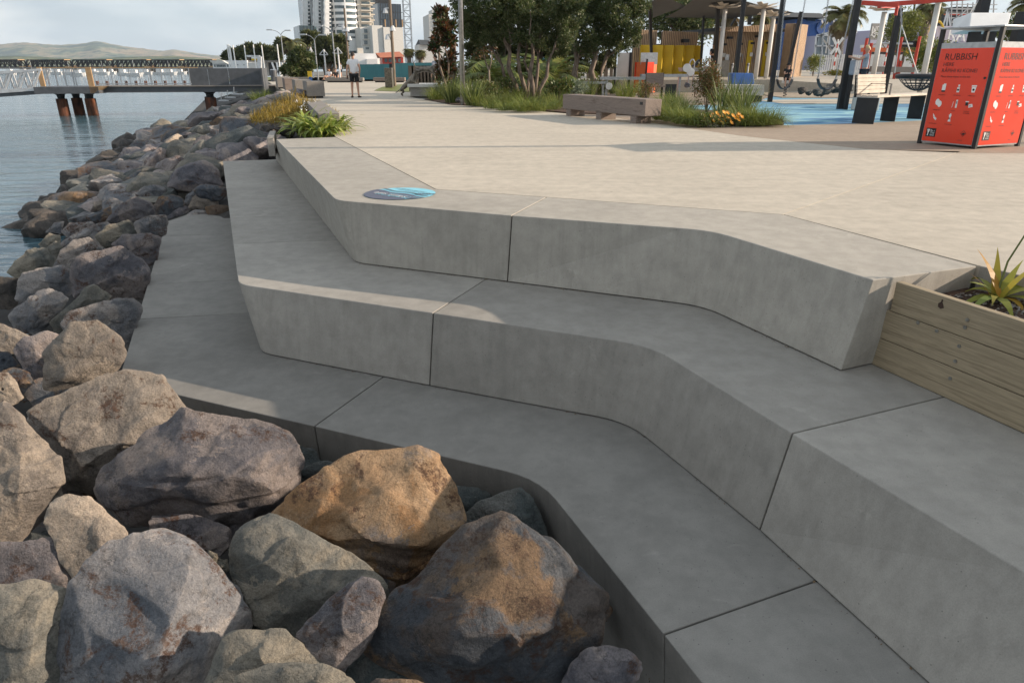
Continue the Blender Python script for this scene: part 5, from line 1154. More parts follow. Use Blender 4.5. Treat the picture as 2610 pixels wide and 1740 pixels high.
def hill_mat(name, a, b_, c_, d_):
    m = bpy.data.materials.new(name); nt, N, L, b = nodes_of(m); v = coords(nt, 'Object')
    col = ramp(nt, noise_tex(nt, v, .0032, 8, .62, .5), [(.36, a), (.46, b_), (.53, c_), (.62, d_)])
    col = mixc(nt, ramp(nt, noise_tex(nt, v, .016, 6, .7), [(.50, gray(0)), (.58, gray(.85))]), col, a)
    L.new(col, b.inputs['Base Color']); b.inputs['Roughness'].default_value = .95; b.inputs['Specular IOR Level'].default_value = 0; return m
M['hill_far'] = hill_mat('far_pasture_hills', (0.06, 0.085, 0.09), (0.13, 0.165, 0.12), (0.24, 0.225, 0.16), (0.32, 0.25, 0.18))
M['hill_near'] = hill_mat('near_wooded_shore', (0.05, 0.075, 0.055), (0.09, 0.115, 0.07), (0.17, 0.18, 0.10), (0.22, 0.21, 0.13))
hills('hills', [(-900, 130), (-300, 120), (0, 116), (70, 110), (160, 116), (215, 114), (262, 107), (300, 115), (335, 121), (420, 131), (450, 127), (520, 139), (570, 144), (700, 158)], 3300, 1500, M['hill_far'], 3)
hills('shore_hills', [(-900, 150), (-100, 150), (40, 143), (120, 146), (200, 151), (330, 146), (450, 143), (560, 152), (700, 160)], 1800, 700, M['hill_near'], 9)
M['boat'] = M['white']
for i in range(16):
    px = 30 + i * 29 + random.uniform(-9, 9); Yb = random.uniform(230, 330); p = V3(far(px, 185, Yb), WATER); L_ = random.uniform(3.5, 6.5)
    t = thing('moored_boat', 'small white boat moored beyond the pier', 'boat', p, 'boats moored beyond the pier')
    mb = MB(); mb.loft([p + Vector((-L_ / 2, -.6, 0)), p + Vector((L_ * .35, -.7, 0)), p + Vector((L_ * .45, 0, 0)), p + Vector((L_ * .35, .7, 0)), p + Vector((-L_ / 2, .6, 0))], [p + Vector((-L_ / 2, -.9, 1)), p + Vector((L_ * .35, -1, 1.1)), p + Vector((L_ * .58, 0, 1.25)), p + Vector((L_ * .35, 1, 1.1)), p + Vector((-L_ / 2, .9, 1))]); mb.build('hull', M['white'], t, recalc=True)
    mb = MB(); mb.box(p + Vector((-.3, 0, 1.5)), (L_ * .4, 1.3, 1.0)); mb.build('cabin', M['whiterender'], t)
    mb = MB(); mb.tube([p + Vector((0, 0, 2)), p + Vector((0, 0, 3.0 + (i % 3)))], .04, 5); mb.build('mast', M['alu'], t)

# ---- marina buildings, shelter and white masts
def block(name, x0, x1, y0, y1, Y, depth, m, conv=FB2, parent=None, zbase=None):
    a, b = conv(x0, y1, Y), conv(x1, y1, Y); z1 = (conv(x0, y0, Y).z + conv(x1, y0, Y).z) / 2; z0 = zbase if zbase is not None else a.z
    mb = MB(); mb.box(((a.x + b.x) / 2, Y + depth / 2, (z0 + z1) / 2), (b.x - a.x, depth, z1 - z0)); return mb.build(name, M[m], parent, center=parent is None)
mg = thing('boat_club', 'white boat club house with a gabled roof and dark windows', 'building', V3(FB2(260, 960, 118), 0))
block('wall', 95, 430, 885, 1000, 118, 9, 'whiterender', parent=mg, zbase=-.1)
mb = MB(); a, b, c = FB2(85, 888, 117.8), FB2(330, 885, 117.8), FB2(240, 830, 117.8); Yd = Vector((0, 9.5, 0)); mb.loft([a, b, b + Yd, a + Yd], [c + Vector((-2, 0, 0)), c, c + Yd, c + Yd + Vector((-2, 0, 0))]); mb.build('roof', M['offwhite'], mg, recalc=True)
for x in (118, 160, 185, 210, 235, 262, 290, 335, 395): block('window', x - 9, x + 9, 903, 940, 117.9, .1, 'window', parent=mg)
block('window', 330, 345, 890, 930, 117.85, .1, 'window', parent=mg)
sh = thing('shed', 'plain white boat shed with a flat top', 'building', V3(FB2(550, 960, 112), 0)); block('wall', 430, 685, 830, 1000, 112, 7, 'white', parent=sh, zbase=-.1)
for x in (507, 612): block('window', x - 5, x + 5, 895, 912, 111.9, .1, 'window', parent=sh)
sl = thing('boat_shelter', 'open shelter with a long flat brown roof and slanting white props', 'building', V3(FB2(990, 1000, 104), 0))
block('roof', 682, 1302, 832, 858, 104, 12, 'beamgrey', parent=sl); block('back_wall', 690, 1000, 862, 1000, 108, 1, 'offwhite', parent=sl, zbase=-.1); block('back_wall', 1000, 1300, 870, 1010, 114, 1, 'steel_dark', parent=sl, zbase=-.1)
for x0, x1 in ((1090, 1165), (1170, 1212), (1235, 1180), (1260, 1240)): mb = MB(); mb.bar(FB2(x0, 865, 104), V3(FB2(x1, 1030, 104), -.06), .22); mb.build('prop', M['white'], sl)
sg = thing('banner_frame', 'white pole frame holding a small white and yellow banner', 'sign', V3(FB2(780, 960, 100), 0))
for a, b in (((660, 757), (885, 762)), ((880, 762), (880, 990))): mb = MB(); mb.bar(FB2(*a, 100), FB2(*b, 100), .25 if a[0] < 700 else .5); mb.build('post', M['alu'], sg)
block('banner', 740, 865, 768, 800, 99.9, .05, 'white', parent=sg); block('banner', 740, 865, 801, 830, 99.9, .05, 'yellow', parent=sg)
for i, (xt, yt, yb) in enumerate(((325, 560, 960), (350, 560, 960), (368, 575, 960), (422, 570, 960), (615, 575, 960), (770, 560, 960), (910, 570, 960), (1175, 555, 1040), (1580, 560, 1040))):
    p = FB2(xt, yt, 95); vert_post('mast', Vector((p.x, 95, -.1)), p.z + .1, .075, 'white', 'plain white mast standing in front of the marina trees', 'mast', 'white masts at the marina')
for i, (xt, yt, xb, yb, xl, xr, yc) in enumerate(((1745, 615, 1790, 1065, 1703, 1797, 712), (1970, 645, 2008, 1070, 1895, 2040, 735), (2205, 610, 2245, 1075, 2120, 2282, 708))):
    Yp = 84; p = FB2(xt, yt, Yp); b = Vector((p.x, Yp, -.06)); t = thing('sail_mast', ['white mast with a narrow triangle top beside the double lamp', 'white mast with a wide triangle top in the middle of three', 'white mast with a triangle top nearest the standing man'][i], 'mast', b, 'masts with triangle tops')
    mb = MB(); mb.tube([b, p], .085, 8); mb.build('pole', M['white'], t)
    l, r = FB2(xl, yc, Yp), FB2(xr, yc, Yp)
    for a, c in ((l, r), (l, p), (r, p)): mb = MB(); mb.bar(a, c, .075); mb.build('spar', M['white'], t)
def double_lamp(xj, yj, xb, l, r, Yp, label):
    j = FB2(xj, yj, Yp); b = Vector((j.x, Yp, -.06)); t = thing('street_lamp', label, 'street lamp', b, 'double-armed street lamps')
    mb = MB(); mb.tube([b, j], [.07, .045], 8); mb.build('pole', M['galv'], t)
    for e in (l, r):
        q = FB2(*e, Yp); c = Vector((j.x + (q.x - j.x) * .25, Yp, q.z)); mb = MB(); pts = [j.lerp(c, s).lerp(c.lerp(q, s), s) for s in (0, .2, .4, .6, .8, 1)]; mb.tube(pts, .035, 6); mb.build('arm', M['galv'], t)
        mb = MB(); mb.box(q, (.75, .25, .12)); mb.build('lamp_head', M['alu'], t)
double_lamp(1240, 400, 1295, (1050, 312), (1360, 320), 92, 'thin double street lamp beside the big palm tree')
double_lamp(1810, 490, 1865, (1610, 390), (1950, 395), 72, 'double street lamp in front of the dark round trees')
double_lamp(2115, 360, 2175, (1885, 245), (2295, 235), 68, 'taller double street lamp next to the curved white tower')

# ---- trees by the marina
def crown_lumps(conv, pts, Y, dz=1.0):
    out = []
    for x, y, r in pts:
        c = conv(x, y, Y + random.uniform(-1.5, 1.5)); e = (conv(x + r, y, Y) - conv(x, y, Y)).length; out.append((c, (e * 1.1, e * .95, e * .9)))
    return out
random.seed(21)
lu = crown_lumps(FB2, [(390, 740, 85), (330, 790, 60), (450, 790, 70)], 128); tree('pohutukawa', V3(FB2(400, 960, 128), -.1), [(V3(FB2(400, 960, 128), -.1), FB2(400, 770, 128), .4)], lu, 2600, .75, 'pohu', 'smallest dark green round tree at the water end of the marina row', group='round trees of the marina', seed=2)
lu = crown_lumps(FB2, [(600, 670, 95), (700, 650, 100), (770, 720, 90), (640, 760, 100)], 126); tree('pohutukawa', V3(FB2(680, 960, 126), -.1), [(V3(FB2(680, 960, 126), -.1), FB2(680, 720, 126), .5)], lu, 3600, .75, 'pohu', 'dark green round tree behind the white boat shed', group='round trees of the marina', seed=3)
lu = crown_lumps(FB2, [(900, 680, 90), (1000, 680, 95), (1100, 720, 95), (1180, 750, 90), (950, 770, 90), (1070, 800, 80)], 126); tree('pohutukawa', V3(FB2(1030, 960, 126), -.1), [(V3(FB2(1030, 960, 126), -.1), FB2(1030, 740, 126), .5)], lu, 4400, .75, 'pohu', 'wide dark green round tree behind the open boat shelter', group='round trees of the marina', seed=4)
p = FB2(1430, 560, 105); palm('phoenix_palm', Vector((p.x, 105, -.1)), p.z, 46, (FB2(1650, 560, 105) - p).length * 1.25, 'big feathery palm tree behind the dark round shrub by the pier', 'palm', .5, seed=4, leaflet=1.1)
lu = crown_lumps(FB2, [(1700, 470, 110), (1790, 430, 90), (1230, 560, 70), (1330, 620, 80)], 122); tree('pohutukawa', V3(FB2(1720, 1000, 122), -.1), [(V3(FB2(1720, 1000, 122), -.1), FB2(1720, 560, 122), .5)], lu, 3200, .8, 'pohu', 'tall dark tree rising behind the big feathery palm', seed=5)
lu = crown_lumps(FB2, [(1950, 560, 130), (2080, 540, 120), (2230, 530, 100), (1880, 680, 120), (2030, 690, 130), (2180, 680, 130), (1900, 820, 110), (2060, 830, 110), (2260, 800, 110), (2330, 830, 90)], 108)
b = V3(FB2(2050, 1050, 108), -.1); tree('pohutukawa', b, [(b, FB2(1930, 850, 108), .45), (b, FB2(2060, 800, 108), .5), (b + Vector((.5, 0, 0)), FB2(2180, 830, 108), .4)], lu, 9000, .75, 'pohu', 'broad dark spreading tree with several trunks in front of the curved white tower', seed=6)
lu = crown_lumps(FB2, [(1480, 800, 110), (1580, 760, 120), (1680, 800, 90), (1430, 900, 110), (1560, 900, 130), (1680, 930, 100), (1340, 1010, 80), (1500, 1020, 110), (1620, 1030, 90)], 66)
b = V3(FB2(1510, 1110, 66), -.06); tree('round_tree', b, [(b, FB2(1480, 900, 66), .12), (b, FB2(1580, 880, 66), .12)], lu, 8000, .42, 'tree', 'dark round bushy tree close behind the pier wall', seed=7)

# ---- town: towers and houses
APY = 380
def windows(parent, conv, xs, ys, w, h, Y, m='window', d=.15):
    for y in ys:
        for x in xs:
            a, b = conv(x - w / 2, y + h / 2, Y), conv(x + w / 2, y - h / 2, Y); mb = MB(); mb.box(((a.x + b.x) / 2, Y, (a.z + b.z) / 2), (b.x - a.x, d * 2, b.z - a.z)); mb.build('window', M[m], parent)
gb = thing('glass_block', 'dark green glass office block beside the white apartment tower', 'building', V3(FB1(190, 600, 360), 0))
block('wall', 52, 335, 438, 760, 360, 20, 'glassgreen', FB1, gb, 0)
for x in (95, 150, 205, 260): mb = MB(); mb.bar(V3(FB1(x, 440, 359.8), 0), FB1(x, 440, 359.8), .25); mb.build('mullion', M['steel_dark'], gb)
windows(gb, FB1, (145,), (515,), 70, 45, 359.9, 'window')
ap = thing('apartment_tower', 'tall white apartment tower with a rounded corner and rows of balconies', 'building', V3(FB1(800, 800, APY), 0))
Lc = FB1(850, 400, APY); rad_ = (FB1(1075, 400, APY).x - FB1(600, 400, APY).x) / 2; cxy = Vector(((FB1(1075, 400, APY).x + FB1(600, 400, APY).x) / 2, APY + rad_ * .9, 0))
def arc_ring(rr, n=20): return [Vector((cxy.x + rr * math.cos(R(180 + 180 * i / n)), cxy.y + rr * math.sin(R(180 + 180 * i / n)), 0)) for i in range(n + 1)]
def ringprism(mb, rr, z0, z1): pts = arc_ring(rr); mb.loft([V3(p, z0) for p in pts], [V3(p, z1) for p in pts])
ztop = FB1(850, -330, APY).z
mb = MB(); ringprism(mb, rad_ * .965, 0, ztop); mb.build('core', M['window'], ap, recalc=True)
fl = [866, 700, 620, 512, 410, 305, 200, 95, -10, -115, -220, -325]
for i, y in enumerate(fl):
    z0 = FB1(850, y, APY).z; z1 = FB1(850, y - (168 if i == 0 else 50), APY).z
    mb = MB(); ringprism(mb, rad_, z0, z1); mb.build('balcony_band', M['whiterender'], ap, recalc=True)
for k_ in range(3):
    a = R(215 + k_ * 50); mb = MB(); mb.box((cxy.x + rad_ * .965 * math.cos(a), cxy.y + rad_ * .965 * math.sin(a), ztop / 2), (.5, .7, ztop), a); mb.build('pier', M['whiterender'], ap)
# stepped balconies on the water side
x_ = [590, 520, 450, 380, 310]; zt_ = ztop
mb = MB(); mb.add([], []); 
for k_ in range(3):
    a, b = FB1(590 - k_ * 90, 0, APY + 3 + k_ * 6), FB1(500 - k_ * 90, 0, APY + 3 + k_ * 6); mb = MB(); mb.box(((a.x + b.x) / 2, APY + 14 + k_ * 6, zt_ / 2), (a.x - b.x, 20, zt_)); mb.build('wall', M['window'], ap)
for i in range(12):
    y = 690 - i * 62.5
    for k_ in range(3):
        xr, xl = 590 - k_ * 92, 488 - k_ * 92; Yk = APY + 3 + k_ * 6; yy = y - 12 * k_; a, b = FB1(xl, yy, Yk), FB1(xr, yy - 0, Yk)
        mb = MB(); mb.box(((a.x + b.x) / 2, Yk - .9, a.z), (b.x - a.x, 3.4, .5)); mb.box(((a.x * .62 + b.x * .38), Yk - 2.5, a.z + .75), ((b.x - a.x) * .7, .2, 1.3)); mb.box((a.x * .97 + b.x * .03, Yk - .9, a.z + .5), (.3, 3.4, 3.2 if i % 2 else 1.2)); o = mb.build('balcony', M['whiterender'], ap)
# cream wing with recessed balconies
block('wall', 1062, 1290, -330, 480, APY + 2, 18, 'cream', FB1, ap, 0); block('wall', 1290, 1402, -330, 440, APY + 8, 14, 'cream', FB1, ap, 0)
for i in range(8):
    y = 435 - i * 98
    windows(ap, FB1, (1175,), (y,), 140, 50, APY + 1.9); windows(ap, FB1, (1340,), (y - 30,), 80, 48, APY + 7.9)
    for x0, x1, yy, Yk in ((1085, 1290, y + 32, APY + 2), (1288, 1405, y, APY + 8)):
        a, b = FB1(x0, yy, Yk), FB1(x1, yy, Yk); mb = MB(); mb.box(((a.x + b.x) / 2, Yk - 1, a.z), (b.x - a.x, 2.4, .45)); mb.build('balcony', M['cream'], ap)
lw = thing('apartment_wing', 'lower white wing with small square windows next to the rounded tower', 'building', V3(FB1(1290, 800, APY - 6), 0))
block('wall', 1090, 1482, 470, 1000, APY - 6, 14, 'offwhite', FB1, lw, 0)
windows(lw, FB1, (1148, 1248, 1348), (532, 632, 728), 52, 62, APY - 6.1); windows(lw, FB1, (1172, 1265, 1365), (826,), 52, 34, APY - 6.1)
for y in (580, 680, 776):
    a, b = FB1(1090, y, APY - 6), FB1(1400, y, APY - 6); mb = MB(); mb.box(((a.x + b.x) / 2, APY - 6.15, a.z), (b.x - a.x, .4, .35)); mb.build('ledge', M['cream'], lw)
wh = thing('blank_hall', 'big blank cream walled hall below the dark glass tower', 'building', V3(FB1(1640, 860, APY - 9), 0)); block('wall', 1476, 1812, 468, 1000, APY - 9, 16, 'offwhite', FB1, wh, 0); block('wall', 1300, 1478, 442, 1000, APY - 8, 10, 'offwhite', FB1, wh, 0)
gt = thing('glass_tower', 'blue grey glass office tower behind the blank cream hall', 'building', V3(FB1(1580, 400, APY + 22), 0)); block('wall', 1385, 1785, 68, 700, APY + 22, 24, 'glassblue', FB1, gt, 0); block('plant_room', 1372, 1638, -90, 66, APY + 26, 14, 'steel_dark', FB1, gt)
for x in range(1400, 1790, 43): mb = MB(); mb.bar(FB1(x, 460, APY + 21.9), FB1(x - 2, 70, APY + 21.9), .25); mb.build('mullion', M['steel_dark'], gt)
for y in (210, 335): mb = MB(); mb.bar(FB1(1385, y, APY + 21.85), FB1(1785, y, APY + 21.85), .25); mb.build('transom', M['steel_dark'], gt)
for x in (1477, 1665, 1775): block('fin', x - 8, x + 8, 335, 460, APY + 21.5, .4, 'palewood', FB1, gt)
def lattice_mast(conv, x0, x1, ytop, ybot, Y, label):
    t = thing('crane_mast', label, 'crane', V3(conv((x0 + x1) / 2, ybot, Y), 0)); a, b = conv(x0, 400, Y), conv(x1, 400, Y); w = b.x - a.x; cx = (a.x + b.x) / 2; zt2 = conv(x0, ytop, Y).z
    for dx in (-1, 1):
        for dy in (-1, 1): mb = MB(); mb.bar((cx + dx * w / 2, Y + dy * w / 2, 0), (cx + dx * w / 2, Y + dy * w / 2, zt2), .28); mb.build('leg', M['galv'], t)
    mb = MB(); z = 0; s = 1
    while z < zt2:
        for dy in (-1, 1): mb.bar((cx - s * w / 2, Y + dy * w / 2, z), (cx + s * w / 2, Y + dy * w / 2, z + w * .8), .16); mb.bar((cx - w / 2, Y + dy * w / 2, z), (cx + w / 2, Y + dy * w / 2, z), .16)
        for dx in (-1, 1): mb.bar((cx + dx * w / 2, Y - s * w / 2, z), (cx + dx * w / 2, Y + s * w / 2, z + w * .8), .16)
        z += w * .8; s = -s
    mb.build('bracing', M['galv'], t)['kind'] = 'stuff'
lattice_mast(FB1, 1800, 1915, -300, 840, APY - 20, 'tall grey lattice crane mast beside the glass tower')
def pole_light(xt, yt, Y, label, lights, r=.16):
    p = FB1(xt, yt, Y); b = Vector((p.x, Y, -.06)); t = thing('timber_pole', label, 'pole', b, 'old timber light poles'); mb = MB(); mb.tube([b, p], [r * 1.2, r], 10); mb.build('pole', M['polewood'], t)
    for x, y in lights: q = FB1(x, y, Y); mb = MB(); mb.bar(Vector((b.x, Y, q.z)), q, .06); mb.tube([q, q + Vector((0, 0, -.3))], [.1, .2], 8); mb.build('floodlight', M['alu'], t)
pole_light(782, 140, 62, 'shorter old timber pole with round white cameras beside the standing man', [(765, 420), (775, 470), (828, 470), (868, 620)], .075)
pole_light(1530, -420, 48, 'tall old timber pole with floodlights in front of the teal hoarding', [(1485, 140), (1520, 590), (1600, 440)], .09)
for b_ in (gb, ap, lw, wh, gt): b_.rotation_euler.z = R(24)
# low houses, hoarding
ho = thing('white_house', 'long low white building with flat roofs beside the orange roof', 'building', V3(FB1(1150, 1090, 210), 0)); block('wall', 870, 1400, 912, 1110, 210, 10, 'whiterender', FB1, ho, 0); block('wall', 1110, 1290, 1005, 1110, 206, 4, 'white', FB1, ho, 0); block('wall', 1075, 1170, 820, 912, 214, 6, 'cream', FB1, ho)
oh = thing('orange_house', 'restaurant with a long orange tiled roof and red walls', 'building', V3(FB1(1600, 1080, 190), 0)); block('wall', 1440, 1790, 975, 1110, 190, 10, 'redpaint', FB1, oh, 0)
mb = MB(); a, b = FB1(1385, 985, 189), FB1(1800, 965, 189); a2, b2 = FB1(1400, 905, 195), FB1(1800, 880, 195); Yd = Vector((0, 8, 0)); mb.loft([a, b, b + Yd * 1.5, a + Yd * 1.5], [a2, b2, b2 + Vector((0, 1, 0)), a2 + Vector((0, 1, 0))]); mb.build('roof', M['tileroof'], oh, recalc=True)
windows(oh, FB1, (1490, 1560, 1640, 1720), (1030,), 45, 60, 189.9)
dh = thing('dark_roof_house', 'house with a dark hipped roof beyond the palms', 'building', V3(FB1(2150, 800, 230), 0)); block('wall', 2070, 2300, 760, 1100, 230, 12, 'offwhite', FB1, dh, 0)
mb = MB(); a, b = FB1(2060, 762, 229), FB1(2320, 770, 229); c, d = FB1(2110, 678, 235), FB1(2280, 684, 235); Yd = Vector((0, 13, 0)); mb.loft([a, b, b + Yd, a + Yd], [c, d, d + Vector((0, .5, 0)), c + Vector((0, .5, 0))]); mb.build('roof', M['darkroof'], dh, recalc=True)
af = thing('pale_apartments', 'pale apartment block with small balconies half hidden by the red-leaved tree', 'building', V3(FB1(2330, 600, 260), 0)); block('wall', 2250, 2500, 245, 1000, 260, 16, 'offwhite', FB1, af, 0); block('roof', 2320, 2500, 165, 246, 263, 10, 'offwhite', FB1, af)
windows(af, FB1, (2320, 2390, 2455), (205, 300, 365, 430, 495), 45, 38, 259.9)
for b_ in (ho, oh, dh, af): b_.rotation_euler.z = R(14)
for x, y0, h_, lab in ((1880, 870, 0, 'shaggy palm tree nearest the lattice mast, behind the hoarding'), (2075, 900, 0, 'shaggy palm tree further along behind the hoarding')):
    p = FB1(x, y0, 120); palm('shaggy_palm', Vector((p.x, 120, -.1)), p.z, 34, (FB1(x + 115, y0, 120) - p).length, lab, 'palm', .4, 'shaggy palms', seed=int(x), leaflet=.8)
hd = thing('hoarding', 'long teal painted construction hoarding of boards', 'fence', V3(FB1(1600, 1330, 72), 0))
xs_ = [1050, 1180, 1310, 1440, 1575]
for a, b, y0, y1, Yh in [(xs_[i], xs_[i + 1] - 2, 1098 - i * 3, 1340, 74) for i in range(4)] + [(1618 + i * 135, 1618 + (i + 1) * 135 - 2, 1075 - i * 2, 1345, 70) for i in range(8)]:
    block('board', a, b, y0, y1, Yh, .08, 'teal', FB1, hd, -.05)
mb = MB(); a = FB1(1596, 1085, 71); mb.box((a.x, 71, a.z / 2), (.5, .5, a.z)); mb.build('post', M['steel_dark'], hd)
# seats, sign, bollards and people near the pier end
CBlk = [(1120, 1742, 1118, 1212, 62, 'beamgrey', 'long pale timber beam seat behind the row of blocks', CB2), (1995, 2640, 1126, 1212, 60, 'beamgrey', 'long timber beam seat to the side of the standing man', CB2), (1278, 1815, 1322, 1412, 60, 'beam', 'sunlit timber beam seat in front of the teal hoarding', CB1)]
for x0, x1, y0, y1, Yk, m_, lab, cv in CBlk:
    a, b = far(*cv((x0, y1)), Yk), far(*cv((x1, y1)), Yk); zt3 = far(*cv((x0, y0)), Yk).z; t = thing('beam_seat', lab, 'bench', ((a.x + b.x) / 2, Yk, 0), 'long timber beam seats')
    mb = MB(); mb.box(((a.x + b.x) / 2, Yk + .3, zt3 / 2 + .06), (b.x - a.x, .6, zt3 - .1)); mb.build('beam', M[m_], t, bevel=.02); mb = MB(); mb.box(((a.x + b.x) / 2, Yk + .3, .05), ((b.x - a.x) * .9, .4, .1)); mb.build('base', M['steel_dark'], t)
s_ = thing('sign', 'small yellow notice board on a blue and white post', 'sign', V3(FB2(1740, 1215, 61), 0)); a = FB2(1730, 1025, 61)
mb = MB(); c = FB2(1730, 1068, 61); mb.box(c, (.34, .04, .52)); mb.build('board', M['yellow'], s_); mb = MB(); c = FB2(1745, 1155, 61); mb.box(c, (.26, .05, .42)); mb.build('panel', M['blue'], s_); mb = MB(); c = FB2(1740, 1068, 61); mb.bar((c.x, 61.05, 0), (c.x, 61.05, a.z), .05); mb.build('post', M['alu'], s_)
lb = thing('litter_bin', 'round grey litter bin beside the pier wall', 'bin', V3(FB2(1122, 1085, 64), 0)); mb = MB(); c = V3(FB2(1122, 1085, 64), -.05); mb.tube([c, c + Vector((0, 0, .95))], .28, 14); mb.build('body', M['steel_grey'], lb); mb = MB(); mb.tube([c + Vector((0, 0, .97)), c + Vector((0, 0, 1.05))], [.31, .2], 14); mb.build('lid', M['galv'], lb)
tm = thing('metal_cabinet', 'upright weathered metal cabinet by the tall timber pole', 'cabinet', V3(FB1(1545, 1440, 44), 0)); a, b = FB1(1480, 1440, 44), FB1(1600, 1440, 44); zt3 = FB1(1540, 1150, 44).z
mb = MB(); mb.box(((a.x + b.x) / 2, 44.3, zt3 / 2 - .02), (b.x - a.x, .55, zt3)); mb.build('body', M['bronze'], tm, bevel=.02); mb = MB(); mb.box(((a.x + b.x) / 2 - .05, 44.012, zt3 / 2), ((b.x - a.x) * .8, .02, zt3 * .9)); mb.build('door', M['bronze'], tm, bevel=.005)
SIT = dict(pelvis=(0, 0, .14), chest=(0, -.05, .50), neck=(0, -.05, .68), chin=(0, -.03, .77), head=(0, -.02, .865), top=(0, -.04, .945), shL=(-.17, -.05, .63), elL=(-.25, .05, .36), wrL=(-.15, .25, .30), shR=(.17, -.05, .63), elR=(.25, .05, .36), wrR=(.15, .25, .30), hipL=(-.09, .05, .13), knL=(-.13, .42, .36), anL=(-.11, .62, .08), toL=(-.12, .78, .05), hipR=(.09, .05, .13), knR=(.13, .42, .36), anR=(.11, .62, .08), toR=(.12, .78, .05))
person('person in a white top sitting on the grass beyond the long beam seat', V3(FB2(2065, 1110, 63), .12), R(150), 1.0, SIT, 'whitecloth', 'navycloth')
person('dark haired person in black sitting on the grass next to the one in white', V3(FB2(2178, 1110, 63), .12), R(200), .95, SIT, 'blackcloth', 'navycloth')
person('distant person standing under the trees by the triangle masts', V3(FB2(2268, 1070, 90), -.05), R(90), 1.0, None, 'greycloth', 'navycloth')
# lawns, statue plinth, pickets
mb = MB(); pl = [on(*CB1(q)) for q in ((1300, 1545), (1420, 1490), (1600, 1450), (2000, 1425), (2700, 1440), (2800, 1560), (2335, 1568), (1700, 1562))]; mb.prism([(p.x, p.y) for p in reversed(pl)], -.05, .022); tag(mb.build('lawn', M['grass'], recalc=True), kind='structure')
mb = MB(); mb.prism([(-27, 66), (-4, 64), (-2, 90), (-34, 92)], -.055, .0); tag(mb.build('lawn', M['grass'], recalc=True), kind='structure')
ps = thing('plinth', 'low round-edged concrete plinth under the dog statue on the lawn', 'plinth', V3(FB1(2120, 1500, 31.5), 0)); a, b = FB1(1855, 1450, 31.5), FB1(2480, 1450, 31.5); zt3 = FB1(2000, 1430, 31.5).z
mb = MB(); mb.box(((a.x + b.x) / 2, 32.5, zt3 - .07), (b.x - a.x, 2, .14)); mb.build('top_slab', M['offwhite'], ps, bevel=.02); mb = MB(); mb.box(((a.x + b.x) / 2, 32.5, (zt3 - .14) / 2), (b.x - a.x - .2, 1.8, zt3 - .14)); mb.build('base', M['rim'], ps)
def dog(name, label, o, s, rz, pose):
    t = thing(name, label, 'statue', o); t.rotation_euler = (0, 0, rz); t.scale = (s, s, s)
    V = [Vector(v) for v in pose]; E_ = [(0, 1), (1, 2), (2, 3), (3, 4), (4, 5), (2, 6), (6, 7), (7, 8), (2, 9), (9, 10), (10, 11), (0, 12), (12, 13), (13, 14), (14, 15), (0, 16), (16, 17), (17, 18), (18, 19), (0, 20), (20, 21), (21, 22), (4, 23), (4, 24)]
    rr = [(.10, .12), (.09, .10), (.11, .14), .075, (.07, .075), .032, .05, .032, .024, .05, .032, .024, .065, .04, .026, .02, .065, .04, .026, .02, .022, .018, .01, .02, .02]
    skin('body', V, E_, rr, M['bronze'], t); return t
STD = [(-.35, 0, .55), (-.05, 0, .56), (.25, 0, .55), (.42, 0, .70), (.52, 0, .78), (.68, 0, .74), (.28, .08, .42), (.34, .08, .22), (.40, .08, .02), (.28, -.08, .42), (.46, -.08, .26), (.60, -.08, .10), (-.40, .08, .42), (-.33, .08, .28), (-.46, .08, .14), (-.42, .08, .02), (-.42, -.08, .42), (-.38, -.08, .28), (-.52, -.08, .14), (-.50, -.08, .02), (-.46, 0, .66), (-.52, 0, .80), (-.44, 0, .92), (.48, .07, .86), (.48, -.07, .86)]
p = FB1(2180, 1425, 32); dog('dog_statue', 'bronze statue of a playing dog standing on the plinth', Vector((p.x, 32.2, zt3)), 1.05, 0, STD)
CLB = [(-.25, 0, .30), (-.05, 0, .42), (.15, 0, .58), (.24, 0, .76), (.30, 0, .86), (.42, 0, .88), (.22, .08, .48), (.30, .08, .40), (.38, .08, .46), (.22, -.08, .48), (.30, -.08, .40), (.38, -.08, .46), (-.28, .08, .2), (-.2, .08, .14), (-.3, .08, .08), (-.25, .08, .0), (-.28, -.08, .2), (-.2, -.08, .14), (-.3, -.08, .08), (-.25, -.08, .0), (-.35, 0, .22), (-.44, 0, .16), (-.52, 0, .10), (.26, .06, .94), (.26, -.06, .94)]
p = FB1(1870, 1480, 31.6); dog('dog_statue', 'dark bronze statue of a dog climbing up at the plinth edge', Vector((p.x + .02, 31.7, .02)), 1.15, 0, CLB)
pf = thing('picket_fence', 'row of weathered timber pickets with square holes behind the dog statue', 'fence', V3(FB1(2100, 1400, 38), 0))
for i in range(8):
    x = 1925 + i * 58; a = FB1(x, 1400, 38); zt4 = FB1(x, 1120, 38).z; mb = MB(); mb.box((a.x, 38, zt4 / 2), (.26, .07, zt4)); mb.build('picket', M['polewood'], pf)
for y in (1165, 1370): mb = MB(); a, b = FB1(1910, y, 38.1), FB1(2360, y, 38.1); mb.bar(a, b, .05, .12); mb.build('rail', M['polewood'], pf)
p = V3(far(1112, 205, 34), 0); person('person in a grey top walking behind the red-leaved tree by the statue', p, R(60), .98, None, 'greycloth', 'blackcloth')
# ================================================================ planting bed and playground side
C3 = crop(1050, 0, 3.336); C4 = crop(1500, 0, 3.92); C5 = crop(2010, 0, 3.92)
def F3(x, y, Y): return far(*C3((x, y)), Y)
def F4(x, y, Y): return far(*C4((x, y)), Y)
def F5(x, y, Y): return far(*C5((x, y)), Y)
def G3(x, y): return on(*C3((x, y)))
def G4(x, y): return on(*C4((x, y)))
def G5(x, y): return on(*C5((x, y)))
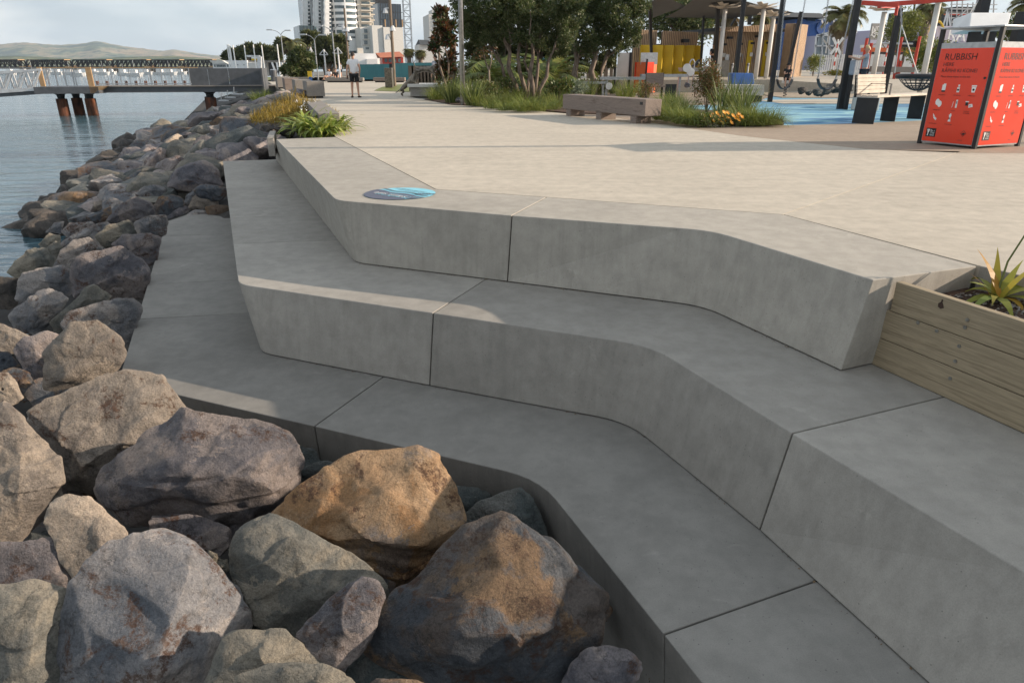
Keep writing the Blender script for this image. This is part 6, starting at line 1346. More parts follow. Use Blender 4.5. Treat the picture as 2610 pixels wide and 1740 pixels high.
# paving behind the bed, rubber surface, sand, raised pad
mb = MB(); mb.prism([(-3.4, 30), (1.3, 24), (7, 21), (40, 21), (60, 30), (60, 70), (-3.4, 40)], -.055, -.012); tag(mb.build('playground_paving', M['apron'], recalc=True), kind='structure')
def rubber():
    m = bpy.data.materials.new('blue_rubber'); nt, N, L, b = nodes_of(m); v = coords(nt, 'Object', (.28, .75, 1), (0, 0, R(12)))
    L.new(ramp(nt, noise_tex(nt, v, .8, 3, .5, 1.6), [(.40, (.06, .17, .31)), (.43, (.08, .22, .38)), (.47, (.10, .27, .42)), (.50, (.20, .40, .47)), (.56, (.24, .45, .50)), (.60, (.09, .25, .40))]), b.inputs['Base Color'])
    b.inputs['Roughness'].default_value = .9; bump(nt, b, noise_tex(nt, coords(nt), 90, 3), .3, .004); return m
M['rubber'] = rubber()
M['sand'] = mat('sand', (.36, .30, .23), (.27, .22, .165), 5, .95, .6, 40)
fr = [on2(1800, 288), on2(1960, 284), on2(2160, 275), on2(2352, 272) + Vector((3, -.2, 0))]
poly = [V3(p, 0) + Vector((.01, .01, 0)) for p in fr] + [Vector((26, 24, 0)), Vector((24, 31, 0)), G5(1000, 870), G4(1900, 955) + Vector((0, .5, 0)), G4(1650, 1030), G4(900, 1060), on2(1600, 268)]
mb = MB(); mb.prism([(p.x, p.y) for p in poly], -.03, -.002); tag(mb.build('rubber_surface', M['rubber'], recalc=True), kind='structure')
mb = MB(); mb.prism([(9.5, 25.2), (18, 25.2), (22, 30), (22, 31.5), (9.5, 28)], -.03, .006); tag(mb.build('path', M['plaza'], recalc=True), kind='structure')
PZ = .62
mb = MB(); mb.loft([Vector((2, 37, -.05)), Vector((13, 37, -.05)), Vector((17, 33.5, -.05)), Vector((60, 33.5, -.05)), Vector((60, 75, -.05)), Vector((2, 75, -.05))], [Vector((2, 37, PZ - .05)), Vector((13, 37, PZ - .02)), Vector((17, 34.5, PZ - .25)), Vector((60, 34.5, PZ - .25)), Vector((60, 75, PZ + .25)), Vector((2, 75, PZ + .25))]); tag(mb.build('raised_pavement', M['plaza'], recalc=True), kind='structure')
mb = MB(); mb.prism([(11.2, 30.0), (17.5, 29.5), (26, 31.5), (26, 34.5), (16.8, 34.5), (12, 37)], -.05, .02); tag(mb.build('sand', M['sand'], recalc=True), kind='structure')
# bed
bedf = [on2(975, 229), on2(1035, 241), on2(1130, 246), on2(1310, 261), on2(1420, 264), on2(1515, 270), on2(1690, 290.5), on2(1800, 287.5)]
bedb = [Vector((6.5, 17.2, 0)), Vector((6.0, 20.5, 0)), Vector((3.5, 25, 0)), Vector((2.8, 31, 0)), Vector((-3.4, 30.5, 0))]
mb = MB(); mb.prism([(p.x, p.y) for p in bedf + bedb], -.1, .03); tag(mb.build('planting_bed', M['soil'], recalc=True), kind='structure')
RND = random.Random(77)
def gp(u, v, dz=.03): return on(u, v, dz)
clump('fine_grass', gp(1112, 254), 420, .75, .012, (.7, 1.5), (.8, 2.2), .35, 'grass', 'fine arching olive grass at the pointed end of the planting bed', 'grass clump', 'grass clumps in the bed')
clump('flax', gp(1152, 262), 120, 1.15, .045, (1.0, 1.5), (.2, .9), .22, 'flax', 'tall strap-leaved flax beside the silver light pole', 'flax', 'flax clumps in the bed')
clump('flax', gp(1203, 269), 130, 1.05, .045, (1.0, 1.5), (.2, .9), .2, 'flax', 'second tall flax, at the paving edge just past the silver pole', 'flax', 'flax clumps in the bed')
for i, (u, v, h, n) in enumerate(((1255, 277, .5, 300), (1290, 282, .5, 320), (1330, 284, .55, 380), (1368, 283, .55, 380), (1300, 270, .6, 250), (1405, 279, .5, 300), (1385, 268, .5, 260))):
    clump('fine_grass', gp(u, v), n, h, .012, (.6, 1.5), (.9, 2.4), .28, 'grass', 'tuft of fine green grass along the edge of the bed below the multi-stemmed tree', 'grass clump', 'edge tufts below the multi-stemmed tree')
leafy_shrub('leafy_shrub', gp(1242, 262), (.6, .5, .42), 1500, .08, 'shrub', 'low dark leafy shrub between the flax and the multi-stemmed tree')
leafy_shrub('leafy_shrub', gp(1290, 258), (.65, .5, .42), 1500, .08, 'shrub', 'second low leafy shrub with yellowish leaves by the tree stems')
leafy_shrub('leafy_shrub', gp(1425, 268), (.5, .4, .42), 1000, .13, 'shrub', 'broad-leaved dark shrub right beside the tree stems on the bench side', aspect=.4)
for i, (u, v, h, n) in enumerate(((1128, 250, .9, 320), (1140, 246, .95, 260), (1172, 252, .9, 300), (1215, 256, .85, 300), (1262, 252, .8, 300), (1310, 260, .8, 300), (1392, 258, .85, 280), (1438, 252, .8, 280), (1225, 270, .6, 300), (1270, 270, .6, 300), (1342, 276, .65, 300), (1420, 272, .6, 260), (1350, 248, .7, 240))):
    clump('fine_grass', gp(u, v), n, h, .015, (.75, 1.5), (.5, 1.9), .32, 'flax' if i % 3 == 0 else 'grass', 'tall green grass in the thick middle band of the bed around the tree stems', 'grass clump', 'tall grasses around the tree stems')
leafy_shrub('silver_bush', gp(1463, 256), (.62, .5, .45), 1700, .16, 'silver', 'round silvery green bush behind the end of the timber beam bench', aspect=.16)
for i, (u, v, h, n, m_) in enumerate(((1500, 250, 1.0, 110, 'flax'), (1530, 245, .9, 90, 'flax'), (1560, 240, 1.0, 80, 'flax'), (1605, 248, .95, 140, 'grass'), (1640, 250, .9, 140, 'grass'), (1585, 252, .8, 140, 'grass'))):
    clump('flax', gp(u, v), n, h, .035 if m_ == 'flax' else .02, (.95, 1.5), (.3, 1.1), .22, m_, 'upright strap-leaved clump in the row behind the timber beam bench', 'flax', 'strap-leaved clumps behind the bench')
leafy_shrub('red_shrub', gp(1650, 258), (.5, .4, .36), 1200, .05, 'redshrub', 'small reddish shrub behind the near end of the timber beam bench')
for i, (u, v, h, n) in enumerate(((1692, 306, .75, 480), (1700, 285, .8, 420), (1722, 311, .6, 420), (1750, 316, .62, 480), (1778, 319, .55, 420), (1715, 268, .8, 300), (1740, 290, .8, 380))):
    clump('fine_grass', gp(u, v), n, h, .013, (.6, 1.5), (.9, 2.3), .28, 'grass', 'bright green arching grass between the beam bench and the orange flowers', 'grass clump', 'bright grasses past the bench')
leafy_shrub('red_leaved_shrub', gp(1800, 290), (.52, .45, .72), 3800, .06, 'redshrub', 'upright shrub with red and green leaves standing above the orange flowers', lumps=11)
for i, (u, v, h) in enumerate(((1868, 292, 1.25), (1895, 300, 1.1), (1840, 296, 1.1))):
    clump('flax', gp(u, v), 75, h, .035, (.9, 1.5), (.2, 1.0), .2, 'flax', ['tallest flax beside the red and green shrub', 'flax with wide arching blades, closest to the blue rubber', 'flax partly behind the red and green shrub'][i], 'flax', 'flax by the blue rubber')
for i, (u, v, h, n) in enumerate(((1905, 318, .6, 480), (1935, 318, .62, 480), (1960, 317, .55, 420), (1880, 308, .65, 380))):
    clump('fine_grass', gp(u, v), n, h, .012, (.5, 1.5), (.9, 2.4), .28, 'grass', 'fine bright grass at the tip of the bed next to the orange flowers', 'grass clump', 'fine grasses at the tip of the bed')
# orange daisies
fp = gp(1843, 322); t = thing('orange_daisies', 'patch of orange daisies low at the front edge of the bed', 'flowers', fp); mb = MB()
for _ in range(16): leaves_into(mb, fp + Vector((RND.uniform(-.55, .65), RND.uniform(-.05, .5), .1)), (.16, .16, .12), 70, .08, RND, aspect=.35)
mb.build('foliage', M['shrub'], t)
for (x, y) in ((1245, 1148), (1285, 1132), (1355, 1122), (1392, 1128), (1305, 1160), (1340, 1158), (1445, 1155), (1490, 1158), (1505, 1142), (1535, 1168), (1250, 1205), (1290, 1220), (1308, 1195), (1338, 1225), (1160, 1162), (1468, 1180), (1200, 1185), (1415, 1190), (1380, 1165), (1225, 1165), (1500, 1195), (1360, 1200), (1430, 1225), (1270, 1175)):
    u, v = C4((x, y)); c = far(u, v, fp.y + RND.uniform(0, .25)); mb = MB(); nn = Vector((.45, -.6, .66)); a = nn.cross(Vector((0, 0, 1))).normalized(); b = nn.cross(a)
    for k_ in range(9):
        th = k_ * .698; d = a * math.cos(th) + b * math.sin(th); s_ = nn.cross(d); mb.add([c, c + d * .035 + s_ * .013, c + d * .06 + nn * .008, c + d * .035 - s_ * .013], [(0, 1, 2, 3)])
    mb.build('flower', M['flower'], t)
# trees of the bed
random.seed(31)
def L3(pts, Y, sq=1.0):
    out = []
    for x, y, r in pts:
        Yk = Y + random.uniform(-.8, .8); c = F3(x, y, Yk); e = (F3(x + r, y, Yk) - c).length; out.append((c, (e, e * .95, e * .9)))
    return out
TY = 26.5
lu = L3([(430, 120, 120), (560, 60, 140), (520, 200, 120), (620, 210, 130), (700, 100, 150), (800, 60, 170), (760, 220, 110), (900, 120, 150), (1000, 60, 170), (1040, 220, 130), (1130, 150, 150), (1230, 100, 160), (1250, 260, 130), (1330, 160, 130), (1090, 390, 70), (1160, 400, 60), (620, 320, 70), (1300, 330, 90), (1210, 370, 80), (980, 250, 110), (480, 300, 70), (560, 330, 70), (700, 330, 70), (830, 300, 80), (900, 340, 70), (1010, 330, 80), (1200, 450, 60), (1290, 420, 70), (1350, 300, 90), (470, 220, 90), (480, -60, 150), (700, -120, 200), (950, -180, 220), (1200, -120, 200), (1350, 0, 150), (380, 30, 80)], TY)
bt = [F3(915, 825, TY), F3(985, 830, TY), F3(1030, 845, TY - .3), F3(1062, 840, TY - .1), F3(1045, 830, TY + .3)]; bt = [V3(p, .0) for p in bt]
tree('coast_tree', V3(F3(1000, 835, TY), 0), [(bt[0], F3(735, 130, TY - .2), .085), (bt[0] + Vector((.03, 0, 0)), F3(640, 330, TY + .2), .06), (bt[1], F3(895, 200, TY), .075), (bt[2], F3(1005, 200, TY - .3), .08), (bt[3], F3(1240, 300, TY), .07), (bt[4], F3(1085, 180, TY + .3), .06), (bt[1], F3(960, 300, TY + .4), .05)], lu, 56000, .10, 'tree', 'big multi-stemmed coastal tree with dark glossy leaves in the bed', aspect=.42, seed=11)
lu = L3([(1450, 120, 150), (1560, 60, 180), (1700, 100, 180), (1850, 70, 150), (1930, 130, 90), (1480, 260, 140), (1600, 250, 150), (1740, 260, 150), (1870, 250, 110), (1440, 390, 90), (1560, 380, 120), (1680, 390, 120), (1790, 400, 90), (1700, 480, 60), (1900, 350, 60), (1960, 40, 90), (1600, -80, 220), (1800, -100, 200), (1450, -60, 180)], 31)
tree('coast_tree', V3(F3(1480, 690, 31), 0), [(V3(F3(1400, 700, 31), 0), F3(1400, 300, 31), .13), (V3(F3(1550, 690, 31), 0), F3(1555, 250, 31), .13), (V3(F3(1550, 690, 31.3), 0), F3(1720, 250, 31.5), .09)], lu, 46000, .11, 'tree', 'dense dark green tree on two dark trunks, nearest the yellow panels', aspect=.45, seed=12)
lu = L3([(470, 260, 90), (600, 300, 110), (760, 330, 110), (900, 330, 110), (1000, 380, 110), (1130, 330, 120), (1290, 360, 120), (840, 180, 130), (1050, 120, 140), (680, 200, 120), (1300, 220, 120), (560, 400, 70), (1180, 470, 70), (480, 440, 75), (620, 470, 80), (740, 450, 80), (860, 460, 85), (980, 470, 80), (1090, 460, 80), (1270, 470, 85), (1380, 450, 85), (1500, 470, 85), (1620, 480, 80), (1700, 520, 60), (540, 540, 70), (680, 560, 70), (800, 560, 70), (930, 560, 70), (1040, 560, 70), (1180, 560, 70), (1330, 560, 75), (1450, 570, 70), (1580, 580, 65)], 35)
tree('backing_tree', V3(F3(900, 700, 35), 0), [(V3(F3(800, 700, 35), 0), F3(780, 300, 35), .12), (V3(F3(1100, 700, 35), 0), F3(1110, 300, 35), .12)], lu, 42000, .15, 'pohu', 'dark backing tree seen through the stems of the multi-stemmed tree', aspect=.5, seed=16)
for x, y, r, h in ((480, 640, 1.2, .8), (620, 620, 1.3, .9), (880, 640, 1.2, .8), (1010, 640, 1.1, .8), (1120, 600, 1.2, .9), (1290, 620, 1.1, .8)):
    leafy_shrub('backing_shrub', V3(F3(x, 700, 34), 0), (r, .8, h), 1500, .13, 'shrub', 'dark leafy shrub in the band of bushes behind the multi-stemmed tree', group='bushes behind the multi-stemmed tree', lumps=8)
lu = L3([(245, 110, 60), (215, 350, 62), (255, 250, 80), (185, 410, 50), (300, 330, 70), (300, 560, 80), (270, 640, 60), (335, 480, 50), (250, 180, 65), (330, 210, 60)], 29)
tree('magnolia', V3(F3(265, 720, 29), 0), [(V3(F3(265, 720, 29), 0), F3(250, 120, 29), .05), (V3(F3(275, 720, 29), 0), F3(300, 320, 29), .04)], lu, 2600, .22, 'magnolia', 'slender dark magnolia with rust red leaf undersides beside the silver pole', aspect=.42, shell=.15, seed=13)
p = V3(F3(745, 735, 31), 0); palm('nikau_palm', p, .35, 15, 3.1, 'low palm with long upright green fronds growing behind the multi-stemmed tree', 'nikau', .14, dead=False, seed=3, leaflet=.55)
p = V3(F3(1180, 700, 32), 0); palm('nikau_palm', p, .5, 13, 3.2, 'low palm with yellowish fronds seen between the tree stems and the boulder', 'nikau', .14, dead=False, seed=8, leaflet=.5)
st_ = thing('bare_tree', 'small pale forked tree trunk with few leaves before the low palm', 'tree', V3(F3(660, 745, 28.5), 0)); b = V3(F3(660, 745, 28.5), 0)
for pts, r in (([b, F3(655, 600, 28.5), F3(625, 520, 28.5), F3(605, 420, 28.5)], [.05, .04, .03, .015]), ([F3(655, 600, 28.5), F3(675, 520, 28.5), F3(680, 410, 28.5)], [.035, .028, .012])): mb = MB(); mb.tube(pts, r, 7); mb.build('trunk', M['palebark'], st_, smooth=True)
mb = MB(); [leaves_into(mb, F3(x, y, 28.5), (.25, .25, .2), 90, .09, RND) for x, y in ((600, 410), (640, 440), (690, 390), (560, 470))]; mb.build('crown', M['redshrub'], st_)
b = V3(F3(430, 740, 24.2), 0); t = thing('light_pole', 'tall silver light pole rising out of the planting bed', 'street lamp', b); mb = MB(); mb.tube([b, b + Vector((0, 0, 8.5))], [.082, .06], 14); mb.build('pole', M['galv'], t, smooth=True); mb = MB(); mb.bar(b + Vector((0, 0, 8.4)), b + Vector((-1.1, .1, 8.6)), .07); mb.box(b + Vector((-1.4, .1, 8.62)), (.7, .3, .1)); mb.build('lamp_head', M['galv'], t)
b = V3(F3(350, 705, 34), 0); t = thing('timber_post', 'stout timber post with a small teal plate behind the magnolia', 'post', b); mb = MB(); q = F3(345, 370, 34); mb.tube([b, q], .16, 10); mb.build('pole', M['polewood'], t); mb = MB(); mb.tube([q, q + Vector((0, 0, .5))], [.12, .08], 10); mb.build('plate', M['teal'], t)
def stone(px, py, Yk, r, m, label, conv=F3, sz=(1, .9, .85), base=None):
    c = conv(px, py, Yk); e = (conv(px + r, py, Yk) - c).length; me = loose_rock(int(px)); me.materials.append(RK[m]); o = bpy.data.objects.new('boulder', me); COL.objects.link(o); o.location = c; o.scale = (e * 2.1 * sz[0], e * 2 * sz[1], e * 2 * sz[2]); o.rotation_euler = (0, 0, px * .1); tag(o, label, 'boulder'); return o
stone(1205, 705, 31, 52, 1, 'rounded sunlit tan boulder behind the tree stems')
stone(400, 850, 25, 40, 4, 'pale boulder lying between the two flax clumps')
stone(1110, 880, 23.6, 30, 4, 'small flat stone at the foot of the multi-stemmed tree', sz=(1.6, 1, .5))
# paling wall behind the trees, mural panel, board sign
pf = thing('paling_fence', 'row of pale weathered boards seen between the tree trunks', 'fence', V3(F3(1400, 690, 40), 0))
x = 1130
i = 0
while x < 1740:
    w = 34 + (i * 7 % 15); a, b = F3(x, 700, 40), F3(x + w, 560 + (i * 13 % 30), 40); mb = MB(); mb.box(((a.x + b.x) / 2, 40 + (i % 2) * .04, b.z / 2 + .1), (b.x - a.x - .02, .05, b.z - .2 + .2)); mb.build('board', M['polewood' if i % 3 else 'offwhite'], pf); x += w + 8; i += 1
mw = thing('mural_wall', 'dark teal painted wall with pale dots behind the trees', 'wall', V3(F3(1200, 600, 41.5), 0)); a, b = F3(900, 600, 41.5), F3(1350, 490, 41.5); mb = MB(); mb.box(((a.x + b.x) / 2, 41.6, b.z / 2), (b.x - a.x, .15, b.z)); mb.build('panel', M['teal'], mw)
for i in range(14): c = F3(1245 + (i % 5) * 18, 520 + (i // 5) * 24, 41.5); mb = MB(); mb.disc(c + Vector((0, -.02, 0)), (0, -1, 0), .07, 8, .01); mb.build('dot', M['offwhite'], mw)
sb = thing('board_sign', 'big upright white board sign in a black frame by the slatted building', 'sign', V3(F4(345, 770, 36), 0)); a, b = F4(283, 775, 36), F4(412, 528, 36); mb = MB(); mb.box(((a.x + b.x) / 2, 36, (a.z + b.z) / 2), (b.x - a.x, .06, b.z - a.z)); mb.build('board', M['offwhite'], sb)
for x in (272, 421): mb = MB(); q = F4(x, 525, 36); mb.box((q.x, 36, q.z / 2), (.11, .12, q.z)); mb.build('post', M['steel_dark'], sb)

# ---- slatted amenities building
M['slat'] = mat('cedar_slats', (.52, .37, .245), (.43, .30, .195), 3, .75)
M['slatback'] = mat('dark_backing', (.13, .095, .07), None, 3, .9)
ab = thing('slatted_building', 'timber slatted toilet building with bright yellow doors', 'building', V3(F4(1600, 740, 45), PZ))
def slat_wall(parent, p0, p1, z0, z1a, z1b, pitch=.115, w=.062, d=.05, back=.12):
    p0, p1 = V3(p0, 0), V3(p1, 0); dv = p1 - p0; L_ = dv.length; u = dv / L_; n = Vector((u.y, -u.x, 0)); k_ = int(L_ / pitch)
    mb = MB(); mb.loft([V3(p0, z0), V3(p1, z0), V3(p1, z0) - n * back, V3(p0, z0) - n * back], [V3(p0, z1a - .02), V3(p1, z1b - .02), V3(p1, z1b - .02) - n * back, V3(p0, z1a - .02) - n * back]); mb.build('wall', M['slatback'], parent, recalc=True)
    mb = MB()
    for i in range(k_):
        t = (i + .5) / k_; c = p0 + dv * t + n * d / 2; z1 = z1a + (z1b - z1a) * t; mb.box((c.x, c.y, (z0 + z1) / 2), (w, d, z1 - z0), math.atan2(u.y, u.x))
    mb.build('slats', M['slat'], parent)['kind'] = 'stuff'
BYk = 45
a, b = F4(1170, 740, BYk), F4(1905, 740, BYk)
slat_wall(ab, a, b, PZ, F4(1180, 330, BYk).z, F4(1900, 305, BYk).z)
a2, b2_ = F4(1182, 345, BYk - .75), F4(1915, 310, BYk - .75)
slat_wall(ab, a2, b2_, (F4(1182, 342, BYk - .75).z + F4(1900, 302, BYk - .75).z) / 2, F4(1182, 287, BYk - .75).z, F4(1915, 235, BYk - .75).z)
mb = MB(); zt5 = F4(1182, 335, BYk - .7).z; mb.box(((a.x + b.x) / 2, BYk + 1.6, zt5 + .2), (b.x - a.x, 4.5, .18)); mb.build('roof', M['darkroof'], ab)
c1, c2 = F4(1930, 745, BYk - 2.2), F4(2275, 745, BYk + 1.0)
slat_wall(ab, F4(1900, 740, BYk - 1), c1, PZ, F4(1900, 235, BYk - 1).z, F4(1930, 232, BYk - 2).z); slat_wall(ab, c1, c2, PZ, F4(1950, 232, BYk - 2.2).z, F4(2275, 240, BYk + 1).z)
for x0, x1, y0 in ((1258, 1300, 420), (1428, 1492, 414), (1548, 1640, 406), (1732, 1812, 400)):
    p, q = F4(x0, 735, BYk - .1), F4(x1, y0, BYk - .1); mb = MB(); mb.box(((p.x + q.x) / 2, BYk - .1, (PZ + q.z) / 2), (q.x - p.x, .06, q.z - PZ)); dr = mb.build('door', M['yellow'], ab, bevel=.01)
    xm = (p.x + q.x) / 2 + .12; mb = MB(); mb.box((xm, BYk - .14, PZ + (q.z - PZ) * .62), (.2, .012, .22)); mb.build('sign', M['offwhite'], dr); mb = MB(); mb.box((xm, BYk - .14, q.z - .16), (.28, .012, .12)); mb.build('sign', M['black'], dr); mb = MB(); mb.bar((xm + .2, BYk - .16, PZ + .8), (xm + .2, BYk - .16, PZ + 1.3), .03); mb.build('handle', M['galv'], dr)
for x, y in ((1370, 383), (1690, 365)): mb = MB(); c = F4(x, y, BYk - .1); mb.box(c, (.32, .2, .12)); mb.build('lamp', M['steel_dark'], ab)
ft = thing('drinking_station', 'grey concrete hand basin block beside the yellow doors', 'basin', V3(F4(1370, 740, 43.5), PZ)); p, q = F4(1325, 740, 43.5), F4(1415, 605, 43.5); mb = MB(); mb.box(((p.x + q.x) / 2, 43.8, (PZ + q.z) / 2), (q.x - p.x, .5, q.z - PZ)); mb.build('body', M['rim'], ft, bevel=.02); mb = MB(); mb.box(((p.x + q.x) / 2 + .1, 43.8, q.z + .17), (.22, .12, .3)); mb.build('tap', M['galv'], ft)
for x, i in ((1433, 0), (1590, 1)): c = F4(x, 700, 42.5); t = thing('bollard', ['slim steel bollard before the first yellow door', 'slim steel bollard before the middle yellow door'][i], 'bollard', V3(c, PZ - .03), 'steel bollards'); mb = MB(); mb.tube([V3(c, PZ - .03), V3(c, F4(x, 632, 42.5).z)], .06, 10); mb.build('post', M['galv'], t); mb = MB(); mb.tube([V3(c, F4(x, 655, 42.5).z), V3(c, F4(x, 648, 42.5).z)], .1, 10); mb.build('collar', M['steel_dark'], t)
cb = thing('changing_block', 'lower slatted building above a folded bright yellow panel wall', 'building', V3(F4(820, 720, 44), PZ))
slat_wall(cb, F4(715, 470, 44), F4(1112, 470, 44), F4(900, 460, 44).z, F4(715, 312, 44).z, F4(1112, 320, 44).z); slat_wall(cb, F4(440, 470, 44.6), F4(692, 470, 44.6), PZ, F4(440, 300, 44.6).z, F4(692, 308, 44.6).z)
mb = MB(); p, q = F4(715, 455, 44.3), F4(1112, 455, 44.3); mb.box(((p.x + q.x) / 2, 46, p.z), (q.x - p.x, 3.4, .15)); mb.build('ceiling', M['darkroof'], cb); mb = MB(); mb.box(((p.x + q.x) / 2, 45.6, (PZ + p.z) / 2), (q.x - p.x, .1, p.z - PZ)); mb.build('wall', M['slatback'], cb)
ed = [478, 500, 592, 615, 715, 750, 835, 867, 945, 985, 1063, 1100, 1166]
zl = PZ + .12
for i in range(len(ed) - 1):
    Ya, Yb_ = (43.65, 44.0) if i % 2 == 0 else (44.0, 43.65)
    p, q = F4(ed[i], 460, Ya), F4(ed[i + 1], 460, Yb_); zt6 = F4(800, 452, 43.6).z; dv = (V3(q, 0) - V3(p, 0)).normalized(); n = Vector((-dv.y, dv.x, 0)) * .04
    mb = MB(); mb.loft([V3(p, zl), V3(q, zl), V3(q, zl) + n, V3(p, zl) + n], [V3(p, zt6), V3(q, zt6), V3(q, zt6) + n, V3(p, zt6) + n]); mb.build('yellow_panel', M['yellow'], cb, recalc=True)
mb = MB(); mb.box(F4(970, 408, 43.8), (.4, .3, .18)); mb.build('lamp', M['steel_dark'], cb)
ab.rotation_euler.z = R(17); cb.rotation_euler.z = R(16)
# dark trees behind the buildings
lu = [(F4(x, y, 54), (r, r, r * .8)) for x, y, r in ((560, 200, 1.6), (700, 230, 1.8), (830, 240, 1.7), (960, 230, 1.8), (1080, 210, 1.8), (1150, 280, 1.5), (760, 120, 1.5), (1000, 110, 1.5), (1250, 150, 1.0))]
tree('dark_tree', V3(F4(850, 700, 54), PZ), [(V3(F4(850, 700, 54), PZ), F4(850, 220, 54), .25)], lu, 6000, .3, 'tree', 'dark mass of foliage of a tree behind the slatted buildings', seed=15)
for x, y, r, s_, lab in ((1045, 200, 300, 5, 'palm with arching fronds behind the lower slatted building'), (900, 30, 260, 6, 'taller palm rising behind the grey shade sail'), (1420, 150, 240, 7, 'palm seen between the white columns above the slatted building'), (1720, 200, 120, 9, 'small palm top just above the slatted roof')):
    c = F4(x, y, 56); palm('garden_palm', Vector((c.x, 56, PZ)), c.z - PZ, 22, (F4(x + r, y, 56) - c).length * 1.1, lab, 'palm', .2, 'palms behind the slatted buildings', seed=s_, leaflet=.6, bark='palebark')
# shade sails on leaning dark poles
def sail(label, cs, sag=.5):
    cs = [Vector(c) for c in cs]; n = 12; mb = MB(); cen = sum(cs, Vector()) / 4; g_ = []
    for j in range(n + 1):
        for i in range(n + 1):
            s_, t_ = i / n, j / n; p = cs[0].lerp(cs[1], s_).lerp(cs[3].lerp(cs[2], s_), t_); e = 4 * max(abs(s_ - .5), abs(t_ - .5)) - 1
            k_ = .10 * max(0, 1 - min(1, (1 - 2 * max(abs(s_ - .5), abs(t_ - .5))) * 2)) * math.sin(math.pi * (s_ if abs(t_ - .5) > abs(s_ - .5) else t_))
            p = p.lerp(cen, k_); g_.append(p)
    mb.add(g_ + [p + Vector((0, 0, .012)) for p in g_], [(j * (n + 1) + i, j * (n + 1) + i + 1, (j + 1) * (n + 1) + i + 1, (j + 1) * (n + 1) + i) for j in range(n) for i in range(n)])
    return tag(mb.build('shade_sail', M['sail'], smooth=True, center=True), label, 'shade sail')
M['sail'] = mat('grey_mesh_fabric', (.115, .117, .122), (.098, .10, .105), 3, .85)
sail('smaller dark grey shade sail beside the dense tree', [F4(700, -90, 33), F4(618, 30, 38), F4(640, 185, 42), F4(985, 70, 40)])
sail('wide dark grey shade sail stretched over the slatted buildings', [F4(760, 178, 43), F4(1340, 195, 47), F4(2065, 130, 43), F4(1150, -120, 33)])
def post(label, a, b, r, cat='pole', m='steel_dark', group='dark poles of the playground', sq=True):
    a, b = Vector(a), Vector(b); mb = MB(); (mb.bar(a, b, r * 2, r * 2, up=(0, 1, 0)) if sq else mb.tube([a, b], r, 10)); return tag(mb.build('pole', M[m], center=True), label, cat, group)
post('thin dark sail post beside the dense tree, before the yellow panels', V3(F4(640, 720, 40), PZ), F4(612, 20, 38), .07)
post('dark pole right behind the man in black', V3(F4(1268, 740, 40), PZ), F4(1300, -60, 39), .09)
post('slim steel sail post behind the gap between the slatted buildings', V3(F4(1120, 720, 43), PZ), F4(1152, 160, 43), .06)
post('leaning dark sail post between two white columns', F4(1420, 260, 50), F4(1535, 80, 50), .06); post('dark sail post stub above the slatted roof', F4(1605, 250, 50), F4(1622, 100, 50), .1)
# white columns with splintered timber tops
def col(label, x0, y0, x1, y1, Y, tw, base, conv=F4):
    p, q = conv(x1, y1, Y), conv(x0, y0, Y); b = V3(q, base); t = thing('white_column', label, 'column', b, 'white columns with timber tops'); mb = MB(); mb.tube([b, q], .11, 14); mb.build('column', M['offwhite'], t, smooth=True)
    W_ = (conv(x0 + tw * .85, y0, Y) - q).length
    for i in range(14):
        an = i * .449; L_ = W_ * (.75 + .25 * ((i * 7) % 5) / 4); d = Vector((math.cos(an), math.sin(an), 0)); mb = MB(); mb.bar(q + Vector((0, 0, .06 + .02 * (i % 3))), q + d * L_ + Vector((0, 0, .1 + .06 * ((i * 3) % 4))), .02, .24, up=Vector((-d.y, d.x, .15))); mb.build('board', M['slatwood'], t)
col('white column nearest the man in black, with a splintered timber top', 1365, 95, 1290, 790, 38, 190, .55)
col('white column before the yellow doors, with a timber top', 1752, 95, 1675, 790, 38, 190, .55)
col('shorter white column next to the swing frame, with a timber top', 1850, 175, 1775, 790, 39, 190, .3)
col('white column beyond the blond child, with a dry timber top', 960, 120, 870, 690, 34, 190, .2, F5)
col('white column beside the rubbish bin, reaching the red beam', 1500, 20, 1360, 740, 30, 190, .0, F5)
# the man in black and the child
person('man in a black T-shirt, shorts and sun hat with folded arms by the slatted building', V3(F4(1228, 765, 42.0), F4(1228, 768, 42.0).z), R(185), 1.0, dict(elL=(-.24, .08, 1.16), wrL=(.04, .2, 1.18), elR=(.24, .08, 1.16), wrR=(-.04, .22, 1.15), anL=(-.16, .0, .08), toL=(-.2, .15, .03), anR=(.14, .0, .08), toR=(.18, .15, .03)), 'blackcloth', 'blackcloth', hat='steel_grey', shortlen=.9)
KID = {k: tuple(x * .62 for x in v) for k, v in SIT.items()}
SITK = dict(SIT); SITK.update(knL=(-.12, .38, .02), anL=(-.11, .46, -.38), toL=(-.12, .6, -.42), knR=(.12, .38, .02), anR=(.11, .46, -.38), toR=(.12, .6, -.42), pelvis=(0, 0, .0), hipL=(-.09, .05, 0), hipR=(.09, .05, 0), chest=(0, -.03, .36), neck=(0, -.03, .54), chin=(0, -.01, .63), head=(0, 0, .725), top=(0, -.02, .80), shL=(-.16, -.03, .49), elL=(-.2, .1, .27), wrL=(-.1, .3, .3), shR=(.16, -.03, .49), elR=(.2, .1, .27), wrR=(.1, .3, .3))
ck = F4(1985, 790, 31.0); person('small child in black clothes and sun hat riding a rocker by the sand', ck, R(165), .72, SITK, 'blackcloth', 'blackcloth', hat='blackcloth')
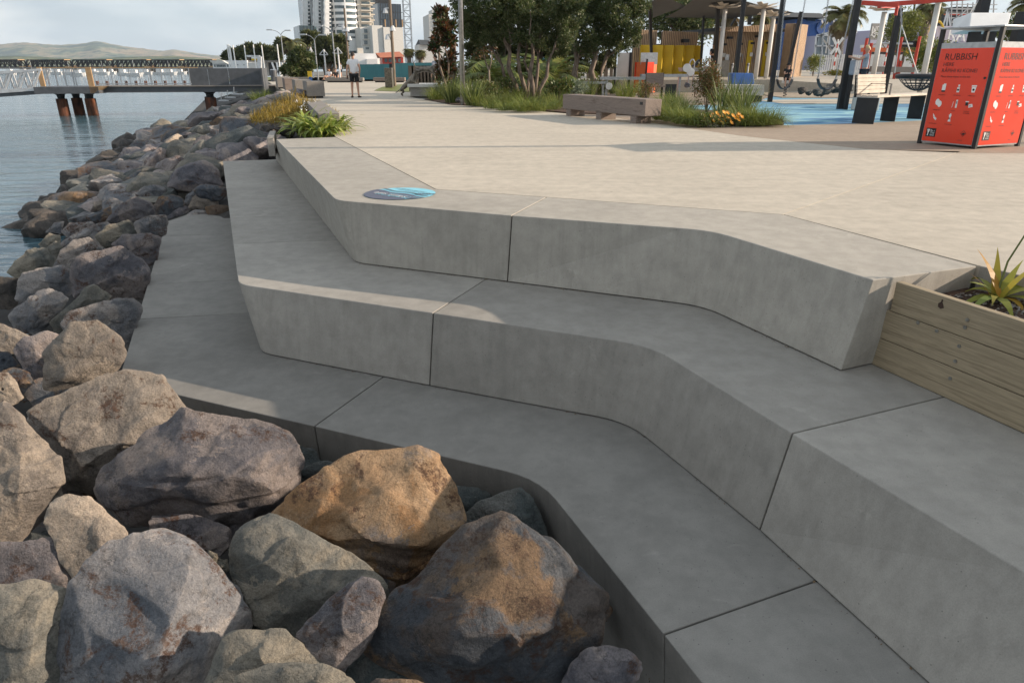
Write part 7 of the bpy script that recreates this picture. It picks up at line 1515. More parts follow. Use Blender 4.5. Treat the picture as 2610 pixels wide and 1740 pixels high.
t = thing('spring_rocker', 'small spring rocker under the child in black', 'play rocker', V3(ck, .0)); mb = MB(); mb.box(ck + Vector((0, .02, -.12)), (.22, .6, .12)); mb.build('seat', M['offwhite'], t, bevel=.03); mb = MB(); mb.tube([V3(ck, 0) + Vector((.07 * math.cos(i * .8), .07 * math.sin(i * .8), (ck.z - .18) * i / 40)) for i in range(41)], .018, 6); mb.build('spring', M['steel_dark'], t)
# ---- swing frame: black posts, chains, seats
pa_ = G4(1810, 1020); pb_ = G5(510, 1090); pc_ = V3(F4(1455, 880, 33), 0); pd_ = V3(F5(985, 730, 31), 0)
sf = thing('swing_set', 'tall black square steel posts of the swing set on the blue rubber', 'swing set', (pa_ + pb_) / 2)
for p, top, w in ((pa_, None, .15), (pb_, None, .16), (pc_, None, .17), (pd_, F5(1112, 85, 31), .2)):
    mb = MB(); mb.bar(p, top if top else V3(p, 5.6), w, w, up=(0, 1, 0)); mb.build('post', M['steel_dark'], sf, bevel=.01)
mb = MB(); mb.bar(V3(pa_, 5.5), V3(pc_, 5.5), .18); mb.bar(V3(pb_, 5.5), V3(pa_, 5.5), .18); mb.build('top_beam', M['steel_dark'], sf)
ldp = thing('leaning_post', 'thin dark leaning post with a rope beside the lit slatted wall', 'pole', V3(F4(1985, 640, 37), PZ)); mb = MB(); mb.bar(V3(F4(1978, 690, 37), PZ - .3), F4(2125, 120, 37), .14); mb.build('pole', M['steel_dark'], ldp)
def chain(mb, a, b, link=.055, r=.006):
    a, b = Vector(a), Vector(b); d = b - a; n = int(d.length / link); u = d.normalized(); s1 = u.cross(Vector((0, 1, 0))).normalized(); s2 = u.cross(s1)
    for i in range(n):
        c = a + u * (i + .5) * link; s_ = s1 if i % 2 else s2
        for k_ in (-1, 1): mb.bar(c - u * link * .6 + s_ * k_ * .016, c + u * link * .6 + s_ * k_ * .016, r * 2)
def swing(label, l, r, topl, topr, Y):
    l, r = [F(*p, Y) for F, p in (l, r)]; tl, tr = [F(*p, Y) for F, p in (topl, topr)]; t = thing('swing', label, 'swing', (l + r) / 2, 'belt swings')
    mb = MB(); n = 12; w = .11
    pts = []
    for i in range(n + 1):
        s_ = i / n; p = l.lerp(r, s_) + Vector((0, 0, -.30 * (1 - (2 * s_ - 1) ** 2) ** .75)); pts.append(p)
    for i in range(n): mb.loft([pts[i] + Vector((0, -w, 0)), pts[i + 1] + Vector((0, -w, 0)), pts[i + 1] + Vector((0, w, 0)), pts[i] + Vector((0, w, 0))], [p + Vector((0, 0, .022)) for p in (pts[i] + Vector((0, -w, 0)), pts[i + 1] + Vector((0, -w, 0)), pts[i + 1] + Vector((0, w, 0)), pts[i] + Vector((0, w, 0)))])
    mb.build('seat', M['steel_dark'], t, recalc=True)
    for a, b in ((l, tl), (r, tr)):
        for sy in (-.08, .08): mb = MB(); mb.bar(a + Vector((0, sy, 0)), a + Vector((0, 0, .14)), .016); mb.build('bracket', M['galv'], t)
        k_ = (5.5 - a.z) / (b.z - a.z); b = a + (b - a) * k_; mb = MB(); chain(mb, a + Vector((0, 0, .14)), b); mb.build('chain', M['galv'], t)['kind'] = 'stuff'
swing('empty belt swing seat closest to the child in black', (F4, (1885, 800)), (F4, (2035, 800)), (F4, (1960, 0)), (F4, (2165, 0)), 24.5)
swing('empty belt swing seat beside the front black post', (F5, (292, 795)), (F5, (472, 800)), (F5, (395, 0)), (F5, (650, 0)), 22.5)
# basket swing hanging from the red beam
bs = thing('basket_swing', 'round black net basket swing hanging from the red beam on ropes', 'swing', F5(1310, 770, 23)); c = F5(1310, 765, 23); rb = (F5(1510, 765, 23) - c).length
mb = MB(); n = 24; ring = [c + Vector((rb * math.cos(2 * math.pi * i / n), rb * .95 * math.sin(2 * math.pi * i / n), 0)) for i in range(n + 1)]; mb.tube(ring, .075, 8, cap=False); mb.build('ring', M['steel_dark'], bs, smooth=True)
mb = MB()
for k_ in range(1, 7):
    f = k_ / 7; z = -.42 * (1 - f ** 2); pts = [c + Vector((rb * f * math.cos(2 * math.pi * i / 20), rb * f * .95 * math.sin(2 * math.pi * i / 20), z)) for i in range(21)]; mb.tube(pts, .014, 4, cap=False)
for i in range(20):
    an = 2 * math.pi * i / 20; mb.tube([c + Vector((rb * f * math.cos(an), rb * f * .95 * math.sin(an), -.42 * (1 - f ** 2))) for f in (.08, .3, .55, .8, 1)], .014, 4, cap=False)
mb.build('net', M['steel_dark'], bs)['kind'] = 'stuff'
ap_ = F5(1128, 250, 23); tp_ = F5(1118, 60, 23); ap2 = F5(1880, 30, 23)
for a, b in ((ap_, F5(1060, 735, 23)), (ap_, F5(1285, 735, 23)), (ap2, F5(1425, 740, 22.3)), (ap2, F5(1560, 760, 23.6))): mb = MB(); mb.tube([a, b], .016, 6); mb.build('rope', M['offwhite'], bs)
for a, b in ((ap_, tp_), (ap2, ap2 + Vector((.1, 0, .6)))): mb = MB(); chain(mb, a, b, .09, .011); mb.build('chain', M['galv'], bs)['kind'] = 'stuff'
rbm = thing('red_beam', 'angled red steel beam above the basket swing', 'play frame', F5(1080, 50, 23.2))
for a, b in (((730, 30), (1090, 52)), ((905, 52), (2100, -42))): mb = MB(); mb.bar(F5(*a, 23.2 if a[0] < 800 else 23.6), F5(*b, 23.2), .10, .13); mb.build('beam', M['redpaint'], rbm, bevel=.01)
mb = MB(); mb.bar(F5(905, 62, 23.5), F5(1100, 62, 27), .1, .12); mb.build('beam', M['redpaint'], rbm); mb = MB(); q = F5(1085, 70, 24); mb.tube([q, q + Vector((0, 0, -.25))], .05, 10); mb.build('hook', M['redpaint'], rbm)
# red posts of the climbing frame further back
cf = thing('climbing_frame', 'climbing frame of red posts with a dark beam beyond the basket swing', 'climbing frame', V3(F5(1050, 740, 40), PZ - .2))
for x0, y0, x1, y1 in ((785, 385, 755, 640), (830, 432, 790, 700), (1132, 372, 1080, 700), (1312, 365, 1245, 740), (1122, 610, 1098, 740)): mb = MB(); q = F5(x0, y0, 40); mb.tube([V3(q, PZ - .3), q], .08, 10); mb.build('post', M['redpaint'], cf)
mb = MB(); mb.bar(F5(1125, 440, 40.2), F5(1310, 445, 40.2), .18, .3); mb.build('beam', M['steel_dark'], cf); mb = MB(); mb.bar(F5(820, 692, 39.8), F5(1250, 700, 39.8), .25, .28); mb.build('beam', M['beamgrey'], cf); mb = MB(); mb.tube([F5(830, 445, 40), F5(880, 435, 40), F5(1240, 440, 40)], .05, 8); mb.build('bar', M['galv'], cf)
# water play tables
wt = thing('water_table', 'steel water play trough with arched tube rails and white wheels', 'play table', V3(F4(1060, 790, 33), .25)); gz_ = .3
for x0, x1, y0, y1, Yk in ((920, 1208, 678, 716, 33),): p, q = F4(x0, y1, Yk), F4(x1, y0, Yk); mb = MB(); mb.box(((p.x + q.x) / 2, Yk, (p.z + q.z) / 2), (q.x - p.x, .7, q.z - p.z), taper=1.06); mb.build('trough', M['galv'], wt)
for x0, x1, yt in ((998, 1045, 595), (1140, 1195, 592)):
    for Yk in (32.6, 33.4): p, q = F4(x0, 795, Yk), F4(x1, 795, Yk); h1 = F4(x0, yt, Yk).z; mb = MB(); mb.tube([V3(p, gz_), V3(p, h1 - .12), V3(p, h1) + Vector((.08, 0, 0)), V3(q, h1) - Vector((.08, 0, 0)), V3(q, h1 - .12), V3(q, gz_)], .03, 8); mb.build('rail', M['galv'], wt)
for x, y, r in ((985, 680, 42), (1020, 720, 40)): c = F4(x, y, 32.5); mb = MB(); mb.disc(c, (-.3, -1, 0), r / 3.92 * .0165, 18, .06); mb.build('wheel', M['white'], wt)
mb = MB(); mb.bar(F4(1040, 670, 32.8), F4(1110, 605, 32.8), .22, .12); mb.build('pump', M['steel_dark'], wt)
wt2 = thing('water_channel', 'long low steel water channels on posts stepping down behind the bed', 'play table', V3(F4(500, 800, 31), 0))
for x0, x1, y0, y1 in ((520, 985, 742, 770), (110, 590, 770, 798), (-60, 185, 815, 838)):
    p, q = F4(x0, y1, 31), F4(x1, y0, 31); mb = MB(); mb.box(((p.x + q.x) / 2, 31, (p.z + q.z) / 2), (q.x - p.x, .4, q.z - p.z)); mb.build('trough', M['galv'], wt2)
    for f in (.15, .85): c = p.lerp(q, f); mb = MB(); mb.box((c.x, 31, p.z / 2), (.1, .1, p.z)); mb.build('leg', M['galv'], wt2)
c = F4(205, 862, 30.7); mb = MB(); mb.disc(c, (-.2, -1, 0), .14, 16, .05); mb.build('wheel', M['white'], wt2)
# small red bin, benches, blue box, boulders
rb_ = thing('rubbish_bin', 'small distant red bin cabinet by the yellow panels, with an orange side', 'bin', V3(F4(560, 830, 34), .1)); a, b, c = F4(465, 622, 34), F4(577, 622, 33.4), F4(685, 622, 34.1); zt7 = b.z
for p, q, m_ in ((a, b, 'red'), (b, c, 'orangepanel')):
    M.setdefault('orangepanel', mat('orange_panel', (.78, .16, .05), None, 2, .4)); dv = (V3(q, 0) - V3(p, 0)).normalized(); n = Vector((-dv.y, dv.x, 0)) * .5; mb = MB(); mb.loft([V3(p, .08), V3(q, .08), V3(q, .08) + n, V3(p, .08) + n], [V3(p, zt7), V3(q, zt7), V3(q, zt7) + n, V3(p, zt7) + n]); pan = mb.build('side_panel', M[m_], rb_, recalc=True)
    if m_ == 'red':
        for s_, dz, sz in (('RUBBISH', .14, .15), ('HERE', .26, .09), ('R\u0100PIHI KI KONEI', .40, .09)): text_mesh(s_, sz, frame(V3(p, zt7 - dz - .08) + dv * .1 - n * .02, dv, (0, 0, 1)), 'lettering', M['black'], pan)
    mb = MB()
    for i in range(6): o_ = V3(p, zt7 - .95 - .33 * (i // 3)) + dv * (.14 + .26 * (i % 3)) - n * .025; mb.quad(o_, o_ + dv * .09, o_ + dv * .09 + Vector((0, 0, .17)), o_ + Vector((0, 0, .17)))
    mb.build('icon_print', M['white'], pan)['kind'] = 'stuff'
mb = MB(); mb.bar(V3(b, .05) + Vector((0, -.04, 0)), F4(585, 590, 33.4) + Vector((0, -.04, 0)), .07); mb.build('post', M['steel_dark'], rb_); mb = MB(); mb.bar(F4(520, 588, 33.6), F4(688, 586, 33.8), .05, .5); mb.build('roof', M['galv'], rb_)
wb = thing('slat_bench', 'brown slatted bench back with dark end frames behind the bed', 'bench', V3(F4(660, 880, 28), 0))
for i in range(6): p, q = F4(578, 742 + i * 19, 28 - i * .02), F4(748, 742 + i * 19, 28 - i * .02); mb = MB(); mb.bar(p, q, .04, .09); mb.build('slat', M['beam'], wb)
for x in (585, 745): p, q = F4(x, 730, 28.06), F4(x + 10, 900, 27.9); mb = MB(); mb.bar(V3(p, 0), p, .07); mb.build('end_frame', M['steel_dark'], wb)
mb = MB(); p, q = F4(600, 862, 27.7), F4(760, 862, 27.7); mb.bar(p, q, .5, .06); mb.build('seat', M['beam'], wb); mb = MB(); p, q = F4(765, 912, 27.5), F4(880, 842, 27.5); mb.box(((p.x + q.x) / 2, 27.5, q.z / 2), (q.x - p.x, .05, q.z)); mb.build('end_plate', M['steel_dark'], wb)
tw = thing('timber_edge', 'pale sawn timber retaining edge carrying a blue padded box', 'retaining wall', V3(F4(1480, 960, 26.5), 0))
for i, (y0, y1) in enumerate(((850, 900), (902, 955))): p, q = F4(1240, y1, 26.5), F4(1758, y0, 26.5); mb = MB(); mb.box(((p.x + q.x) / 2, 26.9, (p.z + q.z) / 2), (q.x - p.x, .8, q.z - p.z - .006)); mb.build('sleeper', M['slatwood'], tw, bevel=.008)
p, q = F4(1250, 960, 26.6), F4(1745, 960, 26.6); mb = MB(); mb.box(((p.x + q.x) / 2, 27, p.z / 2), (q.x - p.x, .6, p.z)); mb.build('base', M['steel_dark'], tw)
bb = thing('blue_box', 'dark blue padded box standing on the pale timber edge', 'box', F4(1545, 850, 28)); p, q = F4(1432, 850, 28), F4(1662, 850, 28); t1_, t2_ = F4(1440, 730, 28.3), F4(1648, 732, 28.3); D_ = Vector((0, .6, 0)); mb = MB(); mb.loft([p, q, q + D_, p + D_], [t1_, t2_, t2_ + D_, t1_ + D_]); mb.build('body', M['blue'], bb, bevel=.03, recalc=True)
mb = MB(); mb.loft([V3(p, .1), V3(q, .1), V3(q, .1) + D_, V3(p, .1) + D_], [p, q, q + D_, p + D_]); mb.build('plinth', M['rim'], bb, recalc=True)
for x, y, r, m_, l_, Yk in ((990, 850, 62, 0, 'brown boulder between the slatted bench and the pale timber edge', 27.5), (1090, 820, 40, 1, 'tan boulder behind the brown one by the water trough', 29), (1165, 825, 48, 1, 'sunlit pale boulder next to the tan one by the water trough', 29.3)): stone(x, y, Yk, r, m_, l_, F4)
for i, (x, y, r) in enumerate(((130, 905, 45), (200, 925, 38), (290, 920, 55), (380, 905, 60), (470, 900, 55), (550, 890, 60), (610, 880, 50), (430, 860, 45), (330, 940, 30))): stone(x, y, 25 + .06 * i, r * 1.5, 6 if i else 7, 'dark rock in the low mound under the swings', F5)['group'] = 'dark rock mound under the swings'
# ---- pale slatted bench with black end plate
O = G5(845, 1243); d_ = (on(2365, 304) - O).normalized(); n_ = Vector((-d_.y, d_.x, 0)); pbn = thing('slat_bench', 'pale slatted bench with a black end plate on the brown paving', 'bench', O)
sh_ = far(*C5((865, 968)), O.y).z; bh = F5(660, 740, O.y + .45).z
def bar_local(name, a, b, w, h, m): mb = MB(); mb.bar(a, b, w, h); return mb.build(name, M[m], pbn, bevel=.005)
mb = MB(); mb.loft([O, O + n_ * .5, O + n_ * .5 + d_ * .012, O + d_ * .012], [p + Vector((0, 0, sh_ - .03)) for p in (O + d_ * .05, O + n_ * .5 + d_ * .05, O + n_ * .5 + d_ * .062, O + d_ * .062)]); mb.build('end_plate', M['steel_dark'], pbn, recalc=True)
LB = 2.75
for i in range(4): a = O + n_ * (.07 + i * .125) + d_ * .0 + Vector((0, 0, sh_ - .0)); bar_local('slat', a, a + d_ * LB, .11, .045, 'slatwood')
for i in range(5):
    z = sh_ + .09 + i * (bh - sh_ - .06) / 5; a = O + n_ * (.5 + .012 * i) + Vector((0, 0, z)) - d_ * .02; bar_local('slat', a, a + d_ * 1.28, .035, (bh - sh_) / 5 - .018, 'slatwood')
for x in (.03, .62, 1.22): a = O + d_ * x + n_ * .535; mb = MB(); mb.bar(a + Vector((0, 0, sh_ - .03)), a + Vector((0, 0, bh - .02)) + n_ * .06, .05, .03); mb.build('upright', M['steel_dark'], pbn)
a = O + d_ * .60 + n_ * .05; mb = MB(); mb.bar(a + Vector((0, 0, sh_)), a + Vector((0, 0, sh_ + .26)), .06, .012, up=n_); mb.bar(a + Vector((0, 0, sh_ + .26)), a + n_ * .48 + Vector((0, 0, sh_ + .26)), .06, .012); mb.build('armrest', M['steel_dark'], pbn)
for x in (1.2, 2.55):
    a = O + d_ * x + n_ * .1; mb = MB(); mb.loft([a, a + d_ * .012, a + d_ * .012 + n_ * .35, a + n_ * .35], [p + Vector((0, 0, sh_ - .03)) for p in (a, a + d_ * .012, a + d_ * .012 + n_ * .35, a + n_ * .35)]); mb.build('leg', M['steel_dark'], pbn, recalc=True)
# blond child leaning at the far side of the bench
person('blond child in a striped grey T-shirt leaning on the post behind the pale bench', V3(F5(750, 735, 21.5), F5(750, 735, 21.5).z - .62), R(72), .78, dict(elL=(-.2, .22, 1.27), wrL=(-.1, .5, 1.36), elR=(.2, .22, 1.27), wrR=(.1, .48, 1.34)), 'greycloth', 'navycloth', hair='hair_blond')
mb = MB(); p = V3(F5(720, 735, 21.5), 0); zz = F5(750, 735, 21.5).z - .62; mb.box((p.x + .3, 21.5, zz / 2), (.6, .5, max(.1, zz))); tag(mb.build('play_block', M['offwhite'], bevel=.02), 'pale block the blond child stands on behind the bench', 'block')
t = thing('play_pad', 'grey chevron patterned padded panel between the front black post and the blond child', 'play panel', F5(632, 750, 21.8)); p, q = F5(608, 752, 21.8), F5(668, 600, 21.8); mb = MB(); mb.box(((p.x + q.x) / 2, 21.8, (p.z + q.z) / 2), (q.x - p.x, .25, q.z - p.z)); mb.build('pad', M['greycloth'], t, bevel=.04); mb = MB(); mb.box(((p.x + q.x) / 2, 21.8, p.z / 2), (.1, .1, p.z)); mb.build('post', M['steel_dark'], t)
# ---- fence, street and buildings beyond the playground
wf = thing('white_fence', 'long white picket fence beyond the playground', 'fence', V3(F5(900, 760, 55), PZ)); mb = MB(); x = 225
while x < 1620: p, q = F5(x, 760, 55), F5(x + 14, 548 + 6 * math.sin(x * .02), 55); mb.box(((p.x + q.x) / 2, 55, (PZ + q.z) / 2), ((q.x - p.x) * .72, .04, q.z - PZ)); x += 22
mb.build('pickets', M['white'], wf)['kind'] = 'stuff'
for y in (585, 730): mb = MB(); mb.bar(F5(220, y, 55.06), F5(1630, y, 55.06), .05, .09); mb.build('rail', M['white'], wf)
for x in (440, 940): t = thing('marker_post', 'red and white banded marker post at the white fence, ' + ('by the lit slatted wall' if x == 440 else 'behind the white column'), 'post', V3(F5(x, 750, 54.5), PZ), 'marker posts'); [MB().tube([V3(F5(x, 740, 54.5), PZ + .05 + i * .3), V3(F5(x, 740, 54.5), PZ + .05 + (i + 1) * .3 - .01)], .05, 8).build('band', M['white' if i % 2 else 'redpaint'], t) for i in range(8)]
GZ = PZ
bl = thing('blue_building', 'bright blue shop building with a dark roof and white number 81', 'building', V3(F5(200, 560, 90), GZ)); block('wall', -30, 420, 195, 760, 90, 10, 'blue', F5, bl, GZ)
mb = MB(); a, b = F5(-60, 175, 89), F5(420, 180, 89); c, d = F5(-20, 128, 93), F5(390, 132, 93); Yd = Vector((0, 10, 0)); mb.loft([a, b, b + Yd, a + Yd], [c, d, d + Yd * .6, c + Yd * .6]); mb.build('roof', M['darkroof'], bl, recalc=True)
c = F5(338, 275, 89.9); mb = MB(); r_ = 2.0; mb.tube([c + Vector((0, 0, 0)), c + Vector((0, -.15, 0))], (F5(400, 275, 89.9) - c).length, 20); mb.build('round_sign', M['blue'], bl)
zc_ = F5(315, 248, 89.6); text_mesh('81', 2.4, frame(F5(314, 248, 89.6), (1, 0, 0), (0, 0, 1)), 'lettering', M['white'], bl)
for i in range(9): p, q = F5(172 + i * 11, 212, 89.9), F5(178 + i * 11, 180, 89.9); mb = MB(); mb.box(((p.x + q.x) / 2, 89.85, (p.z + q.z) / 2), (q.x - p.x, .15, q.z - p.z)); mb.build('louvre', M['glassgreen'], bl)
gc = thing('glass_canopy', 'curved glass arcade canopy with white frames in front of the blue shop', 'canopy', V3(F5(380, 560, 84), GZ))
M['paleglass'] = mat('pale_canopy_glass', (.34, .40, .44), (.26, .31, .33), .6, .2, spec=.6)
mb = MB(); prof = [(260, 560), (262, 430), (275, 370), (310, 330), (370, 305), (440, 298), (500, 295)]; f_, k_ = [F5(*p, 84) for p in prof], [F5(*p, 88) for p in prof]; mb.add(f_ + k_, [(i, i + 1, 7 + i + 1, 7 + i) for i in range(6)]); mb.build('glass', M['paleglass'], gc); mb = MB(); mb.quad(F5(265, 560, 84.1), F5(500, 560, 84.1), F5(500, 300, 84.1), F5(300, 340, 84.1)); mb.build('glass', M['paleglass'], gc)
for i, (a, b) in enumerate((((262, 560), (275, 370)), ((275, 370), (500, 296)), ((280, 355), (500, 350)), ((330, 560), (345, 330)), ((400, 560), (410, 302)), ((460, 560), (465, 300)), ((262, 460), (500, 460)))): mb = MB(); mb.bar(F5(*a, 83.9), F5(*b, 83.9), .16); mb.build('frame_bar', M['white'], gc)
xs = thing('crossing_sign', 'white X shaped railway crossing sign by the fence', 'sign', V3(F5(483, 540, 60), GZ)); c = F5(483, 462, 60)
for s_ in (-1, 1): mb = MB(); mb.bar(c + Vector((-.42, s_ * .01, -.62 * s_)), c + Vector((.42, s_ * .01, .62 * s_)), .2, .03, up=(0, 1, 0)); mb.build('blade', M['white'], xs)
mb = MB(); mb.bar((c.x, 60.05, GZ), (c.x, 60.05, c.z), .08); mb.build('post', M['white'], xs)
fl_ = thing('flagpole', 'thin white stayed pole by the glass canopy', 'pole', V3(F5(415, 540, 66), GZ))
for a, b in (((372, 535), (415, 255)), ((395, 470), (440, 530)), ((350, 400), (440, 520))): mb = MB(); mb.bar(F5(*a, 66), F5(*b, 66), .1); mb.build('pole', M['white'], fl_)
M['lavender'] = mat('lavender_render', (.46, .44, .55), (.42, .40, .50), .4, .8)
M['greyboard'] = mat('grey_billboard', (.30, .29, .28), (.26, .25, .24), 1, .8)
gbd = thing('billboard', 'grey billboard with white lettering beside the palm', 'sign', V3(F5(860, 420, 75), GZ)); block('board', 805, 940, 236, 400, 75, .2, 'greyboard', F5, gbd)
for s_, y in (('NEVER PUT', 318), ('JUST IN A', 342), ('QUICK BUY', 368)): text_mesh(s_, .72, frame(F5(812, y, 74.8), (1, 0, 0), (0, 0, 1)), 'lettering', M['white'], gbd)
for x in (800, 935): mb = MB(); q = F5(x, 380, 75.1); mb.bar((q.x, 75.1, GZ), q, .2); mb.build('post', M['steel_grey'], gbd)
lv = thing('lavender_shop', 'pale lavender shop building with big white lettering', 'building', V3(F5(1500, 500, 78), GZ)); block('wall', 1340, 1860, 262, 760, 78, 12, 'lavender', F5, lv, GZ); block('wall', 690, 960, 330, 760, 80, 12, 'lavender', F5, lv, GZ)
text_mesh('TRADESTAFF', 1.9, frame(F5(1472, 412, 77.7), (1, 0, 0), (0, 0, 1)), 'lettering', M['white'], lv, font_scale_x=.95)
c = F5(1440, 375, 77.8); mb = MB(); n = 20; rr_ = 1.0; mb.tube([c + Vector((rr_ * math.cos(2 * math.pi * i / n), 0, rr_ * 1.5 * math.sin(2 * math.pi * i / n))) for i in range(n + 1)], .12, 6, cap=False); mb.build('logo_ring', M['yellow'], lv)
for x0, x1, y0 in ((1545, 1640, 410), (1540, 1650, 432)): p, q = F5(x0, y0, 77.8), F5(x1, y0 + 5, 77.8); mb = MB(); mb.box(((p.x + q.x) / 2, 77.75, p.z), (q.x - p.x, .05, .1)); mb.build('underline', M['black'], lv)
for x0, x1 in ((715, 760), (1665, 1700)): p, q = F5(x0, 470, 77.9 if x0 > 1000 else 79.9), F5(x1, 385 if x0 < 1000 else 420, 77.9 if x0 > 1000 else 79.9); mb = MB(); mb.box(((p.x + q.x) / 2, p.y, (p.z + q.z) / 2), (q.x - p.x, .1, q.z - p.z)); wn_ = mb.build('window', M['window'], lv); mb = MB(); mb.bar((p.x, p.y - .08, p.z), (p.x, p.y - .08, q.z), .15); mb.bar((q.x, p.y - .08, p.z), (q.x, p.y - .08, q.z), .15); mb.build('frame', M['blue'], wn_)
og = thing('street_stall', 'low row of market stalls with an orange fascia behind the white fence', 'stall', V3(F5(1100, 560, 62), GZ)); block('fascia', 740, 1510, 478, 520, 62, .4, 'orangepanel', F5, og); block('wall', 745, 1505, 522, 760, 62.3, .3, 'steel_grey', F5, og, GZ); block('fascia', 1160, 1200, 500, 560, 61.7, .2, 'yellow', F5, og); block('roof', 820, 1000, 445, 476, 64, 2, 'white', F5, og)
gs = thing('scaffolded_building', 'dark grey building wrapped in scaffolding behind the lavender shop', 'building', V3(F5(1700, 300, 110), GZ)); block('wall', 1525, 1815, 70, 760, 110, 14, 'darkroof', F5, gs, GZ); block('wall', 1700, 2070, 85, 300, 114, 10, 'cream', F5, gs)
for y in (95, 125, 150, 180, 210): mb = MB(); mb.bar(F5(1520, y, 109.9), F5(1815, y, 109.9), .15); mb.build('cladding_rail', M['steel_grey' if y != 150 else 'redpaint'], gs)
mb = MB()
for x in range(1570, 2110, 62): mb.bar(F5(x, 270, 108.5), F5(x + 5, -20 + (x % 7) * 9, 108.5), .12)
for y in (50, 95, 140, 185, 230): mb.bar(F5(1560, y, 108.5), F5(2110, y - 6, 108.5), .12)
for i, x in enumerate(range(1570, 2050, 62)): mb.bar(F5(x, 230 - (i % 3) * 45, 108.4), F5(x + 62, 185 - (i % 3) * 45, 108.4), .1)
mb.build('scaffolding', M['galv'], gs)['kind'] = 'stuff'
tt = thing('antenna_mast', 'white tripod mast on the roof behind the lavender shop', 'mast', F5(1585, 260, 100))
for a in ((1545, 260), (1615, 260), (1580, 260)): mb = MB(); mb.bar(F5(*a, 100), F5(1592, 95, 100), .14); mb.build('leg', M['white'], tt)
for b_ in (bl, lv, gs, gbd): b_.rotation_euler.z = R(12)
# palms and shrubs of the street
c = F5(545, 190, 64); palm('shaggy_palm', Vector((c.x, 64, GZ)), c.z - GZ, 40, (F5(790, 190, 64) - c).length * 1.1, 'tall shaggy palm in front of the blue shop', 'palm', .45, 'street palms', seed=21, leaflet=.8)
c = F5(1400, 110, 60); palm('shaggy_palm', Vector((c.x, 60, GZ)), c.z - GZ, 26, (F5(1560, 110, 60) - c).length * 1.2, 'dry shaggy palm beside the lavender shop', 'palm', .35, 'street palms', seed=22, leaflet=.7)
c = F5(2420, 60, 50); palm('shaggy_palm', Vector((c.x, 50, GZ)), c.z - GZ, 26, (F5(2600, 60, 50) - c).length * 1.3, 'palm above the rubbish bin', 'palm', .3, 'street palms', seed=23, leaflet=.7)
lu = [(F5(x, y, 50), (r, r, r)) for x, y, r in ((1080, 300, 1.2), (1160, 230, 1.2), (1230, 300, 1.2), (1010, 360, 1.0), (1120, 370, 1.1), (1210, 390, 1.0), (1270, 250, .8), (1180, 180, .7))]
b = V3(F5(1130, 560, 50), GZ); tree('street_tree', b, [(b, F5(1090, 380, 50), .1), (b, F5(1180, 380, 50), .1)], lu, 5200, .22, 'bamboo', 'light yellow green bushy tree between the black post and the white column', seed=17, aspect=.25)
leafy_shrub('street_shrub', V3(F5(1400, 745, 46), .35), (1.6, 1.0, 1.35), 3600, .2, 'nikau', 'bushy bright green shrub behind the white column by the bin', aspect=.3, lumps=11)
leafy_shrub('street_shrub', V3(F5(245, 750, 47), GZ - .05), (.55, .5, .7), 900, .25, 'nikau', 'strappy green shrub at the corner of the lit slatted wall', aspect=.15)
leafy_shrub('street_shrub', V3(F5(420, 770, 50), GZ - .1), (.9, .5, .25), 700, .12, 'yellowlily', 'low yellowish plants along the white fence', lumps=9)
lu = [(F5(x, y, 42), (r, r, r)) for x, y, r in ((2250, 290, 1.3), (2130, 330, 1.0), (2340, 250, 1.4), (2040, 370, .8), (2230, 380, 1.0), (2430, 320, 1.3))]
b = V3(F5(2230, 560, 42), .3); tree('street_tree', b, [(b, F5(2230, 330, 42), .12)], lu, 4200, .16, 'shrub', 'dark leafy tree seen just above the rubbish bin', seed=19)
# white shelter and dark posts beyond the bin
ws = thing('white_shelter', 'angular white shelter hood on dark posts just beyond the rubbish bin', 'shelter', V3(F5(2000, 430, 20), 0)); a, b, c, d = F5(1800, 290, 19), F5(2185, 285, 19), F5(2230, 128, 19.6), F5(1822, 128, 19.6); D_ = Vector((.1, .9, -.1)); mb = MB(); mb.add([a, b, c, d, a + D_, b + D_, c + D_, d + D_], [(0, 1, 2, 3), (7, 6, 5, 4), (0, 4, 5, 1), (1, 5, 6, 2), (2, 6, 7, 3), (3, 7, 4, 0)]); mb.build('hood', M['white'], ws, bevel=.02, recalc=True)
for x in (1868, 2022): q = F5(x, 292, 19.5); mb = MB(); mb.bar((q.x, 19.5, 0), q, .28, .1); mb.build('post', M['steel_dark'], ws)
post('thick dark pole above the white shelter', V3(F5(1885, 430, 27), 0), F5(1968, -80, 27), .16); post('dark pole at the picture side beyond the bin', V3(F5(2285, 430, 25), 0), F5(2360, 120, 25), .17); post('thin grey lamp pole far beyond the red beam', V3(F5(1240, 400, 70), GZ), F5(1262, 30, 70), .06)
# lamp pole outside the picture: its thin shadow crosses the promenade
b = Vector((17.5, 12.55, 0)); t = thing('light_pole', 'tall grey light pole standing outside the picture, its shadow crossing the promenade', 'street lamp', b); mb = MB(); mb.tube([b, b + Vector((0, 0, 9))], [.1, .07], 12); mb.build('pole', M['galv'], t); mb = MB(); mb.box(b + Vector((.4, 0, 9.02)), (.9, .3, .1)); mb.build('lamp_head', M['galv'], t)
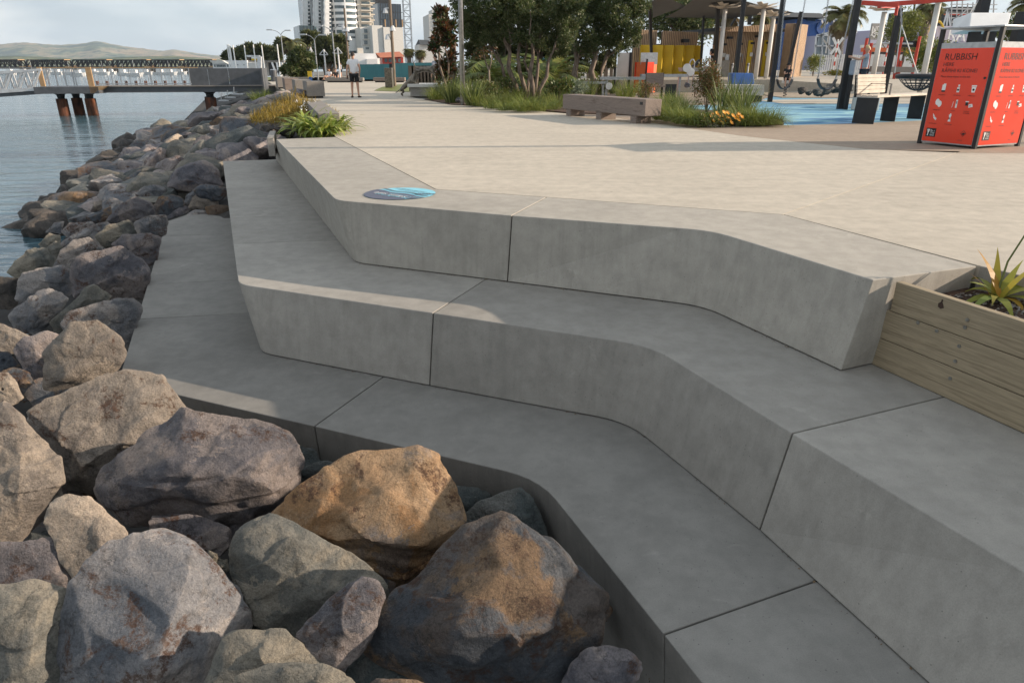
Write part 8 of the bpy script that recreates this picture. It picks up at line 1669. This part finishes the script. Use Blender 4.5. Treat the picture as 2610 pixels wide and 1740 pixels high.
# lily in the gravel bed by the steps
p = on(2543, 762, -.13) ; t = thing('lily', 'yellow green lily with curled withered leaves in the gravel bed', 'plant', p); mb = MB(); rl = random.Random(2)
for az, L_, w, lf, dr in ((-2.9, .34, .045, .35, 1.3), (2.6, .30, .05, 1.1, .7), (1.9, .34, .05, 1.25, .5), (.6, .3, .05, 1.2, .6), (-.5, .36, .05, .9, 1.2), (-1.4, .24, .045, .5, 1.8), (.0, .4, .05, 1.3, .8), (-2.2, .22, .04, .8, 1.5), (1.2, .33, .045, 1.35, .5), (3.1, .24, .04, 1.0, .9), (-2.6, .38, .05, .55, 1.6), (2.2, .26, .05, .7, 1.9), (-1.0, .36, .05, .6, 1.9), (.3, .36, .05, .8, 1.8), (1.5, .3, .05, .9, 1.6), (-1.8, .34, .05, .45, 1.3)):
    blade(mb, p + Vector((rl.uniform(-.03, .03), rl.uniform(-.03, .03), 0)), az, L_ * 1.05, w * 1.35, lf * .85, dr, 6, rl.uniform(-.6, .6))
mb.build('foliage', M['yellowlily'], t)
mb = MB(); q0 = p + Vector((0, .02, 0)); pts = [q0, q0 + Vector((.05, .05, .22)), q0 + Vector((.13, .06, .42))]; mb.tube(pts, [.008, .006, .005], 6)
for i in range(9): leaves_into(mb, pts[2] + Vector((.01 * i, 0, .012 * i)), (.012, .012, .012), 3, .03, rl)
mb.build('flower_stem', M['shrub'], t)
# ---------------------------------------------------------------- air over the harbour
def build_haze():
    m = bpy.data.materials.new('haze_air'); m.use_nodes = True; nt = m.node_tree; nt.nodes.clear()
    o = nt.nodes.new('ShaderNodeOutputMaterial'); v = nt.nodes.new('ShaderNodeVolumePrincipled')
    v.inputs['Color'].default_value = (0.72, 0.86, 1.0, 1); v.inputs['Density'].default_value = 0.00009; v.inputs['Anisotropy'].default_value = 0.1
    nt.links.new(v.outputs[0], o.inputs['Volume'])
    mb = MB(); mb.box((0, 2500, 160), (12000, 9000, 340)); tag(mb.build('haze', m), 'thin pale haze over the harbour and hills', 'haze', kind='stuff')
build_haze()
